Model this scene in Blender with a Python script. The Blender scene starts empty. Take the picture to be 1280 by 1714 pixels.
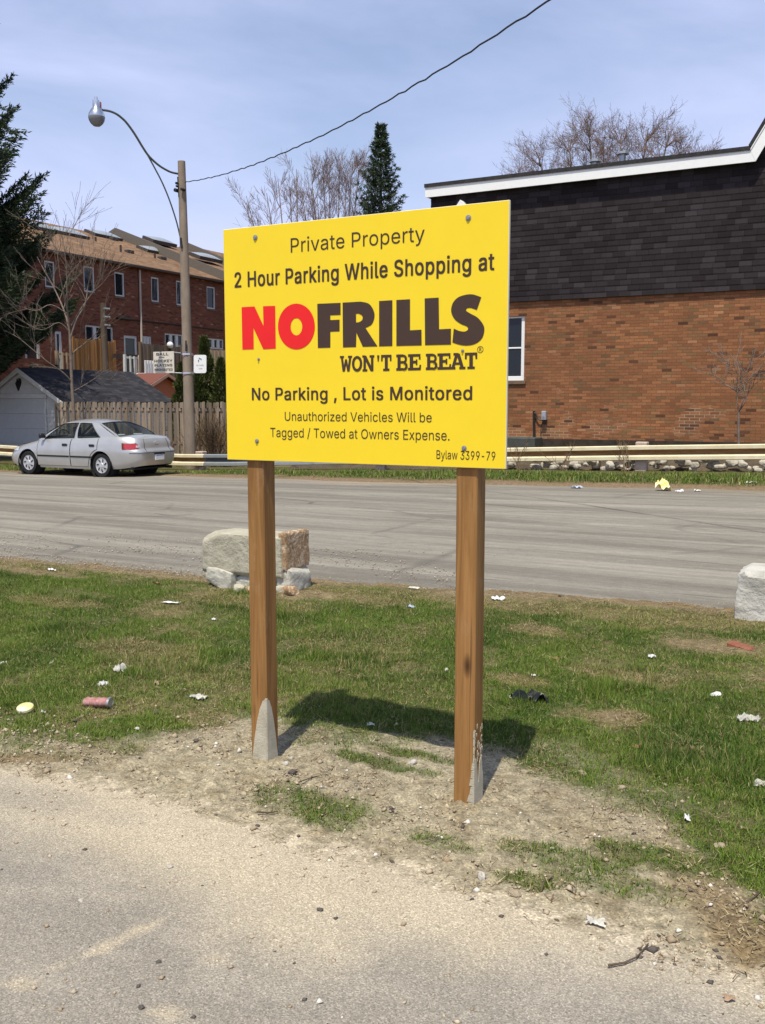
import bpy, math, random, json
import numpy as np
from mathutils import Vector, Matrix
random.seed(11); RNG = np.random.default_rng(7)
SC = bpy.context.scene
COL = SC.collection

# ------------------------------------------------------------------ camera, world, sun, exposure
CAM_H, PITCH, YAW, FPX = 1.62, 6.5, 28.2, 1616.0
cam = bpy.data.cameras.new('camera'); cam.sensor_fit = 'VERTICAL'; cam.sensor_height = 36.0
cam.lens = 36.0 * FPX / 1714.0; cam.clip_start = 0.05; cam.clip_end = 3000
cam_o = bpy.data.objects.new('camera', cam); COL.objects.link(cam_o)
cam_o.location = (0, 0, CAM_H); cam_o.rotation_euler = (math.radians(90 - PITCH), 0, math.radians(YAW))
SC.camera = cam_o

SUN = Vector((0.076, -0.385, 0.90)).normalized()
sl = bpy.data.lights.new('sun', 'SUN'); sl.energy = 5.0; sl.angle = math.radians(0.53); sl.color = (1.0, 0.945, 0.80)
so = bpy.data.objects.new('sun', sl); COL.objects.link(so); so.location = (0, 0, 30)
so.rotation_euler = SUN.to_track_quat('Z', 'Y').to_euler()

W = bpy.data.worlds.new('World'); SC.world = W; W.use_nodes = True
wn = W.node_tree; wl = wn.links; bg = wn.nodes['Background']; bg.inputs[1].default_value = 0.15
sky = wn.nodes.new('ShaderNodeTexSky'); sky.sky_type = 'NISHITA'; sky.sun_disc = False
sky.sun_elevation = math.asin(SUN.z); sky.sun_rotation = math.atan2(SUN.x, SUN.y)
sky.air_density = 1.0; sky.dust_density = 1.2; sky.ozone_density = 1.5
tc = wn.nodes.new('ShaderNodeTexCoord')
mp = wn.nodes.new('ShaderNodeMapping'); mp.inputs['Scale'].default_value = (1.0, 1.0, 3.2); mp.inputs['Rotation'].default_value = (0.1, 0.15, 0.6)
wl.new(tc.outputs['Generated'], mp.inputs['Vector'])
nz = wn.nodes.new('ShaderNodeTexNoise'); nz.inputs['Scale'].default_value = 2.1; nz.inputs['Detail'].default_value = 7; nz.inputs['Roughness'].default_value = 0.55; nz.inputs['Distortion'].default_value = 0.5
wl.new(mp.outputs[0], nz.inputs['Vector'])
cr = wn.nodes.new('ShaderNodeValToRGB'); cr.color_ramp.elements[0].position = 0.32; cr.color_ramp.elements[0].color = (0.26, 0.26, 0.26, 1)
cr.color_ramp.elements[1].position = 0.72; cr.color_ramp.elements[1].color = (0.92, 0.92, 0.92, 1)
wl.new(nz.outputs['Fac'], cr.inputs[0])
mx = wn.nodes.new('ShaderNodeMix'); mx.data_type = 'RGBA'; mx.inputs[7].default_value = (4.75, 5.2, 7.5, 1)
sp = wn.nodes.new('ShaderNodeSeparateXYZ'); wl.new(tc.outputs['Generated'], sp.inputs[0])
el = wn.nodes.new('ShaderNodeMapRange'); el.interpolation_type = 'SMOOTHSTEP'; el.inputs['From Min'].default_value = 0.42; el.inputs['From Max'].default_value = 0.62; el.inputs['To Min'].default_value = 1.0; el.inputs['To Max'].default_value = 0.0
wl.new(sp.outputs[2], el.inputs['Value'])
hz = wn.nodes.new('ShaderNodeMapRange'); hz.interpolation_type = 'SMOOTHSTEP'; hz.inputs['From Min'].default_value = 0.0; hz.inputs['From Max'].default_value = 0.36; hz.inputs['To Min'].default_value = 0.42; hz.inputs['To Max'].default_value = 0.0
wl.new(sp.outputs[2], hz.inputs['Value'])
ad = wn.nodes.new('ShaderNodeMath'); ad.operation = 'ADD'; ad.use_clamp = True; wl.new(cr.outputs[0], ad.inputs[0]); wl.new(hz.outputs[0], ad.inputs[1])
ml = wn.nodes.new('ShaderNodeMath'); ml.operation = 'MULTIPLY'; wl.new(ad.outputs[0], ml.inputs[0]); wl.new(el.outputs[0], ml.inputs[1])
wl.new(ml.outputs[0], mx.inputs[0]); wl.new(sky.outputs[0], mx.inputs[6]); wl.new(mx.outputs[2], bg.inputs[0])

SC.view_settings.view_transform = 'Standard'; SC.view_settings.look = 'None'
SC.view_settings.exposure = 0.0; SC.view_settings.gamma = 1.0
SC.cycles.max_bounces = 6; SC.cycles.transparent_max_bounces = 12

# ------------------------------------------------------------------ measuring the photograph: pixel (1280x1714) -> point
_p, _a = math.radians(PITCH), math.radians(YAW)
CF = np.array([-math.sin(_a) * math.cos(_p), math.cos(_a) * math.cos(_p), -math.sin(_p)])
CR = np.array([math.cos(_a), math.sin(_a), 0.0]); CU = np.cross(CR, CF); CC = np.array([0, 0, CAM_H])
def ray(x, y): return CF + CR * (x - 640) / FPX + CU * (857 - y) / FPX
def PZ(x, y, z=0.0): r = ray(x, y); return CC + r * (z - CAM_H) / r[2]
def PY(x, y, Y): r = ray(x, y); return CC + r * Y / r[1]
def PXP(x, y, X): r = ray(x, y); return CC + r * X / r[0]
def PPL(x, y, p0, n): r = ray(x, y); n = np.array(n, float); return CC + r * (np.dot(n, np.array(p0) - CC) / np.dot(n, r))
def sstep(a, b, v): t = np.clip((np.asarray(v, float) - a) / (b - a), 0, 1); return t * t * (3 - 2 * t)
def gz(X, Y):   # the far side of the road climbs to the right and falls to the left
    return sstep(8, 20, Y) * np.interp(X, [-24, -17, -12, -7.7, -2.3, 4], [-.26, -.21, -.03, .10, .23, .33])
def G(x, y):
    z = 0.0
    for _ in range(30): P = PZ(x, y, z); z = float(gz(P[0], P[1]))
    return P

# ------------------------------------------------------------------ numpy value noise
def _h(ix, iy, s): 
    n = (ix.astype(np.int64) * 374761393 + iy.astype(np.int64) * 668265263 + s * 1442695041) & 0x7fffffff
    n = ((n ^ (n >> 13)) * 1274126177) & 0x7fffffff
    return ((n ^ (n >> 16)) & 0xffff) / 65535.0
def vn(x, y, s=0):
    x = np.asarray(x, float); y = np.asarray(y, float); ix, iy = np.floor(x), np.floor(y); fx, fy = x - ix, y - iy
    fx = fx * fx * (3 - 2 * fx); fy = fy * fy * (3 - 2 * fy)
    a = _h(ix, iy, s); b = _h(ix + 1, iy, s); c = _h(ix, iy + 1, s); d = _h(ix + 1, iy + 1, s)
    return (a * (1 - fx) + b * fx) * (1 - fy) + (c * (1 - fx) + d * fx) * fy
def fbm(x, y, o=4, s=0, g=0.5):
    v = 0; a = 1; t = 0
    for k in range(o): v = v + a * vn(np.asarray(x) * 2 ** k + 17.3 * k, np.asarray(y) * 2 ** k - 9.1 * k, s + k); t += a; a *= g
    return v / t

# ------------------------------------------------------------------ mesh builder
class MB:
    def __init__(s): s.v = []; s.f = []; s.m = []
    def add(s, vs, fs, mi=0):
        o = len(s.v); s.v.extend([tuple(map(float, p)) for p in vs]); s.f.extend([tuple(i + o for i in f) for f in fs]); s.m.extend([mi] * len(fs)); return s
    def box(s, a, b, mi=0, bev=0):
        x0, y0, z0 = a; x1, y1, z1 = b
        return s.add([(x0, y0, z0), (x1, y0, z0), (x1, y1, z0), (x0, y1, z0), (x0, y0, z1), (x1, y0, z1), (x1, y1, z1), (x0, y1, z1)],
                     [(0, 3, 2, 1), (4, 5, 6, 7), (0, 1, 5, 4), (1, 2, 6, 5), (2, 3, 7, 6), (3, 0, 4, 7)], mi)
    def bbox(s, a, b, e=.006, mi=0):    # box with chamfered edges
        a = np.array(a, float); b = np.array(b, float); c = (a + b) / 2; h = (b - a) / 2; vs = []; idx = {}
        for sx in (-1, 1):
            for sy in (-1, 1):
                for sz in (-1, 1):
                    for ax in range(3):
                        p = np.array([sx, sy, sz]) * (h - e); p[ax] = (sx, sy, sz)[ax] * h[ax]; idx[(sx, sy, sz, ax)] = len(vs); vs.append(c + p)
        I = idx; fs = []
        for ax in range(3):
            o = [k for k in range(3) if k != ax]
            for sg in (-1, 1):
                q = []
                for u, v in ((-1, -1), (1, -1), (1, 1), (-1, 1)):
                    t = [0, 0, 0]; t[ax] = sg; t[o[0]] = u; t[o[1]] = v; q.append(I[(*t, ax)])
                if (sg > 0) != (ax != 1): q = q[::-1]
                fs.append(tuple(q))
        for ax in range(3):
            o = [k for k in range(3) if k != ax]
            for u in (-1, 1):
                for v in (-1, 1):
                    t0 = [0, 0, 0]; t1 = [0, 0, 0]; t0[ax] = -1; t1[ax] = 1
                    for t in (t0, t1): t[o[0]] = u; t[o[1]] = v
                    fs.append((I[(*t0, o[0])], I[(*t1, o[0])], I[(*t1, o[1])], I[(*t0, o[1])]))
        for sx in (-1, 1):
            for sy in (-1, 1):
                for sz in (-1, 1): fs.append(tuple(I[(sx, sy, sz, k)] for k in range(3)))
        return s.add(vs, fs, mi)
    def tube(s, pts, rad, n=6, mi=0, cap=True):
        pts = [np.array(p, float) for p in pts]; m = len(pts)
        if np.isscalar(rad): rad = [rad] * m
        vs = []; ref = None
        for i in range(m):
            t = pts[min(i + 1, m - 1)] - pts[max(i - 1, 0)]; t = t / (np.linalg.norm(t) + 1e-9)
            if ref is None: ref = np.array([0, 0, 1.]) if abs(t[2]) < .9 else np.array([1., 0, 0])
            u = np.cross(t, ref); u /= np.linalg.norm(u) + 1e-9; w = np.cross(t, u); ref = -w if False else ref
            for k in range(n):
                a = 2 * math.pi * k / n; vs.append(pts[i] + (u * math.cos(a) + w * math.sin(a)) * rad[i])
        fs = [(i * n + k, (i + 1) * n + k, (i + 1) * n + (k + 1) % n, i * n + (k + 1) % n) for i in range(m - 1) for k in range(n)]
        if cap: fs += [tuple(range(n)), tuple(range((m - 1) * n, m * n))[::-1]]
        return s.add(vs, fs, mi)
    def lathe(s, prof, c, axis='z', n=24, mi=0):
        vs = []; 
        for r, h in prof:
            for k in range(n):
                a = 2 * math.pi * k / n; x, y = r * math.cos(a), r * math.sin(a)
                p = {'z': (x, y, h), 'y': (x, h, y), 'x': (h, x, y)}[axis]; vs.append((c[0] + p[0], c[1] + p[1], c[2] + p[2]))
        m = len(prof)
        return s.add(vs, [(i * n + k, i * n + (k + 1) % n, (i + 1) * n + (k + 1) % n, (i + 1) * n + k) for i in range(m - 1) for k in range(n)], mi)
    def prism(s, poly, d, mi=0):      # poly: 3D loop, d: extrusion vector
        n = len(poly); d = np.array(d, float); vs = [np.array(p, float) for p in poly]; vs = vs + [p + d for p in vs]
        return s.add(vs, [tuple(range(n))[::-1], tuple(range(n, 2 * n))] + [(i, (i + 1) % n, n + (i + 1) % n, n + i) for i in range(n)], mi)
    def grid(s, fn, nu, nv, mi=0):
        vs = [fn(i / nu, j / nv) for i in range(nu + 1) for j in range(nv + 1)]
        return s.add(vs, [(i * (nv + 1) + j, (i + 1) * (nv + 1) + j, (i + 1) * (nv + 1) + j + 1, i * (nv + 1) + j + 1) for i in range(nu) for j in range(nv)], mi)

WL = {}     # world location of every object made here
def tag(o, label=None, cat=None, group=None, kind=None):
    if label: o['label'] = label
    if cat: o['category'] = cat
    if group: o['group'] = group
    if kind: o['kind'] = kind
    return o
def empty(name, loc, label, cat, group=None):
    o = bpy.data.objects.new(name, None); COL.objects.link(o); o.location = loc; o.empty_display_size = .2
    WL[o] = np.array(loc, float); return tag(o, label, cat, group)
def link(o, parent=None, org=None):
    COL.objects.link(o)
    if parent is not None: o.parent = parent; WL[o] = WL[parent]
    else: o.location = org; WL[o] = np.array(org, float)
    return o
def obj(name, mb, mats, parent=None, smooth=False, org=(0, 0, 0), sharp=None, fixn=True):
    base = WL[parent] if parent is not None else np.array(org, float)
    me = bpy.data.meshes.new(name); me.from_pydata((np.array(mb.v) - base).tolist(), [], mb.f)
    if not isinstance(mats, (list, tuple)): mats = [mats]
    for m in mats: me.materials.append(m)
    if len(mats) > 1: me.polygons.foreach_set('material_index', mb.m)
    if fixn:
        import bmesh
        bm = bmesh.new(); bm.from_mesh(me); bmesh.ops.recalc_face_normals(bm, faces=bm.faces); bm.to_mesh(me); bm.free()
    if smooth:
        me.shade_smooth()
        if sharp: me.set_sharp_from_angle(angle=math.radians(sharp))
    me.update(); return link(bpy.data.objects.new(name, me), parent, org)
def objnp(name, V, F, mat, parent=None, col=None, org=(0, 0, 0), smooth=False):
    base = WL[parent] if parent is not None else np.array(org, float)
    V = np.asarray(V, np.float32) - base.astype(np.float32); F = np.asarray(F, np.int32); k = F.shape[1]
    me = bpy.data.meshes.new(name); me.vertices.add(len(V)); me.vertices.foreach_set('co', V.ravel())
    me.loops.add(F.size); me.loops.foreach_set('vertex_index', F.ravel()); me.polygons.add(len(F))
    me.polygons.foreach_set('loop_start', np.arange(0, F.size, k, dtype=np.int32)); me.polygons.foreach_set('loop_total', np.full(len(F), k, np.int32))
    if col is not None:
        at = me.color_attributes.new('Col', 'FLOAT_COLOR', 'POINT'); c = np.ones((len(V), 4), np.float32); c[:, :3] = col; at.data.foreach_set('color', c.ravel())
    me.materials.append(mat); me.update(calc_edges=True); me.validate()
    if smooth: me.shade_smooth()
    return link(bpy.data.objects.new(name, me), parent, org)

# ------------------------------------------------------------------ materials
def newmat(name):
    m = bpy.data.materials.new(name); m.use_nodes = True; nt = m.node_tree
    return m, nt, nt.nodes['Principled BSDF']
def nd(nt, t, ins=None, **props):
    n = nt.nodes.new(t)
    for k, v in props.items(): setattr(n, k, v)
    for k, v in (ins or {}).items():
        if isinstance(v, bpy.types.NodeSocket): nt.links.new(v, n.inputs[k])
        else: n.inputs[k].default_value = v
    return n
def coords(nt, scale=(1, 1, 1), rot=(0, 0, 0)):
    t = nd(nt, 'ShaderNodeTexCoord'); return nd(nt, 'ShaderNodeMapping', {'Vector': t.outputs['Object'], 'Scale': scale, 'Rotation': rot}).outputs[0]
def ramp(nt, fac, stops):
    r = nd(nt, 'ShaderNodeValToRGB', {0: fac}); e = r.color_ramp.elements
    while len(e) < len(stops): e.new(.5)
    for i, (p, c) in enumerate(stops): e[i].position = p; e[i].color = (*c, 1) if len(c) == 3 else c
    return r.outputs[0]
def noise(nt, vec, scale, detail=4, rough=.55, dist=0): return nd(nt, 'ShaderNodeTexNoise', {'Vector': vec, 'Scale': scale, 'Detail': detail, 'Roughness': rough, 'Distortion': dist}).outputs['Fac']
def mixc(nt, fac, a, b, mode='MIX'):
    m = nd(nt, 'ShaderNodeMix', data_type='RGBA', blend_type=mode)
    for k, v in ((0, fac), (6, a), (7, b)):
        if isinstance(v, bpy.types.NodeSocket): nt.links.new(v, m.inputs[k])
        elif k == 0: m.inputs[0].default_value = v
        else: m.inputs[k].default_value = (*v, 1)
    return m.outputs[2]
def math_(nt, op, a, b=None, c=None):
    ins = {0: a}
    if b is not None: ins[1] = b
    if c is not None: ins[2] = c
    return nd(nt, 'ShaderNodeMath', ins, operation=op).outputs[0]
def bump(nt, P, h, strength=.3, dist=.01):
    b = nd(nt, 'ShaderNodeBump', {'Height': h, 'Strength': strength, 'Distance': dist}); nt.links.new(b.outputs[0], P.inputs['Normal'])
def mottled(name, c0, c1, scale=8, rough=.7, bumps=.15, bscale=40, stretch=(1, 1, 1), metallic=0, spec=.3, c2=None, detail=5):
    m, nt, P = newmat(name); v = coords(nt, stretch)
    n1 = noise(nt, v, scale, detail, .6); st = [(.3, c0), (.7, c1)] if c2 is None else [(.25, c0), (.5, c1), (.75, c2)]
    nt.links.new(ramp(nt, n1, st), P.inputs['Base Color']); P.inputs['Roughness'].default_value = rough; P.inputs['Metallic'].default_value = metallic
    P.inputs['Specular IOR Level'].default_value = spec
    if bumps: bump(nt, P, noise(nt, v, bscale, 3), bumps, .02)
    return m
def attrmat(name, rough=.8, nscale=60, namp=.35, bumps=.3, bscale=80, trans=0, fine=None, spec=.15):
    m, nt, P = newmat(name); a = nd(nt, 'ShaderNodeAttribute', attribute_name='Col').outputs['Color']; v = coords(nt)
    lo, hi = 1 - namp, 1 + namp
    f = ramp(nt, noise(nt, v, nscale, 5, .65), [(.3, (lo, lo, lo)), (.7, (hi, hi, hi))]) if namp else (1, 1, 1)
    c = mixc(nt, 1.0, a, f, 'MULTIPLY')
    if fine:
        vo = nd(nt, 'ShaderNodeTexVoronoi', {'Vector': v, 'Scale': fine}).outputs['Color']
        sp = nd(nt, 'ShaderNodeSeparateColor', {0: vo}).outputs[0]
        c = mixc(nt, 1.0, c, ramp(nt, sp, [(0, (.62, .62, .62)), (.25, (.86, .86, .86)), (.8, (1.06, 1.06, 1.06)), (1, (1.45, 1.45, 1.45))]), 'MULTIPLY')
    nt.links.new(c, P.inputs['Base Color']); P.inputs['Roughness'].default_value = rough; P.inputs['Specular IOR Level'].default_value = spec
    if bumps: bump(nt, P, noise(nt, v, bscale, 4), bumps, .015)
    if trans:
        out = nt.nodes['Material Output']; t = nd(nt, 'ShaderNodeBsdfTranslucent', {'Color': c}); ms = nd(nt, 'ShaderNodeMixShader', {0: trans, 1: P.outputs[0], 2: t.outputs[0]}); nt.links.new(ms.outputs[0], out.inputs[0])
    return m
def brickmat(name, axis, cols, mortar, bw=.24, rh=.0765, mw=.010, pale=None, offset_y=0.0):
    """bricks in courses, every brick its own tone; axis: which object axis runs along the wall"""
    m, nt, P = newmat(name); t = nd(nt, 'ShaderNodeTexCoord').outputs['Object']; s = nd(nt, 'ShaderNodeSeparateXYZ', {0: t})
    u = s.outputs['XYZ'.index(axis)]; z = s.outputs[2]
    row = math_(nt, 'DIVIDE', z, rh); rid = math_(nt, 'FLOOR', row); fz = math_(nt, 'FRACT', row)
    uu = math_(nt, 'ADD', math_(nt, 'DIVIDE', u, bw), math_(nt, 'MULTIPLY', math_(nt, 'MODULO', rid, 2.0), .5)); cid = math_(nt, 'FLOOR', uu); fu = math_(nt, 'FRACT', uu)
    idv = nd(nt, 'ShaderNodeCombineXYZ', {0: cid, 1: rid, 2: 3.0}).outputs[0]
    wn_ = nd(nt, 'ShaderNodeTexWhiteNoise', {'Vector': idv}).outputs['Value']
    base = ramp(nt, wn_, cols)
    big = noise(nt, t, .55, 3); base = mixc(nt, 1.0, base, ramp(nt, big, [(.3, (.82, .80, .80)), (.7, (1.15, 1.12, 1.06))]), 'MULTIPLY')
    base = mixc(nt, 1.0, base, ramp(nt, noise(nt, t, 30, 3), [(.3, (.82, .82, .82)), (.7, (1.15, 1.15, 1.15))]), 'MULTIPLY')
    wob = math_(nt, 'MULTIPLY', math_(nt, 'SUBTRACT', noise(nt, t, 14, 2), .5), .10)
    bedm = math_(nt, 'LESS_THAN', math_(nt, 'ADD', fz, wob), mw / rh); hm = math_(nt, 'LESS_THAN', fu, mw / bw); mm = math_(nt, 'MAXIMUM', bedm, hm)
    mc = mortar
    if pale:
        msk = ramp(nt, math_(nt, 'ADD', noise(nt, t, .9, 4), math_(nt, 'MULTIPLY', z, -pale[1])), [(pale[2], (0, 0, 0)), (pale[2] + .06, (1, 1, 1))])
        mc = mixc(nt, msk, mortar, pale[0])
        blot = ramp(nt, noise(nt, t, 2.3, 6, .7), [(.66, (0, 0, 0)), (.74, (.45, .45, .45))]); base = mixc(nt, math_(nt, 'MULTIPLY', blot, msk), base, pale[0])
    nt.links.new(mixc(nt, mm, base, mc), P.inputs['Base Color']); P.inputs['Roughness'].default_value = .85; P.inputs['Specular IOR Level'].default_value = .2
    bump(nt, P, math_(nt, 'ADD', math_(nt, 'SUBTRACT', 1.0, mm), math_(nt, 'MULTIPLY', wn_, .5)), .7, .012)
    return m
def shinglemat(name, axis, up, cols, bw, rh, gap=.012):
    m, nt, P = newmat(name); t = nd(nt, 'ShaderNodeTexCoord').outputs['Object']; s = nd(nt, 'ShaderNodeSeparateXYZ', {0: t})
    u = s.outputs['XYZ'.index(axis)]; z = s.outputs['XYZ'.index(up)]
    row = math_(nt, 'DIVIDE', z, rh); rid = math_(nt, 'FLOOR', row); fz = math_(nt, 'FRACT', row)
    off = nd(nt, 'ShaderNodeTexWhiteNoise', {'W': rid}, noise_dimensions='1D').outputs['Value']
    uu = math_(nt, 'ADD', math_(nt, 'DIVIDE', u, bw), math_(nt, 'MULTIPLY', off, 7.0)); cid = math_(nt, 'FLOOR', uu); fu = math_(nt, 'FRACT', uu)
    idv = nd(nt, 'ShaderNodeCombineXYZ', {0: cid, 1: rid}).outputs[0]; r = nd(nt, 'ShaderNodeTexWhiteNoise', {'Vector': idv}).outputs['Value']
    base = mixc(nt, 1.0, ramp(nt, r, cols), ramp(nt, noise(nt, t, .8, 4), [(.3, (.8, .8, .8)), (.7, (1.2, 1.2, 1.2))]), 'MULTIPLY')
    base = mixc(nt, 1.0, base, ramp(nt, noise(nt, t, 90, 2), [(.3, (.75, .75, .75)), (.7, (1.25, 1.25, 1.25))]), 'MULTIPLY')
    g = math_(nt, 'MAXIMUM', math_(nt, 'LESS_THAN', fz, gap / rh), math_(nt, 'LESS_THAN', fu, gap * .9 / bw))
    dk = tuple(c * .5 for c in cols[0][1]); nt.links.new(mixc(nt, math_(nt, 'MULTIPLY', g, .6), base, dk), P.inputs['Base Color'])
    P.inputs['Roughness'].default_value = .9; P.inputs['Specular IOR Level'].default_value = .15
    bump(nt, P, math_(nt, 'SUBTRACT', math_(nt, 'MULTIPLY', r, .4), g), .6, .012); return m
def woodmat(name, cols, along='z', fine=1.0, rough=.6, board=None, knots=0, bleach=0):
    m, nt, P = newmat(name); k = {'z': (26, 26, 1.2), 'x': (1.2, 26, 26), 'y': (26, 1.2, 26)}[along]
    v = coords(nt, tuple(q * fine for q in k)); g = noise(nt, v, 1.0, 6, .65, 1.2); c = ramp(nt, g, cols)
    v2 = coords(nt, tuple(q * fine * .25 for q in k)); c = mixc(nt, 1.0, c, ramp(nt, noise(nt, v2, 1.0, 3), [(.3, (.68, .66, .63)), (.7, (1.25, 1.25, 1.27))]), 'MULTIPLY')
    if board:
        t = nd(nt, 'ShaderNodeTexCoord').outputs['Object']; s = nd(nt, 'ShaderNodeSeparateXYZ', {0: t}); b = math_(nt, 'FLOOR', math_(nt, 'DIVIDE', s.outputs['XYZ'.index(board[0].upper())], board[1]))
        r = nd(nt, 'ShaderNodeTexWhiteNoise', {'W': b}, noise_dimensions='1D').outputs['Value']
        c = mixc(nt, 1.0, c, ramp(nt, r, [(0, (.62, .62, .64)), (.5, (1, 1, 1)), (1, (1.3, 1.27, 1.2))]), 'MULTIPLY')
    if knots:
        vk = coords(nt, (7, 7, 2.6)); vo = nd(nt, 'ShaderNodeTexVoronoi', {'Vector': vk, 'Scale': 1.0, 'Randomness': 1.0}).outputs['Distance']
        c = mixc(nt, ramp(nt, vo, [(.07, (1, 1, 1)), (.17, (0, 0, 0))]), c, (.045, .018, .008))
    if knots:
        ck = noise(nt, coords(nt, (75, 75, 1.1)), 1.0, 3, .5); c = mixc(nt, ramp(nt, ck, [(.66, (0, 0, 0)), (.70, (.8, .8, .8))]), c, (.06, .03, .014))
    if bleach:
        c = mixc(nt, ramp(nt, noise(nt, coords(nt, (9, 9, 3)), 1.0, 5, .7), [(.58, (0, 0, 0)), (.72, (bleach, bleach, bleach))]), c, (.46, .33, .20))
    nt.links.new(c, P.inputs['Base Color']); P.inputs['Roughness'].default_value = rough; P.inputs['Specular IOR Level'].default_value = .25
    bump(nt, P, g, .25, .004); return m
def plain(name, c, rough=.5, metallic=0, spec=.5, var=.06, scale=9, coat=0):
    m, nt, P = newmat(name); f = ramp(nt, noise(nt, coords(nt), scale, 4), [(.3, tuple(x * (1 - var) for x in c)), (.7, tuple(min(1, x * (1 + var)) for x in c))])
    nt.links.new(f, P.inputs['Base Color']); P.inputs['Roughness'].default_value = rough; P.inputs['Metallic'].default_value = metallic; P.inputs['Specular IOR Level'].default_value = spec
    if coat: P.inputs['Coat Weight'].default_value = coat; P.inputs['Coat Roughness'].default_value = .04
    return m
def glassmat(name, tint=(.25, .3, .3), t=.55, rough=.03):
    m, nt, P = newmat(name); P.inputs['Base Color'].default_value = (.02, .025, .03, 1); P.inputs['Roughness'].default_value = rough; P.inputs['Specular IOR Level'].default_value = .6
    tr = nd(nt, 'ShaderNodeBsdfTransparent', {'Color': (*tint, 1)}); ms = nd(nt, 'ShaderNodeMixShader', {0: t, 1: P.outputs[0], 2: tr.outputs[0]}); nt.links.new(ms.outputs[0], nt.nodes['Material Output'].inputs[0]); return m

# ================================================================== GROUND
def W2(pts): return np.array([G(*p)[:2] for p in pts])
ROADN = np.array([[-40, 6.2], [-14, 6.5]] + W2([(0, 935), (200, 952), (330, 966), (512, 972), (700, 985), (900, 998), (1080, 1012), (1225, 1022)]).tolist() + [[2, 8.7], [10, 9.6], [40, 11]])
ROADF = np.array([[-60, 17.0], [-24, 17.3]] + W2([(290, 797), (400, 800), (600, 808), (848, 818), (1000, 824), (1280, 829)]).tolist() + [[4, 17.6], [40, 19]])
ROADF[2:8, 1] = np.clip(ROADF[2:8, 1], 16.6, 18.4)
GRASSE = np.array([[-9, 2.9], [-5, 2.95]] + W2([(0, 1268), (120, 1262), (230, 1248), (330, 1228), (400, 1205), (470, 1222), (560, 1240), (640, 1252), (720, 1262), (860, 1262), (940, 1300), (1010, 1345), (1090, 1390), (1160, 1465), (1230, 1545), (1280, 1590)]).tolist() + [[.3, 2.72], [3, 2.8]])
LOTE = np.array([[-9, 2.75]] + W2([(0, 1285), (110, 1300), (300, 1345), (450, 1395), (650, 1450), (850, 1510), (1000, 1560), (1100, 1592), (1280, 1640)]).tolist() + [[3, 2.75]])
def yi(P, X): return np.interp(X, P[:, 0], P[:, 1])
for P in (ROADN, ROADF, GRASSE, LOTE): P[:] = P[np.argsort(P[:, 0])]
def PT(x, y): return G(x, y)[:2]
def blob(X, Y, c, rx, ry, w=.35):
    n = fbm(X * 5, Y * 5, 3, 91) - .5
    return 1 - sstep(1 - w, 1 + w, np.hypot((X - c[0]) / rx, (Y - c[1]) / ry) + n * .9)
TUFTS = [(PT(515, 1342), .30, .12), (PT(560, 1372), .14, .08), (PT(740, 1405), .13, .06), (PT(905, 1422), .16, .07), (PT(1075, 1428), .16, .08), (PT(880, 1470), .12, .06),
         (PT(640, 1275), .25, .05), (PT(700, 1262), .25, .05), (PT(1010, 1470), .22, .08), (PT(960, 1430), .2, .05), (PT(1140, 1440), .2, .1)]
STRAW = [(PT(420, 1012), .55, .22), (PT(560, 1000), .7, .25), (PT(800, 1010), .9, .22), (PT(1000, 1030), 1.0, .22), (PT(1150, 1040), .5, .2), (PT(1060, 1135), .35, .18), (PT(1030, 1200), .22, .12), (PT(900, 1060), .3, .12), (PT(1230, 1090), .5, .25),
         (PT(230, 1085), .5, .18), (PT(90, 1010), .5, .12), (PT(340, 1200), .25, .12), (PT(860, 1140), .2, .1)]
LUSH = [(PT(640, 1160), 1.0, .34), (PT(560, 1060), .9, .3), (PT(900, 1085), .8, .25), (PT(1120, 1100), .6, .2), (PT(230, 1150), .7, .22), (PT(60, 1050), .7, .25), (PT(800, 1200), .5, .2), (PT(1180, 1300), .5, .2)]
BARE = [(PT(330, 1235), .22, .09), (PT(210, 1270), .5, .05), (PT(1190, 1085), .35, .18), (PT(500, 1000), .3, .2), (PT(1030, 1198), .10, .05), (PT(1020, 1375), .22, .05), (PT(40, 960), .8, .12), (PT(250, 965), .9, .10)]
def mx_blobs(X, Y, L):
    v = np.zeros(np.shape(X))
    for c, rx, ry in L: v = np.maximum(v, blob(X, Y, c, rx, ry))
    return v
def cover(X, Y):      # grass cover 0..1 and straw 0..1 on the near verge
    n = fbm(X * 2.2, Y * 2.2, 4, 5) - .5; n2 = fbm(X * 9, Y * 9, 3, 15) - .5
    d = Y - yi(GRASSE, X)
    g = sstep(-.05, .30, d + n * .5 + n2 * .25)
    near = yi(ROADN, X) - Y
    g *= sstep(.05, .42, near + n * .25)
    g *= 1 - .78 * mx_blobs(X, Y, BARE)
    g = np.maximum(g, .75 * mx_blobs(X, Y, TUFTS))
    g *= .62 + .38 * sstep(.36, .46, fbm(X * 3.1, Y * 3.1, 4, 33))
    s = np.clip(mx_blobs(X, Y, STRAW) * .95 + .75 * sstep(.52, .68, fbm(X * 1.4, Y * 2.0, 4, 55)) + .5 * (1 - sstep(.2, .8, near)), 0, 1)
    lu = mx_blobs(X, Y, LUSH); s = s * (1 - .6 * lu); g = np.maximum(g, .9 * lu * sstep(-.05, .3, d + n * .5) * sstep(.1, .5, near))
    return g, s
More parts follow.
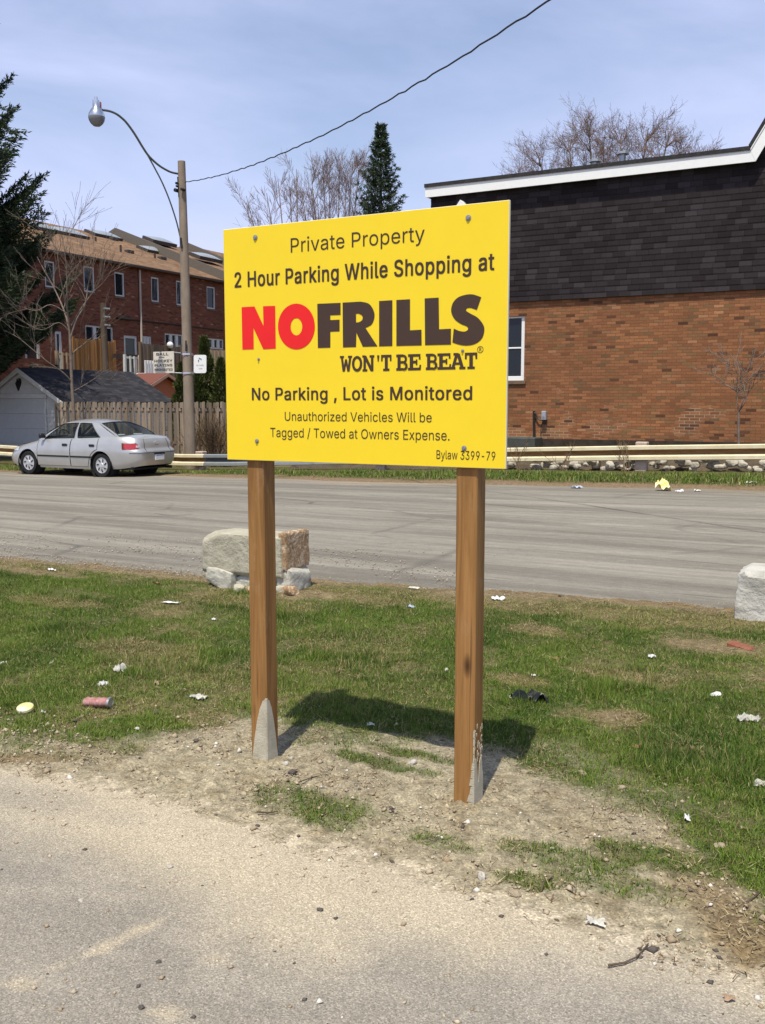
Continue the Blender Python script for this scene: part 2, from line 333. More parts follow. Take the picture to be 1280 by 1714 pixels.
def near_z(X, Y):
    d = Y - yi(LOTE, X); g, _ = cover(X, Y)
    dirt = sstep(0, .2, d) * (1 - sstep(.35, .95, d - .2))
    z = sstep(-.03, .25, d) * (.030 * (fbm(X * 1.7, Y * 1.7, 3, 70) - .45))
    z += sstep(-.05, .15, d) * (.030 * (fbm(X * 8, Y * 8, 4, 71) - .5) + .036 * (fbm(X * 24, Y * 24, 3, 72) - .5) * (.35 + dirt))
    z += (1 - sstep(-.3, .1, d)) * .004 * (fbm(X * 3, Y * 3, 3, 73) - .5)
    ne = yi(ROADN, X) - Y
    return z * sstep(-.05, .4, ne) + .020 * (1 - sstep(.5, 2.5, ne)) + .010 * (fbm(X * 9, Y * 9, 2, 77) - .5) * sstep(-1.2, -.4, -ne) + gz(X, Y) - .012 * sstep(2.0, 4.0, ne)
def nzp(X, Y): return float(near_z(np.array([X]), np.array([Y]))[0])

M_ground = attrmat('soil_and_thatch', rough=.95, nscale=22, namp=.38, bumps=.55, bscale=70, fine=150)
M_lot = attrmat('dusty_asphalt', rough=.92, nscale=190, namp=.24, bumps=.4, bscale=160, fine=230)
xs = np.arange(-10.6, 2.4, .03); ys = np.arange(1.1, 10.2, .03); XX, YY = np.meshgrid(xs, ys, indexing='ij')
ZZ = near_z(XX, YY); nx, ny = XX.shape
gcov, gstr = cover(XX, YY); dl = YY - yi(LOTE, XX)
def c3(r, g, b): return np.array([r, g, b])
def lerp3(a, b, t): return a * (1 - t[..., None]) + b * t[..., None]
dirtc = lerp3(c3(.355, .29, .212), c3(.255, .202, .145), fbm(XX * 3, YY * 3, 4, 80)); dirtc = lerp3(dirtc, c3(.20, .145, .09) + 0 * dirtc, .55 * sstep(.55, .7, fbm(XX * 11, YY * 11, 4, 81)))
turf = lerp3(c3(.045, .068, .014), c3(.17, .130, .060), np.clip(gstr * .8 + .40 * sstep(.54, .68, fbm(XX * 16, YY * 16, 3, 82)), 0, 1)); turf = lerp3(turf, c3(.10, .075, .035) + 0 * turf, .4 * sstep(.5, .65, fbm(XX * 6, YY * 6, 3, 83)))
brown = lerp3(c3(.15, .10, .06), c3(.24, .165, .095), fbm(XX * 9, YY * 9, 4, 86))
rim = np.clip(1 - sstep(.0, .45, yi(ROADN, XX) - YY) + sstep(-1.0, -.25, XX) * (1 - sstep(.05, .35, YY - yi(GRASSE, XX))) * sstep(-.3, -.1, YY - yi(GRASSE, XX)) + (1 - sstep(-3.6, -2.9, XX)) * (1 - sstep(.0, .12, np.abs(YY - yi(GRASSE, XX)))), 0, 1)
rim = np.maximum(rim, .8 * sstep(.25, .6, YY - yi(GRASSE, XX)))
colg = lerp3(dirtc, brown, rim); colg = lerp3(colg, turf, gcov)
# lot: worn asphalt under pale dust blown out of the dirt
asph = lerp3(c3(.238, .215, .190), c3(.298, .270, .237), fbm(XX * 2.2, YY * 2.2, 4, 84))
asph = lerp3(asph, c3(.35, .312, .27) + 0 * asph, .5 * sstep(.5, .66, fbm(XX * 5, YY * 12, 4, 89)))
dust = lerp3(c3(.485, .42, .325), c3(.40, .34, .262), fbm(XX * 4, YY * 4, 4, 85))
dn = fbm(XX * 2.6, YY * 2.6, 4, 87) - .5
reach = np.interp(XX, [-4, -3.0, -2.4, -1.7, -1.1, -.6, 0], [.10, .30, .50, .50, .34, .10, .05])
dm = sstep(-1, .9, (dl + reach + dn * .5) / .30) * (1 - .35 * blob(XX, YY, PT(60, 1330), .5, .12))
tail = blob(XX, YY, PT(205, 1555), .30, .045, .5) * .8
q0, q1 = PT(95, 1612), PT(262, 1538); ang = math.atan2(q1[1] - q0[1], q1[0] - q0[0]); cx_, cy_ = (q0 + q1) / 2; ux = (XX - cx_) * math.cos(ang) + (YY - cy_) * math.sin(ang); uy = -(XX - cx_) * math.sin(ang) + (YY - cy_) * math.cos(ang)
tail = np.maximum(tail * 0, (1 - sstep(.5, 1.2, np.hypot(ux / .20, uy / .030) + (fbm(XX * 14, YY * 14, 3, 90) - .5) * 1.2)) * .8)
for c in ((275, 1690), (30, 1640), (360, 1598)): tail = np.maximum(tail, .7 * blob(XX, YY, PT(*c), .05, .03))
coll = lerp3(asph, dust, np.clip(np.maximum(dm, tail), 0, 1))
colA = np.where((dl > 0.0)[..., None], colg, coll)
colg = colg * c3(.93, .985, .93); coll = coll * c3(.97, .965, .93)
colA = lerp3(coll, colg, sstep(-.03, .10, dl + (fbm(XX * 12, YY * 12, 3, 92) - .5) * .2))
idx = np.arange(nx * ny).reshape(nx, ny); F = np.stack([idx[:-1, :-1], idx[1:, :-1], idx[1:, 1:], idx[:-1, 1:]], -1).reshape(-1, 4)
Vn = np.stack([XX, YY, ZZ], -1).reshape(-1, 3); Cn = colA.reshape(-1, 3)
fc = Vn[F].mean(1); isl = fc[:, 1] < yi(LOTE, fc[:, 0]) - .02; keep = fc[:, 1] < yi(ROADN, fc[:, 0]) + .34 * (fbm(fc[:, 0] * 4, fc[:, 1] * 4, 4, 78) - .5)
def sub(name, mask, mat):
    f = F[mask]; u, inv = np.unique(f, return_inverse=True); o = objnp(name, Vn[u], inv.reshape(-1, 4), mat, col=Cn[u], smooth=True); return tag(o, kind='structure')
sub('grass_verge', ~isl & keep, M_ground); sub('parking_lot', isl, M_lot)

M_far = attrmat('far_soil', rough=.95, nscale=3, namp=.3, bumps=.3, bscale=20)
gx = np.concatenate([[-600, -300, -120], np.arange(-60, 40.1, 1.0), [120, 300, 600]]); gy = np.concatenate([[-300, -100, -30], np.arange(-10, 80.1, 1.0), [120, 300, 900]])
A, B = np.meshgrid(gx, gy, indexing='ij'); Zf = gz(A, B) - .05 - .02 * ((B < 11) & (B > 0)); i2 = np.arange(A.size).reshape(A.shape)
Ff = np.stack([i2[:-1, :-1], i2[1:, :-1], i2[1:, 1:], i2[:-1, 1:]], -1).reshape(-1, 4)
cf = lerp3(c3(.10, .095, .035), c3(.17, .13, .07), fbm(A * .8, B * .8, 3, 61))
tag(objnp('ground', np.stack([A, B, Zf], -1).reshape(-1, 3), Ff, M_far, col=cf.reshape(-1, 3), smooth=True), kind='structure')

# road: one sheet between its two ragged edges
m, nt, P = newmat('old_asphalt'); v = coords(nt, (.10, 1.5, 1)); v1 = coords(nt, (1, 1, 1))
c = ramp(nt, noise(nt, v, 1.5, 8, .66, .5), [(.34, (.160, .146, .124)), (.46, (.185, .169, .143)), (.50, (.215, .197, .167)), (.57, (.230, .210, .178)), (.62, (.266, .243, .206)), (.74, (.285, .261, .220))])
c = mixc(nt, 1.0, c, ramp(nt, noise(nt, coords(nt, (.22, 3.2, 1)), 2.2, 7, .72, .8), [(.40, (.90, .90, .90)), (.50, (1, 1, 1)), (.60, (1.02, 1.02, 1.02)), (.68, (1.12, 1.11, 1.10))]), 'MULTIPLY')
c = mixc(nt, 1.0, c, ramp(nt, noise(nt, coords(nt, (2.2, 5, 1)), 3, 6, .75), [(.3, (.85, .85, .85)), (.7, (1.14, 1.14, 1.13))]), 'MULTIPLY')
c = mixc(nt, 1.0, c, ramp(nt, noise(nt, v1, 55, 3, .7), [(.3, (.86, .86, .86)), (.7, (1.14, 1.14, 1.14))]), 'MULTIPLY')
vo = nd(nt, 'ShaderNodeTexVoronoi', {'Vector': mixc(nt, .06, coords(nt, (.28, .75, 1)), nd(nt, 'ShaderNodeTexNoise', {'Vector': v1, 'Scale': 2.0, 'Detail': 5}).outputs['Color']), 'Scale': 1.0}, feature='DISTANCE_TO_EDGE').outputs['Distance']
crk = math_(nt, 'MULTIPLY', ramp(nt, vo, [(.0, (1, 1, 1)), (.020, (0, 0, 0))]), ramp(nt, noise(nt, v1, .5, 3), [(.46, (0, 0, 0)), (.58, (.8, .8, .8))]))
c = mixc(nt, crk, c, (.09, .08, .07))
sY = nd(nt, 'ShaderNodeAttribute', attribute_name='Col').outputs['Color']; c = mixc(nt, 1.0, c, sY, 'MULTIPLY')
nt.links.new(c, P.inputs['Base Color']); P.inputs['Roughness'].default_value = .9; P.inputs['Specular IOR Level'].default_value = .25; bump(nt, P, noise(nt, v1, 45, 4), .35, .012)
rx = np.concatenate([np.arange(-60, -12, .5), np.arange(-12, 6, .12), np.arange(6, 40, 1.)]); nt_ = 90
e0 = yi(ROADN, rx) - .35; e1 = yi(ROADF, rx) + .35 * (fbm(rx * 1.1, rx * 0 + 7, 4, 41) - .5)
T = np.linspace(0, 1, nt_); RX = np.repeat(rx[:, None], nt_, 1); RY = e0[:, None] * (1 - T) + e1[:, None] * T
RZ = gz(RX, RY) + .004 + .02 * np.sin(T * math.pi)[None, :] + .010 * (fbm(RX * .6, RY * 1.2, 3, 42) - .5) * np.minimum(1, np.minimum(T, 1 - T) * 12)[None, :]
mul = np.ones(RX.shape + (3,)); de = np.minimum(RY - e0[:, None], 9); df = e1[:, None] - RY
mul = lerp3(mul, c3(1.22, 1.12, 1.0) + 0 * mul, (1 - sstep(.2, 1.6, df + fbm(RX * .8, RY, 3, 43))) * .9)
mul = lerp3(mul, c3(1.12, 1.06, .97) + 0 * mul, (1 - sstep(.1, 1.2, de + .6 * fbm(RX, RY, 3, 44))) * (1 - sstep(-5.5, -4, RX)))
i3 = np.arange(RX.size).reshape(RX.shape); Fr = np.stack([i3[:-1, :-1], i3[1:, :-1], i3[1:, 1:], i3[:-1, 1:]], -1).reshape(-1, 4)
tag(objnp('road', np.stack([RX, RY, RZ], -1).reshape(-1, 3), Fr, m, col=mul.reshape(-1, 3), smooth=True), kind='structure')

# ---- grass blades
M_grass = attrmat('grass_blade', rough=.6, nscale=3, namp=.0, bumps=0, trans=.22, spec=.25)
def blades(name, X, Y, Z, L, Wd, colb, colt, bend=.6):
    n = len(X); az = RNG.uniform(0, 2 * np.pi, n); lean = RNG.uniform(.1, 1.0, n) * bend
    d = np.stack([np.cos(az), np.sin(az), 0 * az], 1); p = np.stack([-np.sin(az), np.cos(az), 0 * az], 1)
    base = np.stack([X, Y, Z], 1); up = np.array([0, 0, 1.])
    mid = base + d * (L * lean * .35)[:, None] + up * (L * .6)[:, None]; tip = base + d * (L * lean * 1.0)[:, None] + up * (L * (1 - .45 * lean))[:, None]
    w = Wd[:, None] * .5; V = np.stack([base - p * w, base + p * w, mid + p * w * .75, mid - p * w * .75, tip], 1).reshape(-1, 3)
    o = np.arange(n)[:, None] * 5; F = np.concatenate([o + np.array([[0, 1, 2]]), o + np.array([[0, 2, 3]]), o + np.array([[3, 2, 4]])], 0)
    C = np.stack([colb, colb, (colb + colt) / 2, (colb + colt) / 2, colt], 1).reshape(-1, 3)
    return tag(objnp(name, V, F, M_grass, col=C), 'short patchy grass between the lot and the road', None, None, 'stuff')
def gcol(X, Y, s, n):
    r = RNG.random(n); k = fbm(X * 2.5, Y * 2.5, 3, 21)
    g = lerp3(c3(.047, .102, .011), c3(.168, .245, .032), np.clip(k * 1.3 - .15 + RNG.normal(0, .22, n), 0, 1))
    y = lerp3(c3(.30, .26, .10), c3(.46, .38, .19), RNG.random(n)); b = lerp3(c3(.19, .14, .065), c3(.30, .22, .12), RNG.random(n))
    isy = r < (.13 + .46 * s); isb = isy & (RNG.random(n) < .35)
    g = np.where(isy[:, None], y, g); return np.where(isb[:, None], b, g)
def short_blades(name, X, Y, Z, L, Wd, col, label):     # one sliver per blade: the lawn is only a few centimetres high
    n = len(X); az = RNG.uniform(0, 2 * np.pi, n); lean = RNG.uniform(.15, 1.25, n); d = np.stack([np.cos(az) * np.sin(lean), np.sin(az) * np.sin(lean), np.cos(lean)], 1)
    pa = az + RNG.uniform(.6, 2.5, n); p = np.stack([np.cos(pa), np.sin(pa), 0 * az], 1) * (Wd * .5)[:, None]; b_ = np.stack([X, Y, Z], 1); tip = b_ + d * L[:, None]
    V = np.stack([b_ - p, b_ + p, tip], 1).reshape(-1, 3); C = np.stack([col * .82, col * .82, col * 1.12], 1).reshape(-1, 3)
    return tag(objnp(name, V, np.arange(n * 3).reshape(-1, 3), M_grass, col=C), label, None, None, 'stuff')
n = 1700000; Y = 2.5 + 6.1 * RNG.random(n) ** .85; X = -1.30 * Y - .6 + (1.24 * Y + 1.5) * RNG.random(n)
ok = (Y < yi(ROADN, X) + .05); X, Y = X[ok], Y[ok]
cl = fbm(X * 11, Y * 11, 3, 25); g, s = cover(X, Y); prob = g * np.interp(Y, [2.6, 5, 8], [1, .8, .55]) * np.clip(.30 + 1.2 * cl, 0, 1)
ok = RNG.random(len(X)) < prob; X, Y, g, s, cl = X[ok], Y[ok], g[ok], s[ok], cl[ok]; n = len(X)
tall = sstep(.55, .72, fbm(X * 2.3, Y * 2.3, 3, 26))
L = .88 * (.014 + .026 * RNG.random(n) ** 1.3) * (.55 + .8 * cl) * (1 + .9 * tall) * (1 + 1.1 * (RNG.random(n) < .04)) * (1 - .35 * s) * (.7 + .4 * g)
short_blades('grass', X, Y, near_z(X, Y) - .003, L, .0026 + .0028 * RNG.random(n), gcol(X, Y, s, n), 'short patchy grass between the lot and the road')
n = 150000; Y = 2.4 + 6.1 * RNG.random(n) ** .8; X = -1.30 * Y - .6 + (1.24 * Y + 1.5) * RNG.random(n); g, s = cover(X, Y); d = Y - yi(LOTE, X)
ok = (Y < yi(ROADN, X) + .1) & (d > -.05) & (RNG.random(n) < (.12 + .55 * s + .35 * np.exp(-((Y - yi(GRASSE, X)) / .18) ** 2)) * sstep(.35, .6, fbm(X * 7, Y * 7, 3, 97)) * 1.3); X, Y = X[ok], Y[ok]; n = len(X); az = RNG.uniform(0, 6.283, n); L = RNG.uniform(.015, .055, n); dz = RNG.uniform(.0, .35, n)
b_ = np.stack([X, Y, near_z(X, Y) + RNG.uniform(.002, .014, n)], 1); dd = np.stack([np.cos(az), np.sin(az), dz], 1) * L[:, None]; pp = np.stack([-np.sin(az), np.cos(az), 0 * az], 1) * RNG.uniform(.0012, .0026, n)[:, None]
cs_ = lerp3(c3(.24, .18, .09), c3(.50, .41, .24), RNG.random(n)); cs_ = np.where((RNG.random(n) < .25)[:, None], c3(.15, .10, .06), cs_)
tag(objnp('dead_grass', np.stack([b_ - pp, b_ + pp, b_ + dd], 1).reshape(-1, 3), np.arange(n * 3).reshape(-1, 3), M_grass, col=np.repeat(cs_, 3, 0)), 'dry straw coloured dead grass scattered over the verge', kind='stuff')
# far verge, taller and lusher, up to the rail
n = 130000; Y = 16.4 + 4.9 * RNG.random(n); X = -24 + 27 * RNG.random(n)
fe = yi(ROADF, X) + .3 * (fbm(X * 1.3, Y * 1.3, 3, 27) - .35); dd = Y - fe; k = fbm(X * 1.2, Y * 1.6, 3, 28)
ok = (RNG.random(n) < sstep(.05, .9, dd + .5 * (k - .5)) * (.25 + 1.1 * fbm(X * 4, Y * 4, 2, 29))) & ~((X < -15.4) & (X > -20.4) & (Y < 18.9))
X, Y, dd, k = X[ok], Y[ok], dd[ok], k[ok]; n = len(X); ct = gcol(X, Y, .25 * (1 - sstep(.3, 1.2, dd)) + .15 * (k > .6), n)
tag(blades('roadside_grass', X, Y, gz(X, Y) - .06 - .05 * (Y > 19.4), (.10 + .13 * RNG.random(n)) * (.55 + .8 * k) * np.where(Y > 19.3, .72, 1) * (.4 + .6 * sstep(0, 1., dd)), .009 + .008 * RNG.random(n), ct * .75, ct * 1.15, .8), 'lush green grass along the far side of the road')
# stony bank behind the guard rail, coloured dark for the shade between the rocks
BX = np.repeat(np.arange(-14, 8, .2)[:, None], 16, 1); BT = np.linspace(0, 1, 16)[None, :]; BY = 20.45 + 2.4 * BT + 0 * BX; BZ = gz(BX, BY) - .06 + .42 * sstep(.0, .75, BT) + .10 * (fbm(BX * 2.5, BY * 2.5, 4, 49) - .5)
i5 = np.arange(BX.size).reshape(BX.shape); Fb = np.stack([i5[:-1, :-1], i5[1:, :-1], i5[1:, 1:], i5[:-1, 1:]], -1).reshape(-1, 4); cb = lerp3(c3(.055, .042, .028), c3(.13, .10, .068), fbm(BX * 5, BY * 5, 4, 50))
tag(objnp('bank', np.stack([BX, BY, BZ], -1).reshape(-1, 3), Fb, M_ground, col=cb.reshape(-1, 3), smooth=True), kind='structure')
# bare brown lip where the far verge meets the road
SX = np.repeat(np.arange(-26, 6, .15)[:, None], 26, 1); fe = yi(ROADF, SX[:, :1]); SY = fe - .15 + np.linspace(0, 3.9, 26)[None, :]
SZ = gz(SX, SY) + .02 * sstep(.0, .5, SY - fe) + .03 * (fbm(SX * 3, SY * 3, 3, 47) - .5) * sstep(.1, .5, SY - fe) - .012 + .012 * sstep(.1, .3, SY - fe)
sc_ = lerp3(c3(.20, .14, .085), c3(.09, .08, .03), sstep(.3, 1.1, SY - fe + (fbm(SX * 2, SY * 2, 3, 48) - .5)))
i4 = np.arange(SX.size).reshape(SX.shape); Fs = np.stack([i4[:-1, :-1], i4[1:, :-1], i4[1:, 1:], i4[:-1, 1:]], -1).reshape(-1, 4)
tag(objnp('far_verge', np.stack([SX, SY, SZ], -1).reshape(-1, 3), Fs, M_ground, col=sc_.reshape(-1, 3), smooth=True), kind='structure')

# ---- gravel
OCT = np.array([[1, 0, 0], [-1, 0, 0], [0, 1, 0], [0, -1, 0], [0, 0, 1], [0, 0, -1]], float); OF = np.array([[0, 2, 4], [2, 1, 4], [1, 3, 4], [3, 0, 4], [2, 0, 5], [1, 2, 5], [3, 1, 5], [0, 3, 5]])
def gravel(name, X, Y, Z, S, col, label):
    n = len(X); V = OCT[None] * (S[:, None, None] * RNG.uniform(.55, 1.25, (n, 6, 1))) ; a = RNG.uniform(0, 6.28, n); c, s = np.cos(a), np.sin(a)
    x = V[..., 0] * c[:, None] - V[..., 1] * s[:, None]; y = V[..., 0] * s[:, None] + V[..., 1] * c[:, None]; z = V[..., 2] * .6 + x * RNG.uniform(-.4, .4, (n, 1))
    P_ = np.stack([x + X[:, None], y + Y[:, None], z + Z[:, None] + .15 * S[:, None]], -1).reshape(-1, 3); F_ = (np.arange(n)[:, None, None] * 6 + OF[None]).reshape(-1, 3)
    return tag(objnp(name, P_, F_, M_stone, col=np.repeat(col, 6, 0)), label, kind='stuff')
M_stone = attrmat('loose_stone', rough=.9, nscale=60, namp=.2, bumps=.2, bscale=150)
n = 110000; Y = 1.7 + 2.6 * RNG.random(n); X = -1.3 * Y - .4 + (1.3 * Y + 1.2) * RNG.random(n); d = Y - yi(LOTE, X); g, _ = cover(X, Y)
pr = np.where(d > 0, .22 * (1 - g) * (1 - sstep(.3, 1.2, d)) + .015, .10 * np.exp(d / .07) + .009) * (.15 + 2.0 * sstep(.4, .7, fbm(X * 4, Y * 4, 3, 95)))
ok = RNG.random(n) < pr; X, Y, d = X[ok], Y[ok], d[ok]; n = len(X); S = .0035 + .010 * RNG.random(n) ** 3 + .013 * (RNG.random(n) < .03) * (d > 0)
t = RNG.random(n); col = lerp3(c3(.30, .225, .15), c3(.46, .38, .28), t); col = np.where((RNG.random(n) < .12)[:, None], c3(.10, .085, .075), col); col = np.where((RNG.random(n) < .05)[:, None], c3(.62, .58, .52), col)
gravel('gravel', X, Y, near_z(X, Y), S, col, 'small pale stones strewn over the dirt')
n = 9000; X = -9.5 + 6 * RNG.random(n); Y = yi(ROADN, X) + 2.0 * RNG.random(n) ** 1.6 - .1; ok = RNG.random(n) < .5 * sstep(.35, .6, fbm(X * 1.5, Y * 2, 3, 96)); X, Y = X[ok], Y[ok]; n = len(X)
gravel('road_grit', X, Y, gz(X, Y) + .02, .005 + .010 * RNG.random(n) ** 3, lerp3(c3(.26, .21, .16), c3(.48, .42, .34), RNG.random(n)), 'grit along the near edge of the road')

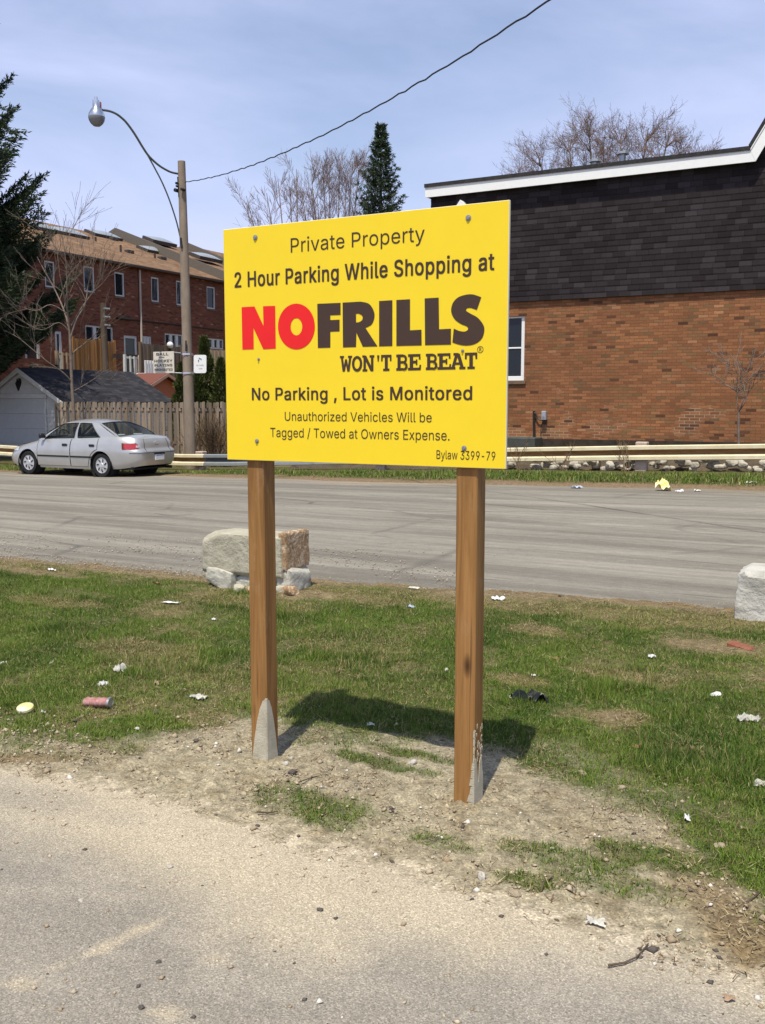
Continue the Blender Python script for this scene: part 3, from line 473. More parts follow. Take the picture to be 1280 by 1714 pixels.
# ================================================================== THE PARKING SIGN
GLYPH = json.loads('''{",":[188,[[38,-119,68,71,137,71,84,-119]]],"-":[453,[[337,244,337,188,114,188,114,244]]],".":[188,[[95,-4,78,-1,63,9,53,24,50,41,53,59,63,73,78,83,95,87,113,83,128,73,138,59,141,41,138,24,128,9,113,-1]]],"/":[249,[[235,533,71,-76,14,-76,178,533]]],"2":[453,[[64,0,64,47,234,229,282,282,311,327,320,371,317,397,308,419,293,436,273,449,224,460,196,457,172,447,153,433,139,413,130,390,127,362,66,362,71,405,86,442,111,473,143,496,182,511,225,516,268,511,306,497,337,474,361,445,376,411,381,372,371,318,336,259,267,180,153,60,153,57,389,57,389,0]]],"3":[453,[[218,-7,173,-3,133,10,98,30,70,57,52,91,44,132,109,132,115,107,126,87,144,71,165,59,219,50,275,61,297,74,315,93,325,116,329,145,326,172,316,196,299,217,275,234,242,244,201,248,157,248,157,299,288,448,288,452,70,452,70,509,372,509,372,461,211,278,211,289,264,288,308,276,344,253,371,222,387,186,393,145,387,103,370,66,344,36,309,12,266,-2]]],"7":[453,[[97,0,323,448,323,452,62,452,62,509,391,509,391,449,165,0]]],"9":[453,[[226,516,271,510,310,494,343,468,368,434,384,393,389,347,385,309,373,270,315,168,200,0,130,0,301,248,307,248,287,221,257,202,218,195,175,199,137,214,106,237,83,269,68,307,64,352,69,397,85,436,110,469,143,494,182,510],[226,460,199,457,174,446,154,429,138,407,129,381,125,352,129,322,138,295,154,274,174,257,199,247,226,243,254,247,279,257,299,273,314,295,324,321,327,350,324,381,314,407,299,429,279,446,254,457]]],"A":[480,[[16,0,201,509,276,509,463,0,395,0,287,302,264,372,232,478,245,478,213,371,191,302,85,0],[110,142,110,199,370,199,370,142]]],"B":[456,[[60,0,60,509,241,509,289,504,329,491,359,469,381,442,394,410,398,374,395,344,387,320,356,286,315,267,315,262,339,257,363,245,385,227,402,203,414,173,418,136,413,100,400,67,377,39,344,18,301,4,247,0],[125,57,245,57,296,63,330,80,349,105,355,137,352,161,342,184,327,203,306,218,279,228,248,231,125,231],[125,285,238,285,288,296,308,309,323,326,333,348,336,372,330,403,313,429,283,446,240,452,125,452]]],"C":[510,[[267,-7,205,1,150,25,104,63,70,115,48,179,40,254,48,329,70,393,104,445,150,484,205,508,267,516,340,504,373,490,402,471,427,447,448,418,463,385,473,348,408,348,389,395,357,428,315,449,267,456,223,450,184,432,150,403,125,364,109,314,103,254,109,194,125,145,151,105,184,76,223,59,267,53,315,60,357,81,389,114,408,160,473,160,463,124,448,91,428,62,402,38,373,19,341,5,305,-4]]],"D":[502,[[219,0,96,0,96,57,215,57,272,63,318,81,354,110,379,149,394,198,399,255,394,312,379,361,354,399,320,428,275,446,221,452,93,452,93,509,225,509,294,501,353,478,399,441,433,391,455,329,462,255,455,181,433,119,398,68,351,31,291,8],[125,509,125,0,60,0,60,509]]],"E":[419,[[60,0,60,509,372,509,372,452,125,452,125,286,355,286,355,229,125,229,125,57,375,57,375,0]]],"G":[520,[[269,-7,205,1,149,25,104,64,69,116,47,179,40,254,47,329,69,393,103,445,149,484,203,508,265,516,304,513,340,504,374,489,403,469,429,445,449,416,465,384,474,349,408,349,387,393,356,427,315,448,265,456,222,450,183,432,150,404,125,364,109,314,103,254,109,194,125,145,151,105,184,76,224,59,269,53,309,57,345,71,374,93,396,123,410,160,415,202,434,199,283,199,283,256,478,256,478,200,471,141,451,91,419,50,377,19,326,0]]],"H":[517,[[60,0,60,509,125,509,125,289,392,289,392,509,457,509,457,0,392,0,392,232,125,232,125,0]]],"I":[300,[[31,0,31,57,118,57,118,452,31,452,31,509,269,509,269,452,183,452,183,57,269,57,269,0]]],"K":[467,[[104,145,104,216,139,261,174,303,212,344,364,509,448,509,231,276,228,276],[60,0,60,509,125,509,125,334,124,225,125,193,125,0],[372,0,188,259,228,309,449,0]]],"L":[393,[[60,0,60,509,125,509,125,57,361,57,361,0]]],"M":[628,[[60,0,60,509,152,509,277,187,287,159,299,123,311,84,322,49,307,49,318,83,330,121,342,158,352,187,476,509,568,509,568,0,504,0,504,291,504,327,505,369,506,413,507,457,513,457,498,409,482,363,467,322,456,291,342,0,286,0,170,291,159,321,145,361,129,408,112,457,119,457,120,416,121,372,122,328,122,291,122,0]]],"N":[523,[[60,0,60,509,136,509,343,183,363,151,388,107,414,55,405,54,401,108,399,157,399,195,399,509,463,509,463,0,387,0,202,290,177,331,148,381,108,452,119,454,122,384,124,328,125,291,125,0]]],"O":[533,[[267,-7,205,1,150,25,105,63,70,115,48,179,40,254,48,329,70,393,105,445,150,484,205,508,267,516,329,508,384,484,429,445,464,393,486,329,493,254,486,179,464,115,429,63,384,25,329,1],[267,53,310,59,349,76,383,105,408,144,425,194,430,254,425,314,408,365,383,404,349,433,310,450,267,456,223,450,184,433,151,404,125,364,109,314,103,254,109,194,125,144,151,105,184,76,223,59]]],"P":[445,[[60,0,60,509,235,509,289,503,332,487,366,462,390,430,404,391,409,348,404,304,390,265,366,233,332,207,289,191,235,186,109,186,109,242,233,242,269,246,297,256,318,272,333,294,342,319,344,348,342,376,333,402,318,423,297,439,268,449,232,452,125,452,125,0]]],"R":[449,[[60,0,60,509,236,509,290,504,333,489,367,465,390,433,405,395,409,352,405,309,390,271,367,240,333,217,289,203,236,198,96,198,96,255,234,255,269,258,298,267,319,281,334,300,342,324,345,352,342,380,334,405,319,425,298,440,269,449,233,452,125,452,125,0],[353,0,230,229,303,229,428,0]]],"S":[447,[[224,-9,172,-4,128,9,91,31,64,60,46,96,38,137,104,137,110,110,123,88,142,71,166,59,224,49,257,52,286,60,311,74,329,92,341,114,346,139,342,161,332,179,296,205,245,222,184,239,128,260,86,289,60,326,52,372,58,413,75,448,102,476,138,498,180,511,227,516,275,511,316,498,351,476,377,449,394,415,401,378,337,378,326,412,302,437,267,453,225,459,194,456,167,448,145,435,129,418,118,398,115,376,119,352,131,334,169,308,212,293,264,279,312,264,359,238,395,198,405,171,408,139,403,99,386,64,360,34,323,11,278,-4]]],"T":[449,[[32,452,32,509,417,509,417,452,257,452,257,0,193,0,193,452]]],"U":[517,[[259,-8,203,-2,154,15,114,43,85,80,66,124,60,173,60,509,124,509,124,178,128,144,141,113,160,87,187,68,220,56,259,52,298,56,331,68,357,87,377,113,389,144,393,178,393,509,457,509,457,173,451,124,433,80,403,43,363,15,315,-2]]],"V":[480,[[204,0,16,509,84,509,192,206,215,137,248,31,235,31,267,138,290,206,395,509,463,509,278,0]]],"W":[686,[[155,0,16,509,82,509,163,196,175,145,187,94,197,40,189,40,200,94,211,145,224,196,306,509,380,509,462,196,474,145,486,94,497,40,488,40,499,94,510,145,523,196,603,509,670,509,530,0,455,0,368,323,351,391,336,475,350,475,335,395,318,323,230,0]]],"Y":[472,[[203,0,203,208,16,509,91,509,192,344,222,292,250,230,224,230,251,293,280,344,381,509,455,509,268,208,268,0]]],"a":[389,[[160,-9,126,-5,94,5,68,22,48,45,35,73,30,108,34,138,43,161,58,179,78,193,125,211,178,220,234,227,265,235,273,243,276,255,276,257,267,297,240,322,196,331,149,322,118,301,100,274,41,291,57,322,79,346,104,364,133,375,194,384,239,379,286,360,306,343,322,320,333,290,337,251,337,0,277,0,277,52,272,52,252,25,215,1],[170,45,202,49,228,59,248,74,263,93,272,115,276,138,276,190,259,182,231,176,200,171,175,168,134,159,103,139,95,124,92,105,102,72,130,52]]],"b":[424,[[229,-8,198,-5,172,4,138,31,118,59,112,59,112,0,53,0,53,509,114,509,114,319,118,319,137,346,171,373,197,381,229,384,274,378,313,361,345,332,370,293,385,245,390,189,385,133,370,84,346,45,313,16,274,-2],[220,47,253,51,279,66,301,88,316,117,325,151,328,189,325,227,316,261,301,290,280,311,253,325,220,330,188,325,161,312,140,291,125,263,116,229,113,189,116,150,125,115,140,86,162,65,188,51]]],"c":[396,[[207,-8,159,-2,117,16,82,46,56,85,40,133,34,187,40,243,56,291,82,330,117,360,159,378,207,384,260,377,305,356,340,322,362,277,303,262,290,289,270,311,242,325,207,330,173,325,145,310,124,287,108,258,99,224,96,187,99,151,108,117,124,89,145,66,173,51,207,46,243,52,271,66,292,89,304,117,363,102,341,56,306,21,261,-1]]],"d":[424,[[195,-8,151,-2,111,16,79,45,55,84,39,133,34,189,39,245,55,293,79,332,112,361,151,378,196,384,228,381,253,373,287,346,306,319,311,319,311,509,372,509,372,0,313,0,313,59,307,59,287,31,252,4,227,-5],[205,47,236,51,263,65,284,86,299,115,309,150,312,189,309,229,300,263,284,291,263,312,237,325,205,330,172,325,145,311,124,290,108,261,99,227,96,189,99,151,109,117,124,88,145,66,172,51]]],"e":[404,[[212,-8,161,-2,117,16,82,46,56,85,40,132,34,187,39,242,55,290,81,329,115,359,157,378,205,384,266,374,294,361,319,341,341,315,357,282,368,242,371,194,371,169,75,169,75,221,338,221,310,202,307,237,298,269,283,294,263,314,237,326,205,330,173,326,146,313,125,294,109,270,99,241,96,211,96,178,100,139,110,106,128,80,151,61,179,50,212,46,254,53,285,73,306,105,365,91,353,63,335,39,311,19,283,4,249,-5]]],"g":[425,[[207,-151,168,-148,134,-140,82,-110,51,-69,101,-41,122,-66,154,-88,207,-97,249,-92,282,-75,304,-47,311,-6,311,68,306,68,287,41,252,16,227,8,195,5,152,10,113,27,80,53,55,90,39,136,34,191,39,246,55,293,80,332,112,361,152,378,196,384,228,382,253,373,288,346,308,319,313,319,313,379,372,379,372,-9,367,-54,350,-90,324,-117,291,-136,251,-147],[205,59,237,63,264,75,285,95,300,121,309,154,312,193,309,231,300,264,285,291,264,312,237,325,205,330,172,325,145,312,124,290,109,262,99,229,96,193,99,155,109,123,124,96,145,76,172,63]]],"h":[410,[[114,227,114,0,53,0,53,509,114,509,114,287,102,287,124,332,152,362,187,379,227,384,264,380,295,369,321,349,341,321,353,285,357,240,357,0,296,0,296,235,290,275,273,304,246,323,210,329,184,326,161,317,141,303,126,283,117,257]]],"i":[167,[[53,0,53,379,114,379,114,0],[84,443,67,446,54,455,44,468,41,483,44,499,54,512,67,521,84,524,100,521,114,512,123,499,126,483,123,468,114,455,100,446]]],"k":[381,[[110,137,110,212,121,212,284,379,360,379,184,199,177,199],[53,0,53,509,114,509,114,0],[294,0,148,186,191,229,372,0]]],"l":[189,[[139,-2,101,3,74,20,58,47,53,84,53,509,114,509,114,99,120,62,130,54,146,52,160,53,170,54,181,3,162,-1]]],"n":[410,[[114,227,114,0,53,0,53,379,112,379,112,287,102,287,124,332,152,362,187,379,227,384,264,380,295,369,321,349,341,321,353,285,357,240,357,0,296,0,296,235,290,275,273,304,246,323,210,329,184,326,161,317,141,303,126,283,117,257]]],"o":[415,[[207,-8,159,-2,117,16,82,46,56,85,40,133,34,187,40,243,56,291,82,330,117,360,159,378,207,384,256,378,299,360,333,330,359,291,376,243,381,187,376,133,359,85,333,46,299,16,256,-2],[207,46,242,51,270,66,292,89,307,117,316,151,319,187,316,224,307,258,292,287,270,310,242,325,207,330,173,325,145,310,124,287,108,258,99,224,96,187,99,151,108,117,124,89,145,66,173,51]]],"p":[424,[[53,-143,53,379,112,379,112,319,118,319,137,346,171,373,197,381,229,384,274,378,313,361,345,332,370,293,385,245,390,189,385,133,370,84,346,45,313,16,274,-2,229,-8,198,-5,173,4,138,31,118,59,114,59,114,-143],[220,47,253,51,279,66,301,88,316,117,325,151,328,189,325,227,316,261,301,290,280,311,253,325,220,330,188,325,161,312,140,291,125,263,116,229,113,189,116,150,125,115,140,86,162,65,188,51]]],"r":[259,[[53,0,53,379,112,379,112,321,115,321,130,347,152,367,181,380,213,385,229,384,243,384,243,322,230,324,207,326,182,323,159,315,140,301,126,284,117,262,114,237,114,0]]],"s":[365,[[182,-8,145,-5,112,3,84,18,62,38,45,63,36,94,94,107,105,79,124,60,150,49,181,45,217,50,244,62,262,81,268,103,265,121,254,136,237,147,212,155,149,170,104,186,72,208,53,237,47,274,51,305,65,332,87,354,115,370,149,381,187,384,223,381,254,372,279,358,299,339,324,290,268,277,258,298,243,316,219,328,187,333,156,329,131,317,114,299,109,277,112,258,124,243,172,223,229,209,275,194,306,171,325,142,331,107,326,75,312,47,290,24,260,6,223,-5]]],"t":[227,[[204,379,204,327,6,327,6,379],[65,471,126,471,126,98,128,76,136,61,150,53,170,50,185,51,202,54,213,2,192,-3,168,-4,125,2,92,21,72,52,65,93]]],"u":[410,[[182,-5,146,-1,115,11,89,31,69,59,57,95,53,139,53,379,114,379,114,144,119,105,137,75,164,56,200,50,226,53,249,62,268,77,283,97,293,122,296,153,296,379,357,379,357,0,298,0,298,92,307,92,286,47,257,17,222,0]]],"v":[389,[[163,0,17,379,84,379,165,155,187,87,206,21,184,21,203,87,224,155,305,379,371,379,226,0]]],"w":[567,[[138,0,23,379,87,379,133,214,154,137,175,41,165,41,186,135,206,214,252,379,316,379,362,214,382,136,402,41,391,41,413,135,434,214,480,379,545,379,429,0,368,0,319,172,305,225,291,280,277,338,291,338,277,280,263,225,248,172,199,0]]],"x":[379,[[21,0,171,218,171,171,29,379,100,379,147,306,179,253,207,206,175,206,202,253,233,306,282,379,352,379,209,169,209,214,358,0,287,0,231,85,200,136,173,182,205,182,178,136,148,85,91,0]]],"y":[389,[[47,-139,61,-86,71,-87,104,-89,130,-74,151,-36,163,-1,17,379,84,379,165,155,187,87,206,21,184,21,202,87,224,155,305,379,371,379,204,-58,177,-107,139,-136,91,-145,65,-143]]],"z":[380,[[42,0,42,46,254,320,254,323,48,323,48,379,333,379,333,331,126,60,126,56,339,56,339,0]]]," ":[188,[]]}''')
def area2(L): return sum(L[i][0] * L[(i + 1) % len(L)][1] - L[(i + 1) % len(L)][0] * L[i][1] for i in range(len(L)))
def inside(p, L):
    c = False
    for i in range(len(L)):
        (x0, y0), (x1, y1) = L[i], L[i - 1]
        if (y0 > p[1]) != (y1 > p[1]) and p[0] < (x1 - x0) * (p[1] - y0) / (y1 - y0) + x0: c = not c
    return c
_gc = {}
def simple(L):     # cut a contour that crosses itself into loops that do not
    n = len(L)
    for i in range(n):
        for j in range(i + 2, n):
            if i == 0 and j == n - 1: continue
            (ax, ay), (bx_, by), (cx, cy), (dx, dy) = L[i], L[(i + 1) % n], L[j], L[(j + 1) % n]; den = (bx_ - ax) * (dy - cy) - (by - ay) * (dx - cx)
            if abs(den) < 1e-12: continue
            t = ((cx - ax) * (dy - cy) - (cy - ay) * (dx - cx)) / den; u = ((cx - ax) * (by - ay) - (cy - ay) * (bx_ - ax)) / den
            if 1e-6 < t < 1 - 1e-6 and 1e-6 < u < 1 - 1e-6:
                X = (ax + t * (bx_ - ax), ay + t * (by - ay)); return simple(L[:i + 1] + [X] + L[j + 1:]) + simple([X] + L[i + 1:j + 1])
    return [L] if abs(area2(L)) > 1e-5 else []
def glyph_mesh(ch, weight):
    """filled outline of one character; contours that overlap are filled apart so that they never cancel out"""
    if (ch, weight) in _gc: return _gc[ch, weight]
    a, loops = GLYPH[ch]; P_ = [q for L in loops for q in simple([(L[i] / 1000, L[i + 1] / 1000) for i in range(0, len(L), 2)])]; vs, fs, zs = [], [], []
    if P_:
        main = max(P_, key=lambda L: abs(area2(L))); sg = area2(main) > 0; outer = [L for L in P_ if (area2(L) > 0) == sg]; holes = [L for L in P_ if (area2(L) > 0) != sg]
        for k, O in enumerate(outer):
            c = bpy.data.curves.new('lettering', 'CURVE'); c.dimensions = '2D'; c.fill_mode = 'FRONT'; c.offset = weight
            for L in [O] + [H_ for H_ in holes if inside(H_[0], O) and abs(area2(H_)) < abs(area2(O))]:
                sp = c.splines.new('POLY'); sp.points.add(len(L) - 1); sp.use_cyclic_u = True
                for i, q in enumerate(L): sp.points[i].co = (*q, 0, 1)
            o = bpy.data.objects.new('lettering', c); COL.objects.link(o); bpy.context.view_layer.update(); me = o.to_mesh(); n0 = len(vs)
            vs += [tuple(p.co[:2]) for p in me.vertices]; zs += [k] * len(me.vertices); fs += [tuple(i + n0 for i in p.vertices) for p in me.polygons]; o.to_mesh_clear(); bpy.data.objects.remove(o); bpy.data.curves.remove(c)
    _gc[ch, weight] = (a / 1000, vs, zs, fs); return _gc[ch, weight]
def text_mesh(body, weight=0.0, space=1.0):
    """-> (verts: x, y, layer; faces); bold = the outline printed again a stroke's breadth to each side"""
    V, F_, x = [], [], 0; offs = [(0, 0)] if weight < .006 else [(-weight, -weight * .5), (weight, -weight * .5), (-weight, weight * .5), (weight, weight * .5)]
    for ch in body:
        a, vs, zs, fs = glyph_mesh(ch, 0.0)
        for k, (ox, oy) in enumerate(offs): n0 = len(V); V += [(x + p[0] + ox, p[1] + oy, z + 2 * k) for p, z in zip(vs, zs)]; F_ += [tuple(i + n0 for i in f) for f in fs]
        x += (a + 2 * weight * .8) * space
    return np.array(V), F_
M_yellow = plain('yellow_sign_sheet', (.87, .64, .026), .45, spec=.25, var=.015)
M_brownprint = plain('dark_brown_print', (.060, .034, .024), .5, spec=.3, var=.05)
M_redprint = plain('red_print', (.80, .018, .018), .45, spec=.3, var=.03)
M_sheetedge = plain('pale_sheet_edge', (.75, .70, .55), .6)
M_bolt = plain('galvanised_bolt', (.33, .33, .34), .45, .7)
M_post = woodmat('treated_lumber', [(.25, (.132, .062, .019)), (.5, (.24, .120, .038)), (.75, (.335, .182, .065))], 'z', 1.0, .62, knots=1, bleach=.25)
M_conc = mottled('dried_concrete', (.38, .345, .26), (.52, .48, .38), 14, .95, .3, 160)
PY0, PX0, PZ0, PW, PH = 3.4725, -2.649, 1.365, 1.3214, 1.0
post_x = []
sign = empty('parking_sign', ((PX0 + PW / 2), PY0 + .07, 0), 'yellow sign with dark brown and red lettering on two wooden posts', 'sign')
mb = MB(); mb.bbox((PX0, PY0, PZ0), (PX0 + PW, PY0 + .014, PZ0 + PH), .0015)
for f in range(len(mb.f)):
    vs = np.array([mb.v[i] for i in mb.f[f]]); mb.m[f] = 0 if np.ptp(vs[:, 1]) < .001 and vs[0, 1] < PY0 + .005 else 1
panel = obj('panel', mb, [M_yellow, M_sheetedge], sign)
Wp = .089
for side, (pl, pc, yb) in enumerate((((421, 449, 1272)), (759, 794, 1330))):
    x0 = PY(pl, yb, PY0 + .016)[0]; z0 = -.2
    mb = MB(); mb.bbox((x0, PY0 + .0155, z0), (x0 + Wp, PY0 + .0155 + Wp, PZ0 + PH - .02), .004); p = obj('post', mb, M_post, sign); post_x.append(x0)
    mb = MB(); yb0 = PY0 + .0155; zb = nzp(x0 + Wp / 2, yb0) - .03
    if side == 0:
        for k in range(2):     # a skin of concrete climbing the corner, on both visible faces
            N_ = 16; top = .305; L0 = []; 
            for i in range(N_ + 1):
                u = i / N_; wv = .93 * Wp * u; zz = zb + .02 + top * (1 - u ** 2.1) + .003 * math.sin(i * 2.1)
                L0.append((wv, zz))
            base = [(w, zb) for w, _ in L0]
            for i in range(N_):
                q = [base[i], base[i + 1], L0[i + 1], L0[i]]
                if k == 0: poly = [(x0 + Wp - a - .0, yb0 - .0005, b) for a, b in q]; mb.prism(poly, (0, -.0045, 0))
                else: poly = [(x0 + Wp + .0005, yb0 + a - .0045, b) for a, b in q]; mb.prism(poly, (.0045, 0, 0))
    else:
        r = random.Random(3); N_ = 12
        tops = [.17 + .05 * math.sin(i * .9) + r.uniform(-.02, .02) for i in range(N_ + 1)]
        for i in range(N_):
            a, b = i / N_ * Wp, (i + 1) / N_ * Wp
            mb.prism([(x0 + Wp + .0005, yb0 + a, zb), (x0 + Wp + .0005, yb0 + b, zb), (x0 + Wp + .0005, yb0 + b, zb + tops[i + 1]), (x0 + Wp + .0005, yb0 + a, zb + tops[i])], (.003, 0, 0))
        for i in range(26):   # streaks and dabs higher up
            a = r.uniform(0, .85) * Wp; h0 = r.uniform(.12, .34); w = r.uniform(.004, .012); hh = r.uniform(.010, .03)
            mb.prism([(x0 + Wp + .0005, yb0 + a, zb + h0), (x0 + Wp + .0005, yb0 + a + w, zb + h0 + .004), (x0 + Wp + .0005, yb0 + a + w * .6, zb + h0 + hh), (x0 + Wp + .0005, yb0 + a + w * .1, zb + h0 + hh * .8)], (.002, 0, 0))
        for i in range(10):    # smear over the corner of the front face
            zt = zb + .03 + i * .034; w = max(.004, .032 * (1 - i / 7) + r.uniform(-.006, .006)); mb.prism([(x0 + Wp - w, yb0 - .0005, zt - .03), (x0 + Wp + .003, yb0 - .0005, zt - .03), (x0 + Wp + .003, yb0 - .0005, zt + .004), (x0 + Wp - w * .7, yb0 - .0005, zt)], (0, -.0025, 0))
    obj('concrete_residue', mb, M_conc, p)
def pan(x, y): q = PY(x, y, PY0); return q[0], q[2]
def c3img(x, y): return pan(360 + x / 2.51, 320 + y / 2.51)
def flat(verts2, faces, lift): 
    m_ = MB(); m_.add([(q[0], PY0 - lift - (.00008 * q[2] if len(q) > 2 else 0), q[1]) for q in verts2], faces); return m_
def line(body, xl, xr, ybase, ycap, weight, mat=M_brownprint, yr=None):
    """one printed line; measured on the photograph: left, right, baseline and cap height at the left end"""
    (u0, v0), (u1, _) = c3img(xl, ybase), c3img(xr, ybase if yr is None else yr); v1 = c3img(xl, ycap)[1]
    v, f = text_mesh(body, weight); x0, x1 = v[:, 0].min(), v[:, 0].max(); cap = .533 + weight; 
    sx = (u1 - u0) / (x1 - x0); sz = (v1 - v0) / cap
    vv = np.stack([u0 + (v[:, 0] - x0) * sx, v0 + (v[:, 1] + (weight * .5 if weight >= .006 else 0)) * sz, v[:, 2]], 1); o = obj('lettering', flat(vv, f, .0012), mat, panel, fixn=False); return o
line('Private Property', 318, 880, 258, 195, .004, yr=225)
line('2 Hour Parking While Shopping at', 82, 1173, 406, 339, .017, yr=340)
line('No Parking , Lot is Monitored', 155, 1080, 878, 824, .015)
line('Unauthorized Vehicles Will be', 293, 910, 964, 925, .002)
line('Tagged / Towed at Owners Expense.', 232, 985, 1032, 992, .002)
line('Bylaw 3399-79', 930, 1177, 1124, 1086, .003)
# the shop's wordmark, outlined by hand
def crop6(x, y): return pan(395 + x / 2.977, 480 + y / 2.977)
def catmull(P_, k=5):
    out = []; n = len(P_)
    for i in range(n):
        (p1, c1), (p2, c2) = P_[i], P_[(i + 1) % n]; p0 = P_[i - 1][0] if not c1 else p1; p3 = P_[(i + 2) % n][0] if not c2 else p2
        if c1 and c2: out.append(p1); continue
        for j in range(k):
            t = j / k; out.append(tuple(.5 * (2 * p1[a] + (p2[a] - p0[a]) * t + (2 * p0[a] - 5 * p1[a] + 4 * p2[a] - p3[a]) * t * t + (3 * p1[a] - p0[a] - 3 * p2[a] + p3[a]) * t ** 3) for a in range(2)))
    return out
def fill(loops):
    c = bpy.data.curves.new('lettering', 'CURVE'); c.dimensions = '2D'; c.fill_mode = 'FRONT'
    for L in loops:
        sp = c.splines.new('POLY'); sp.points.add(len(L) - 1); sp.use_cyclic_u = True
        for i, q in enumerate(L): sp.points[i].co = (*q, 0, 1)
    o = bpy.data.objects.new('lettering', c); COL.objects.link(o); bpy.context.view_layer.update(); me = o.to_mesh()
    v = [tuple(p.co[:2]) for p in me.vertices]; f = [tuple(p.vertices) for p in me.polygons]; o.to_mesh_clear(); bpy.data.objects.remove(o); bpy.data.curves.remove(c); return v, f
def K(*p): return [crop6(*q) for q in p]
def ell(cx, cy, rx, ry, n=40): return [crop6(cx + rx * math.cos(2 * math.pi * i / n), cy + ry * math.sin(2 * math.pi * i / n)) for i in range(n)]
letters = [(M_redprint, [K((28, 102), (92, 98), (137, 195), (135, 97), (195, 95), (198, 308), (136, 311), (87, 205), (88, 311), (32, 313))]),
           (M_redprint, [ell(301, 198, 92, 114), ell(301, 199, 29, 43)]),
           (M_brownprint, [K((405, 85), (521, 80), (521, 140), (470, 142), (470, 166), (516, 164), (516, 222), (470, 224), (470, 303), (408, 305))]),
           (M_brownprint, [[crop6(*q) for q in catmull([((531, 79), 1), ((620, 74), 1), ((665, 87), 0), ((690, 135), 0), ((678, 185), 0), ((645, 205), 1), ((705, 297), 1), ((632, 299), 1), ((600, 228), 1), ((598, 300), 1), ((533, 302), 1)])],
                           [crop6(*q) for q in catmull([((598, 134), 1), ((612, 134), 1), ((629, 145), 0), ((629, 165), 0), ((612, 177), 1), ((598, 178), 1)])]]),
           (M_brownprint, [K((713, 71), (779, 67), (779, 295), (713, 297))]), (M_brownprint, [K((799, 66), (867, 62), (867, 217), (924, 214), (925, 292), (799, 295))]),
           (M_brownprint, [K((940, 58), (1010, 54), (1012, 212), (1071, 209), (1071, 288), (942, 291))]),
           (M_brownprint, [[crop6(*q) for q in catmull([((1222, 52), 1), ((1200, 116), 1), ((1172, 106), 0), ((1152, 107), 0), ((1147, 119), 0), ((1165, 132), 0), ((1205, 155), 0), ((1232, 190), 0), ((1237, 220), 0), ((1225, 258), 0), ((1193, 284), 0), ((1150, 293), 0), ((1110, 288), 0), ((1078, 277), 1), ((1085, 208), 1), ((1112, 220), 0), ((1140, 223), 0), ((1156, 212), 0), ((1150, 198), 0), ((1120, 185), 0), ((1088, 160), 0), ((1072, 122), 0), ((1080, 82), 0), ((1105, 54), 0), ((1140, 41), 0), ((1178, 38), 0)], 6)]])]
for mat_, loops in letters: v, f = fill(loops); obj('lettering', flat(v, f, .0012), mat_, panel, fixn=False)
# typewriter slogan built from strokes with slab feet
def slog(x, y): return pan(480 + x / 3.657, 580 + y / 3.657)
def slogan_letter(mb, ch, x0, x1, k0):
    yb = lambda x: 156 - (x - 330) * .0235; yt = lambda x: 60 - (x - 325) * .026
    def U(u, v): x = x0 + (x1 - x0) * u; return slog(x, yb(x) + (yt(x) - yb(x)) * v)
    k = [k0]
    def quad(*q): mb.add([(a, PY0 - .0012 - .00004 * k[0], b) for a, b in [U(*p) for p in q]], [(0, 1, 2, 3)]); k[0] += 1
    def st(a, b, w=.17):
        w *= 1.22
        hw = w / 2; quad((a[0] - hw, a[1]), (a[0] + hw, a[1]), (b[0] + hw, b[1]), (b[0] - hw, b[1]))
    def bar(u0, u1, v, h=.13):
        h *= 1.25; v = min(v, 1.02 - h); quad((u0, v), (u1, v), (u1, v + h), (u0, v + h))
    def ring(cx, cy, rx, ry, wx, wy, a0=0, a1=360):
        n_ = 20
        for i in range(n_):
            t0, t1 = math.radians(a0 + (a1 - a0) * i / n_), math.radians(a0 + (a1 - a0) * (i + 1) / n_)
            quad((cx + rx * math.cos(t0), cy + ry * math.sin(t0)), (cx + rx * math.cos(t1), cy + ry * math.sin(t1)), (cx + (rx - wx) * math.cos(t1), cy + (ry - wy) * math.sin(t1)), (cx + (rx - wx) * math.cos(t0), cy + (ry - wy) * math.sin(t0)))
    if ch == 'W': st((.16, .95), (.31, .02), .15); st((.50, .80), (.33, .02), .13); st((.50, .80), (.68, .02), .13); st((.85, .95), (.70, .02), .15); bar(0, .34, .9, .1); bar(.66, 1, .9, .1)
    if ch == 'O': ring(.5, .5, .49, .5, .23, .17)
    if ch == 'N': st((.2, 0), (.2, 1), .17); st((.82, 0), (.82, 1), .17); st((.2, 1), (.80, .02), .2); bar(.02, .42, 0, .11); bar(.6, 1.0, .9, .11); bar(0, .22, .9, .1)
    if ch == "'": quad((.3, .6), (.7, .6), (1, 1), (0, 1))
    if ch == 'T': st((.5, 0), (.5, .98), .24); bar(0, 1, .87, .13); bar(.2, .8, 0, .12); quad((0, .62), (.15, .62), (.17, .9), (0, .9)); quad((.85, .62), (1, .62), (1, .9), (.83, .9))
    if ch == 'B': st((.24, 0), (.24, 1), .22); bar(0, .62, 0, .13); bar(0, .6, .87, .13); bar(.24, .62, .45, .12); ring(.60, .73, .32, .27, .19, .13, -90, 90); ring(.62, .28, .36, .28, .2, .13, -90, 90)
    if ch == 'E': st((.26, 0), (.26, 1), .22); bar(0, .97, 0, .13); bar(0, .95, .87, .13); bar(.26, .68, .44, .13); quad((.84, .1), (.99, .1), (1.0, .34), (.88, .34)); quad((.82, .68), (.97, .68), (.95, .9), (.84, .9)); quad((.6, .33), (.72, .33), (.72, .68), (.6, .68))
    if ch == 'A': st((.17, .05), (.46, .98), .17); st((.83, .05), (.54, .98), .19); bar(.25, .75, .28, .12); bar(-.02, .36, 0, .12); bar(.62, 1.04, 0, .12); bar(.22, .56, .88, .12)
    return k[0]
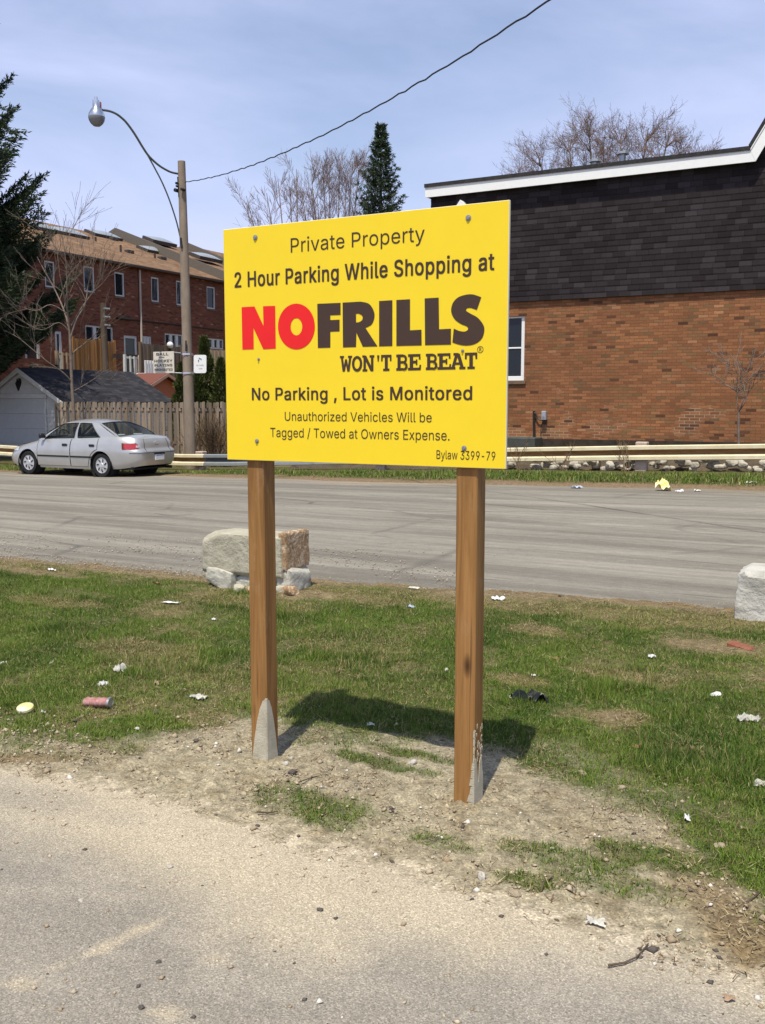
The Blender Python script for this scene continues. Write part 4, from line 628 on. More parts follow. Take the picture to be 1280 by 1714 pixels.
for ch, a, b in (('W', 325, 400), ('O', 398, 463), ('N', 462, 536), ("'", 552, 567), ('T', 577, 641), ('B', 670, 742), ('E', 742, 822), ('B', 851, 924), ('E', 922, 1006), ('A', 1000, 1090), ('T', 1090, 1166)):
    mb = MB(); slogan_letter(mb, ch, a, b, 0); obj('lettering', mb, M_brownprint, panel, fixn=False)
mb = MB(); cu, cv = c3img(1114, 665); r0 = .0128
for i in range(24):
    t0, t1 = 2 * math.pi * i / 24, 2 * math.pi * (i + 1) / 24; mb.add([(cu + r * math.cos(t), PY0 - .0012, cv + r * math.sin(t)) for t, r in ((t0, r0), (t1, r0), (t1, r0 * .84), (t0, r0 * .84))], [(0, 1, 2, 3)])
v, f = fill([[(-.35, -.5), (-.2, -.5), (-.2, -.08), (0, -.08), (.22, -.5), (.4, -.5), (.15, -.02), (.3, .12), (.3, .36), (.12, .5), (-.35, .5)], [(-.2, .05), (.05, .05), (.15, .15), (.15, .32), (.05, .38), (-.2, .38)]])
mb.add([(cu + a * r0 * 1.05, PY0 - .0012, cv + b * r0 * 1.05) for a, b in v], f); obj('lettering', mb, M_brownprint, panel, fixn=False)
for (x, y), r in (((169, 195), .0115), ((1064, 112), .0115), ((183, 706), .006), ((1040, 670), .0065), ((176, 1050), .010), ((1046, 1080), .0105)):
    u, v = c3img(x, y); mb = MB(); mb.lathe([(0, -.007), (r * .55, -.0068), (r * .62, -.003), (r * .98, -.0025), (r, 0)], (u, PY0, v), 'y', 14); obj('bolt', mb, M_bolt, sign, smooth=True, sharp=40)

# ================================================================== BOULDERS, BRICK
def n3(p, s, k): return fbm(p[0] * s + 31 * k + p[2] * s * .7, p[1] * s + p[2] * s * 1.1 + 7 * k, 3, k)
def rock(name, lo, hi, mat, label, cat, seed=1, n=12, sq=6.0, amp=.06, rot=0, tilt=0, group=None, cuts=0, z0=None, extra=()):
    """a block of broken stone: rounded box, facets, chips"""
    lo = np.array(lo, float); hi = np.array(hi, float); c = (lo + hi) / 2; h = (hi - lo) / 2; r = random.Random(seed); vs = []; fs = []; key = {}
    planes = []
    for _ in range(cuts):
        d = np.array([r.gauss(0, 1) for _ in range(3)]); d /= np.linalg.norm(d); planes.append((d, r.uniform(.86, 1.02)))
    for d, lim in extra: d = np.array(d, float); planes.append((d / np.linalg.norm(d), lim))
    def P3(ax, sg, i, j):
        p = [0, 0, 0]; o = [k for k in range(3) if k != ax]; p[ax] = sg; p[o[0]] = -1 + 2 * i / n; p[o[1]] = -1 + 2 * j / n; k = tuple(round(q * n) for q in p)
        if k in key: return key[k]
        q = np.array(p, float); q = q / (np.abs(q) ** sq).sum() ** (1 / sq)
        for d, lim in planes:
            e = q @ d - lim
            if e > 0: q = q - d * e
        nn = (float(n3(q * 1.0, 1.6, seed)) - .5) * 2 * amp + (float(n3(q, 5, seed + 3)) - .5) * amp
        q = q * (1 + nn); key[k] = len(vs); vs.append(q * h); return key[k]
    for ax in range(3):
        for sg in (-1, 1):
            for i in range(n):
                for j in range(n): fs.append((P3(ax, sg, i, j), P3(ax, sg, i + 1, j), P3(ax, sg, i + 1, j + 1), P3(ax, sg, i, j + 1)))
    R_ = np.array(Matrix.Rotation(rot, 3, 'Z') @ Matrix.Rotation(tilt, 3, 'Y')); V = (np.array(vs) @ R_.T) + c
    mb = MB(); mb.add(V, fs); o = obj(name, mb, mat, None, smooth=True, org=(c[0], c[1], lo[2]), sharp=38); return tag(o, label, cat, group)
def stonemat(name, c0, c1, c2, vein=None, sc=5):
    m, nt, P = newmat(name); v = coords(nt); cc = ramp(nt, noise(nt, v, sc, 7, .65, .4), [(.28, c0), (.5, c1), (.72, c2)])
    if vein: 
        w = nd(nt, 'ShaderNodeTexNoise', {'Vector': v, 'Scale': 7.0, 'Detail': 6, 'Roughness': .6, 'Distortion': 1.2}).outputs['Fac']
        cc = mixc(nt, ramp(nt, math_(nt, 'ABSOLUTE', math_(nt, 'SUBTRACT', w, .5)), [(.006, (1, 1, 1)), (.03, (0, 0, 0))]), cc, vein)
    nt.links.new(cc, P.inputs['Base Color']); P.inputs['Roughness'].default_value = .9; P.inputs['Specular IOR Level'].default_value = .2; bump(nt, P, noise(nt, v, 22, 6, .65), .7, .025); return m
M_limegreen = stonemat('pale_limestone', (.31, .285, .21), (.41, .38, .295), (.50, .465, .37)); M_limewhite = stonemat('white_limestone', (.36, .345, .29), (.50, .48, .41), (.60, .58, .50), None, 4)
M_tan = stonemat('rusty_sandstone', (.22, .13, .07), (.34, .215, .12), (.42, .29, .18), (.58, .48, .35)); M_greyw = stonemat('weathered_white_stone', (.33, .315, .275), (.50, .48, .43), (.58, .56, .51), None, 3)
M_redbrick = stonemat('red_clay', (.19, .065, .04), (.26, .095, .06), (.31, .15, .10), None, 9)
gb = G(420, 985); dep = 8.3
L1, L2 = G(342, 982), G(505, 982)
def bx(x0, x1, ytop, ybot, Yf, thick, **k):
    a = PY(x0, ybot, Yf); b = PY(x1, ytop, Yf); return (min(a[0], b[0]), Yf, a[2]), (max(a[0], b[0]), Yf + thick, PY((x0 + x1) / 2, ytop, Yf)[2])
Yb = 6.62
lo, hi = bx(338, 470, 895, 958, Yb, .36); rock('boulder', lo, hi, M_limegreen, 'pale grey squared slab lying on smaller stones behind the left post', 'boulder', 4, 24, 34, .028, 0, .0, cuts=0, extra=[((-.80, 0, .60), 1.22), ((-.5, -.62, .6), 1.42), ((0, -.7, -.72), 1.28)])
lo, hi = bx(343, 386, 951, 994, Yb - .03, .34); rock('boulder', lo, hi, M_limewhite, 'small white stone block under the left end of the grey slab', 'boulder', 8, 12, 12, .05, cuts=3)
lo, hi = bx(386, 468, 955, 986, Yb + .03, .36); rock('boulder', lo, hi, M_limewhite, 'cracked layered pale stone under the middle of the grey slab', 'boulder', 9, 14, 9, .08, cuts=4)
a0 = PY(470, 955, Yb + .02); lo = (a0[0] - .02, Yb + .015, a0[2] + .0); hi = (a0[0] + .06, Yb + .37, PY(470, 893, Yb)[2] + .0)
rock('boulder', lo, hi, M_tan, 'rusty brown stone with pale veins beside the right of the left post', 'boulder', 12, 18, 30, .045, cuts=0, extra=[((.6, 0, .8), 1.30), ((.7, -.7, 0), 1.30)])
rock('boulder', (a0[0] - .06, Yb + .03, -.05), (a0[0] + .09, Yb + .36, a0[2] + .03), M_limewhite, 'crumbling pale support stone under the rusty brown stone', 'boulder', 14, 12, 9, .10, 0, 0, cuts=5)
for q, (x, y, s) in enumerate([(478, 984, .11), (497, 972, .10), (505, 988, .08), (486, 1000, .07), (472, 996, .06), (512, 978, .05), (400, 994, .06), (420, 997, .05)]):
    g_ = G(x, y); Z0 = nzp(g_[0], g_[1]); rock('rubble', (g_[0] - s, g_[1] - s * .8, Z0 - .02), (g_[0] + s, g_[1] + s * .8, Z0 + s * .95), M_tan if q % 2 else M_conc, 'broken tan rubble chunk heaped at the foot of the rusty stone' if x > 440 else 'broken rubble chunk in front of the cracked pale stone', 'rubble', 30 + q, 6, 4, .14, q * .9, .1, group='rubble chunks round the left boulder', cuts=4)
g_ = G(1228, 1048); a1, a2 = PY(1229, 1048, 7.44), PY(1226, 950, 7.44)
rock('boulder', (a1[0] - .01, 7.44, -.08), (a1[0] + .72, 7.95, a2[2] - .035), M_greyw, 'big white weathered stone block at the right edge of the verge', 'boulder', 21, 26, 30, .030, .0, .02, cuts=0, extra=[((-.7, 0, .72), 1.30), ((0, -.72, .7), 1.30), ((-.72, -.68, .15), 1.33)])
g_ = G(1240, 1088); Z0 = nzp(g_[0], g_[1]); mb = MB(); mb.bbox((-.085, -.04, -.04), (.085, .04, .018), .009); R_ = np.array(Matrix.Rotation(-.42, 3, 'Z') @ Matrix.Rotation(.10, 3, 'Y')); mb.v = [tuple(R_ @ np.array(p) + np.array([g_[0], g_[1], Z0 + .0])) for p in mb.v]
tag(obj('brick', mb, M_redbrick, None, org=(g_[0], g_[1], Z0)), 'broken red brick half sunk in dirt below the big white block', 'brick')

# ================================================================== LITTER
M_paper = plain('white_paper', (.68, .675, .66), .7, spec=.2, var=.08, scale=25); M_pgrey = plain('greyish_wet_paper', (.50, .48, .43), .8, spec=.2, var=.25, scale=40)
M_blackbag = plain('black_plastic', (.008, .008, .009), .35, spec=.5, var=.2); M_yellowbag = mottled('yellow_white_wrapper', (.85, .65, .05), (.82, .78, .62), 14, .5, .1, 30)
M_redcan = mottled('faded_red_can', (.30, .11, .10), (.46, .28, .26), 25, .45, .1, 40); M_lid = mottled('yellow_white_lid', (.60, .50, .10), (.66, .65, .58), 10, .5, 0); M_tin = plain('bare_tin', (.5, .5, .5), .4, .8)
M_leaf = plain('dead_brown_leaf', (.26, .14, .07), .8, var=.3, scale=30); M_card = plain('brown_cardboard', (.32, .22, .14), .85, var=.2, scale=30); M_blue = plain('blue_grey_plastic', (.36, .42, .50), .5, var=.2)
M_twig = mottled('dead_twig', (.07, .05, .035), (.14, .10, .07), 20, .9, .3, 60)
def crumple(px, py, w, d, h, mat, label, cat, seed, rot=0, fold=3.0, name=None, far=False, n=10):
    g_ = G(px, py); Z0 = (nzp(g_[0], g_[1]) if not far else float(gz(g_[0], g_[1]))) + (.012 if not far else .07); mb = MB(); r = random.Random(seed); o1, o2 = r.uniform(0, 50), r.uniform(0, 50)
    c, s = math.cos(rot), math.sin(rot); w *= .85; d *= .85; h *= .55; Z0 -= .004 if not far else .055
    def fn(u, v):
        x = (u - .5) * w; y = (v - .5) * d; e = 1 - .35 * float(fbm(u * 4 + o1, v * 4 + o2, 2, 5)); z = h * abs(float(fbm(u * fold + o1, v * fold + o2, 3, 3)) - .5) * 4 + h * .35 * math.sin(math.pi * u) * math.sin(math.pi * v)
        x *= .9 + .25 * (e - .8) + .14 * math.sin(v * 7 + o1); y *= .9 + .25 * (e - .8) + .12 * math.sin(u * 6 + o2); return (g_[0] + x * c - y * s, g_[1] + x * s + y * c, Z0 + max(z - .22 * h, -.003))
    mb.grid(fn, n, n); ob = obj(name or cat.replace(' ', '_'), mb, mat, None, org=(g_[0], g_[1], Z0)); return tag(ob, label, cat)
crumple(285, 1014, .19, .07, .035, M_paper, 'folded white paper sheet lying in grass left of the grey slab', 'paper', 1, .15, 1.2, 'paper_scrap')
crumple(86, 959, .10, .06, .03, M_paper, 'white paper scrap near the road at far left', 'paper', 2, .3, 2, 'paper_scrap')
crumple(358, 1040, .035, .03, .03, M_paper, 'tiny white paper ball just below the folded sheet', 'paper', 3, 0, 2, 'paper_ball')
crumple(201, 1121, .10, .08, .06, M_pgrey, 'torn off-white paper clump standing in grass above the red can', 'paper', 4, .4, 5, 'paper_clump')
crumple(171, 1144, .07, .05, .035, M_paper, 'small bright white scrap between the paper clump and red can', 'paper', 5, 1, 4, 'paper_scrap')
crumple(331, 1168, .13, .06, .03, M_pgrey, 'flat shredded grey-white tissue in grass left of the left post', 'tissue', 6, .1, 5, 'shredded_tissue')
crumple(262, 1145, .10, .03, .02, M_card, 'narrow brown cardboard strip in grass right of the paper clump', 'cardboard', 7, -.8, 2, 'cardboard_strip')
crumple(86, 1108, .04, .03, .02, M_pgrey, 'tiny pale scrap in grass left of the torn paper clump', 'paper', 17, -.8, 2, 'paper_scrap')
crumple(4, 1108, .05, .04, .03, M_paper, 'white scrap cut by the left edge of the picture', 'paper', 18, .2, 2, 'paper_scrap')
crumple(72, 1196, .03, .02, .02, M_paper, 'tiny white fleck beside the yellow lid', 'paper', 19, .2, 2, 'paper_scrap')
crumple(886, 1170, .25, .13, .10, M_blackbag, 'black crumpled plastic bag in the grass right of the right post', 'plastic bag', 8, .1, 3, 'plastic_bag')
crumple(858, 1167, .05, .04, .03, M_pgrey, 'grey scrap poking out of the black bag', 'paper', 9, .1, 3, 'paper_scrap')
crumple(833, 1008, .13, .09, .045, M_paper, 'crumpled white paper beside the road right of the right post', 'paper', 10, .2, 3, 'crumpled_paper')
crumple(692, 990, .13, .05, .02, M_pgrey, 'flat pale paper at the road edge between the posts', 'paper', 11, .1, 2, 'paper_scrap')
crumple(688, 1021, .09, .07, .03, M_blue, 'blue-grey plastic scrap in dry grass between the posts', 'plastic scrap', 12, .3, 3, 'plastic_scrap')
crumple(1197, 1163, .07, .05, .05, M_paper, 'rounded white cup lid in the grass at right', 'lid', 13, .2, .6, 'cup_lid')
crumple(1252, 1205, .13, .06, .05, M_pgrey, 'torn clear-white wrapper in grass at the right edge', 'wrapper', 14, .3, 5, 'torn_wrapper')
crumple(1091, 1104, .06, .04, .03, M_paper, 'small white scrap in the grass left of the red brick', 'paper', 15, .5, 4, 'paper_scrap')
crumple(1066, 1248, .07, .05, .02, M_leaf, 'dead brown leaf on grass in the middle right', 'leaf', 16, .5, 2, 'dead_leaf')
crumple(930, 1108, .05, .04, .02, M_leaf, 'orange-brown dead leaf above the black bag', 'leaf', 26, .5, 2, 'dead_leaf')
crumple(262, 982, .06, .05, .02, M_leaf, 'orange dead leaf near the road left of the grey slab', 'leaf', 27, .5, 2, 'dead_leaf')
crumple(1272, 1312, .08, .05, .03, M_pgrey, 'grey curled bark piece at the right edge below the wrapper', 'bark', 28, .2, 2, 'bark_piece')
crumple(1150, 1370, .03, .05, .03, M_paper, 'white plastic shard in grass at the edge of the dirt', 'plastic scrap', 29, .2, 2, 'plastic_scrap')
crumple(997, 1544, .075, .04, .02, M_pgrey, 'grey-white flattened foil on dirt at the lot edge', 'foil', 30, .1, 5, 'flattened_foil')
crumple(1220, 1668, .035, .03, .012, M_card, 'small tan leaf on the asphalt at lower right', 'leaf', 31, .5, 2, 'dead_leaf')
crumple(893, 1135, .03, .02, .02, M_paper, 'tiny white speck right of the right post above the bag', 'paper', 32, .5, 2, 'paper_scrap')
crumple(748, 1124, .03, .03, .02, M_paper, 'tiny white speck just left of the right post', 'paper', 33, .5, 2, 'paper_scrap')
crumple(620, 1215, .05, .04, .02, M_pgrey, 'grey scrap lying in the shadow of the sign', 'paper', 34, .5, 2, 'paper_scrap')
crumple(1110, 822, .30, .26, .26, M_yellowbag, 'yellow and white wrapper on the far road edge', 'wrapper', 20, .2, 2.2, 'wrapper', True)
crumple(1137, 824, .16, .1, .06, M_paper, 'white scrap right of the yellow wrapper on the far edge', 'paper', 21, .2, 2, 'paper_scrap', True)
crumple(1167, 823, .13, .1, .05, M_paper, 'smaller pale scrap further right on the far road edge', 'paper', 22, .2, 2, 'paper_scrap', True)
crumple(1257, 811, .22, .15, .07, M_pgrey, 'greyish bottle scrap in the far verge at right', 'plastic scrap', 23, .2, 2, 'plastic_scrap', True)
crumple(965, 818, .25, .15, .07, M_blue, 'bluish plastic film on the far verge behind the right post', 'plastic scrap', 24, .2, 3, 'plastic_film', True)
g_ = G(164, 1183); Z0 = nzp(g_[0], g_[1]) + .03; can = empty('drink_can', (g_[0], g_[1], Z0 - .03), 'crushed faded red drink can lying in the grass at left', 'can')
mb = MB(); prof = [(0, 0), (.024, 0), (.028, .006), (.032, .012)] + [(.032 - .006 * abs(math.sin(i * 1.3)), .012 + i * .01) for i in range(1, 10)] + [(.032, .112)]
mb.lathe(prof, (0, 0, 0), 'x', 16); mt = MB(); mt.lathe([(.032, .112), (.027, .119), (.026, .117), (0, .116)], (0, 0, 0), 'x', 16)
R_ = np.array(Matrix.Rotation(.30, 3, 'Z') @ Matrix.Rotation(-.05, 3, 'Y'))
for q in (mb, mt): q.v = [tuple(R_ @ (np.array(p) * np.array([1.25, 1.15, .85]) - np.array([.075, 0, 0])) + np.array([g_[0], g_[1], Z0])) for p in q.v]
obj('can_body', mb, M_redcan, can, smooth=True, sharp=30); obj('can_top', mt, M_tin, can, smooth=True, sharp=30)
g_ = G(42, 1188); Z0 = nzp(g_[0], g_[1]) + .035; mb = MB(); mb.lathe([(0, .012), (.04, .011), (.047, .006), (.049, -.006), (.045, -.006), (.043, .004), (0, .006)], (0, 0, 0), 'z', 22); R_ = np.array(Matrix.Rotation(.25, 3, 'X') @ Matrix.Rotation(.1, 3, 'Y')); mb.v = [tuple(R_ @ (np.array(p) * .92) + np.array([g_[0], g_[1], Z0])) for p in mb.v]
tag(obj('jar_lid', mb, M_lid, None, smooth=True, org=(g_[0], g_[1], Z0), sharp=40), 'round yellow and white lid tilted in grass at far left', 'lid')
def stick(pts, r, label, name='twig'):
    q = [G(*p) for p in pts]; q = [(p[0], p[1], nzp(p[0], p[1]) + .006 + r) for p in q]; mb = MB(); mb.tube(q, [r * (1 - .6 * i / len(q)) for i in range(len(q))], 6); tag(obj(name, mb, M_twig, None, smooth=True, org=q[0]), label, 'twig')
stick([(1018, 1615), (1045, 1610), (1065, 1601), (1085, 1578)], .0035, 'dark crooked twig on the asphalt below the brown grass edge'); stick([(1245, 1515), (1262, 1498), (1278, 1488)], .003, 'pale thin twig in the brown grass at the right edge')
stick([(500, 1312), (520, 1304), (535, 1300)], .003, 'short twig on the dirt right of the left post'); stick([(430, 1362), (448, 1357), (465, 1356)], .004, 'pale stub of wood on the dirt below the left post')
stick([(905, 1490), (910, 1475), (925, 1464)], .0035, 'dark bent twig at the foot of the dirt mound')
M_stonepale = stonemat('pale_pebble', (.34, .31, .26), (.44, .41, .36), (.54, .52, .48), None, 30); M_clod = stonemat('dry_clod', (.25, .20, .14), (.33, .27, .19), (.40, .33, .245), None, 25); M_stonedark = stonemat('dark_pebble', (.05, .045, .04), (.10, .09, .08), (.16, .14, .12), None, 30)
PEB = [(135, 1503, .011, 0, 'white pebble on the asphalt at left beside the dusty streak'), (285, 1447, .013, 0, 'pale blue-grey pebble on the dusty ground at left'), (236, 1680, .012, 1, 'round dark pebble low on the asphalt near the bottom'), (265, 1604, .010, 1, 'dark pebble on the asphalt right of the dusty streak'), (231, 1645, .009, 1, 'flat dark pebble just above the round one near the bottom'), (535, 1518, .013, 1, 'brown lump on the dusty lot below the posts'), (562, 1532, .009, 1, 'small dark pebble right of the brown lump'), (446, 1609, .009, 0, 'pale pebble paired with a dark chip on the asphalt'), (790, 1500, .008, 1, 'dark pebble on bright dust below the right post'),
       (806, 1462, .022, 0, 'pale angular stone on the lower edge of the dirt mound'), (862, 1490, .026, 0, 'grey stone at the toe of the dirt mound'), (487, 1265, .018, 0, 'white stone against the foot of the left post'), (478, 1278, .02, 0, 'larger grey stone in front of the white one by the left post'), (690, 1275, .024, 0, 'pale stone on dirt between the posts'), (697, 1306, .02, 0, 'flat brown-grey stone on dirt left of the right post'), (878, 1288, .022, 0, 'brown-grey stone in the grass edge right of the shadow'), (1040, 1316, .026, 0, 'rounded tan stone half buried at the grass edge'), (1205, 1412, .024, 0, 'grey stone in the grass at lower right'), (1005, 1385, .018, 0, 'light clod on the dirt mound at right'), (976, 1290, .024, 0, 'brown stone at the top of the dirt patch at right')]
for q, (x, y, s, d, lab) in enumerate(PEB):
    g_ = G(x, y); Z0 = nzp(g_[0], g_[1]); rock('stone' if s > .015 else 'pebble', (g_[0] - s * .85, g_[1] - s * .65, Z0 - s * .35), (g_[0] + s * .85, g_[1] + s * .65, Z0 + s * .6), M_stonedark if d else (M_stonepale if 'white' in lab or 'pale' in lab else M_clod), lab, 'stone' if s > .015 else 'pebble', 60 + q, 6, 3.2, .22, q * 1.3, .15, cuts=9)

# ================================================================== PARKED CAR
M_paint = newmat('silver_paint'); m, nt, P = M_paint; M_paint = m
nt.links.new(ramp(nt, noise(nt, coords(nt), 3, 4), [(.3, (.46, .455, .445)), (.7, (.52, .515, .50))]), P.inputs['Base Color']); P.inputs['Metallic'].default_value = .55; P.inputs['Roughness'].default_value = .38; P.inputs['Coat Weight'].default_value = .6; P.inputs['Coat Roughness'].default_value = .08
M_rubber = plain('black_rubber', (.016, .016, .017), .75, spec=.25); M_trim = plain('black_trim', (.012, .012, .013), .5, spec=.4); M_hub = plain('silver_hubcap', (.55, .55, .56), .35, .4)
M_cglass = glassmat('car_glass', (.72, .78, .76), .78); M_inter = plain('grey_cloth', (.09, .09, .09), .9); M_head = plain('clear_lamp', (.55, .56, .58), .15, .2); M_amber = plain('amber_lamp', (.65, .16, .03), .2)
M_tail = plain('red_tail_lamp', (.42, .015, .015), .15, spec=.6, coat=1); M_tailw = plain('white_reverse_lamp', (.45, .38, .36), .2); M_plate = plain('white_plate', (.75, .76, .78), .5); M_well = plain('wheel_well', (.01, .01, .01), .95)
M_plateblue = plain('blue_plate_print', (.05, .09, .3), .5)
CL, XW = 4.42, (.86, 3.32); ARC, WZ, WR = .345, .293, .293
zb_ = lambda x: np.interp(x, [0, .12, .4, 1.0, 3.2, 3.9, 4.3, 4.42], [.24, .21, .20, .19, .19, .22, .27, .30])
ztop = lambda x: np.interp(x, [0, .15, .35, .7, 1.15, 1.6, 2.6, 3.3, 3.9, 4.25, 4.42], [.60, .67, .715, .775, .865, .90, .925, .95, .975, .965, .93])
xf_ = lambda t: np.interp(t, [0, .2, .45, .62, .8, 1], [.10, .02, .0, .03, .09, .20]); xr_ = lambda t: np.interp(t, [0, .2, .48, .56, .62, .85, 1], [4.33, 4.40, 4.42, 4.405, 4.34, 4.31, 4.25])
hw_ = lambda t: np.interp(t, [0, .12, .35, .6, .8, .93, 1], [.79, .825, .845, .85, .83, .79, .745])
NS = 6.0
def cs(x, t, z, side, off=0):    # a point of the body side
    xf, xr = xf_(t), xr_(t); s = np.clip(2 * (x - xf) / (xr - xf) - 1, -1, 1); y = (hw_(t) + off) * (1 - abs(s) ** NS) ** (1 / NS); return (x, side * y, z)
def side_at(x, z, side, off=0): t = np.clip((z - zb_(x)) / (ztop(x) - zb_(x)), 0, 1); return cs(x, t, z, side, off)
def end_at(yf, z, rear, off=0):   # a point of the nose or tail: yf = -1..1 across
    x = CL if rear else 0
    for _ in range(6):
        t = np.clip((z - zb_(x)) / (ztop(x) - zb_(x)), 0, 1); s = (1 - abs(yf) ** NS) ** (1 / NS); xf, xr = xf_(t) - off, xr_(t) + off; x = xf + (xr - xf) * ((1 + s) / 2 if rear else (1 - s) / 2)
    return (x, yf * (hw_(t) + off * .7), z)
ST = []   # normalised stations, nose to tail
yy = np.concatenate([np.linspace(0, .9, 11), [.95]]); 
for a in yy: ST.append((-(1 - a ** NS) ** (1 / NS), a))
for s in np.linspace(ST[-1][0], -ST[-1][0], 110)[1:-1]: ST.append((s, (1 - abs(s) ** NS) ** (1 / NS)))
for a in yy[::-1]: ST.append(((1 - a ** NS) ** (1 / NS), a))
CARX, CARY = -20.14, 17.12 + .84; car_z = float(gz(-17.5, 17.9)) + .015
def cw(p): return (CARX + p[0], CARY + p[1], car_z + p[2])
def cmb(m): m.v = [cw(p) for p in m.v]; return m
car = empty('parked_car', (CARX + CL / 2, CARY, car_z), 'silver four-door sedan parked on the far road edge, seen from its rear left', 'car')
mb = MB(); NT = 16
for side in (-1, 1):
    def fn(u, v):
        s, a = ST[min(int(round(u * (len(ST) - 1))), len(ST) - 1)]; x = xf_(.5) + (xr_(.5) - xf_(.5)) * (s + 1) / 2; z0 = zb_(x)
        if a > .8:
            for wx in XW:
                if abs(x - wx) < ARC: z0 = max(z0, WZ + math.sqrt(ARC ** 2 - (x - wx) ** 2))
        z1 = ztop(x); z = z0 + (z1 - z0) * v; t = np.clip((z - zb_(x)) / (z1 - zb_(x)), 0, 1); xf, xr = xf_(t), xr_(t); return (xf + (xr - xf) * (s + 1) / 2, side * a * hw_(t), z)
    mb.grid(fn, len(ST) - 1, NT)
    def top(u, v):
        s, a = ST[min(int(round(u * (len(ST) - 1))), len(ST) - 1)]; xf, xr = xf_(1), xr_(1); x = xf + (xr - xf) * (s + 1) / 2; xm = xf_(.5) + (xr_(.5) - xf_(.5)) * (s + 1) / 2
        k = 1 - v; return (x, side * a * hw_(1) * k, ztop(xm) + .05 * (1 - k * k) * min(1, (1 - abs(s)) * 9))
    mb.grid(top, len(ST) - 1, 6)
body = obj('body', cmb(mb), M_paint, car, smooth=True, sharp=50)
mb = MB()
for wx in XW:
    for side in (-1, 1): mb.lathe([(ARC + .0, side * .83), (ARC, side * .55), (0, side * .55)], (wx, 0, WZ), 'y', 24)
mb.box((.25, -.70, .20), (4.2, .70, .24)); obj('underbody', cmb(mb), M_well, car)
# greenhouse on ruled side surfaces
def gB(s, side): x = 1.14 + 2.62 * s; return np.array([x, side * (.715 - .05 * max(0, s - .75)), float(ztop(x)) - .004])
def gT(s, side): x = 1.86 + 1.16 * s; return np.array([x, side * .545, 1.325 - .035 * (2 * s - 1) ** 2 - .03 * max(0, .1 - s) * 10])
def gs(s, t, side, off=0): 
    p = gB(s, side) * (1 - t) + gT(s, side) * t; p[1] += side * (.035 * math.sin(math.pi * t) + off); return p
def gpatch(mb, s0, s1, t0, t1, side, off=0, nu=8, nv=6): mb.grid(lambda u, v: gs(s0 + (s1 - s0) * u, t0 + (t1 - t0) * v, side, off), nu, nv)
mb = MB()
for side in (-1, 1):
    gpatch(mb, -.0, .075, 0, 1, side); gpatch(mb, .465, .515, 0, 1, side); gpatch(mb, .80, 1.0, 0, 1, side); gpatch(mb, .0, 1, .92, 1, side, .002, 16, 2); gpatch(mb, 0, 1, -.02, .05, side, .002, 16, 2)
def roofp(u, v):
    l, r = gT(u, -1), gT(u, 1); p = l * (1 - v) + r * v; p[2] += .062 * (1 - (2 * v - 1) ** 2) * (.75 + .25 * math.sin(math.pi * u)); p[0] += (-.10 if u < .5 else .10) * abs(2 * u - 1) ** 3 * (1 - (2 * v - 1) ** 2); return p
mb.grid(roofp, 18, 14); obj('roof', cmb(mb), M_paint, car, smooth=True, sharp=50)
def ws(u, v, front, off=0):   # windscreen and rear window
    s = 0 if front else 1; b = gB(s, -1) * (1 - u) + gB(s, 1) * u; t = gT(s, -1) * (1 - u) + gT(s, 1) * u; k = 1 - (2 * u - 1) ** 2
    b[0] += (-.16 if front else .14) * k; t[0] += (-.10 if front else .10) * k; t[2] += .046 * k; b[2] += .028 * k if not front else .03 * k; p = b * (1 - v) + t * v; p[1] += (2 * u - 1) * .035 * math.sin(math.pi * v); p[0] += (-1 if front else 1) * (.02 * math.sin(math.pi * v) + off); p[2] += .02 * math.sin(math.pi * v); return p
mb = MB(); 
for fr in (True, False):
    for (a, b, c, d) in ((0, .055, 0, 1), (.945, 1, 0, 1), (0, 1, .94, 1.0), (0, 1, -.02, .04)): mb.grid(lambda u, v: ws(a + (b - a) * u, c + (d - c) * v, fr), 10, 6)
obj('window_surround', cmb(mb), M_paint, car, smooth=True)
for fr in (True, False):
    mb = MB(); mb.grid(lambda u, v: ws(.045 + .91 * u, .03 + .93 * v, fr, .003), 14, 8); w = obj('windscreen' if fr else 'rear_window', cmb(mb), M_cglass, car, smooth=True)
    mb = MB(); ring = [ws(.05 + .90 * i / 12, .035, fr, .006) for i in range(13)] + [ws(.95, .035 + .91 * i / 8, fr, .006) for i in range(1, 9)] + [ws(.95 - .9 * i / 12, .945, fr, .006) for i in range(1, 13)] + [ws(.05, .945 - .91 * i / 8, fr, .006) for i in range(1, 9)]; mb.tube(ring, .012, 5); obj('seal', cmb(mb), M_trim, w)
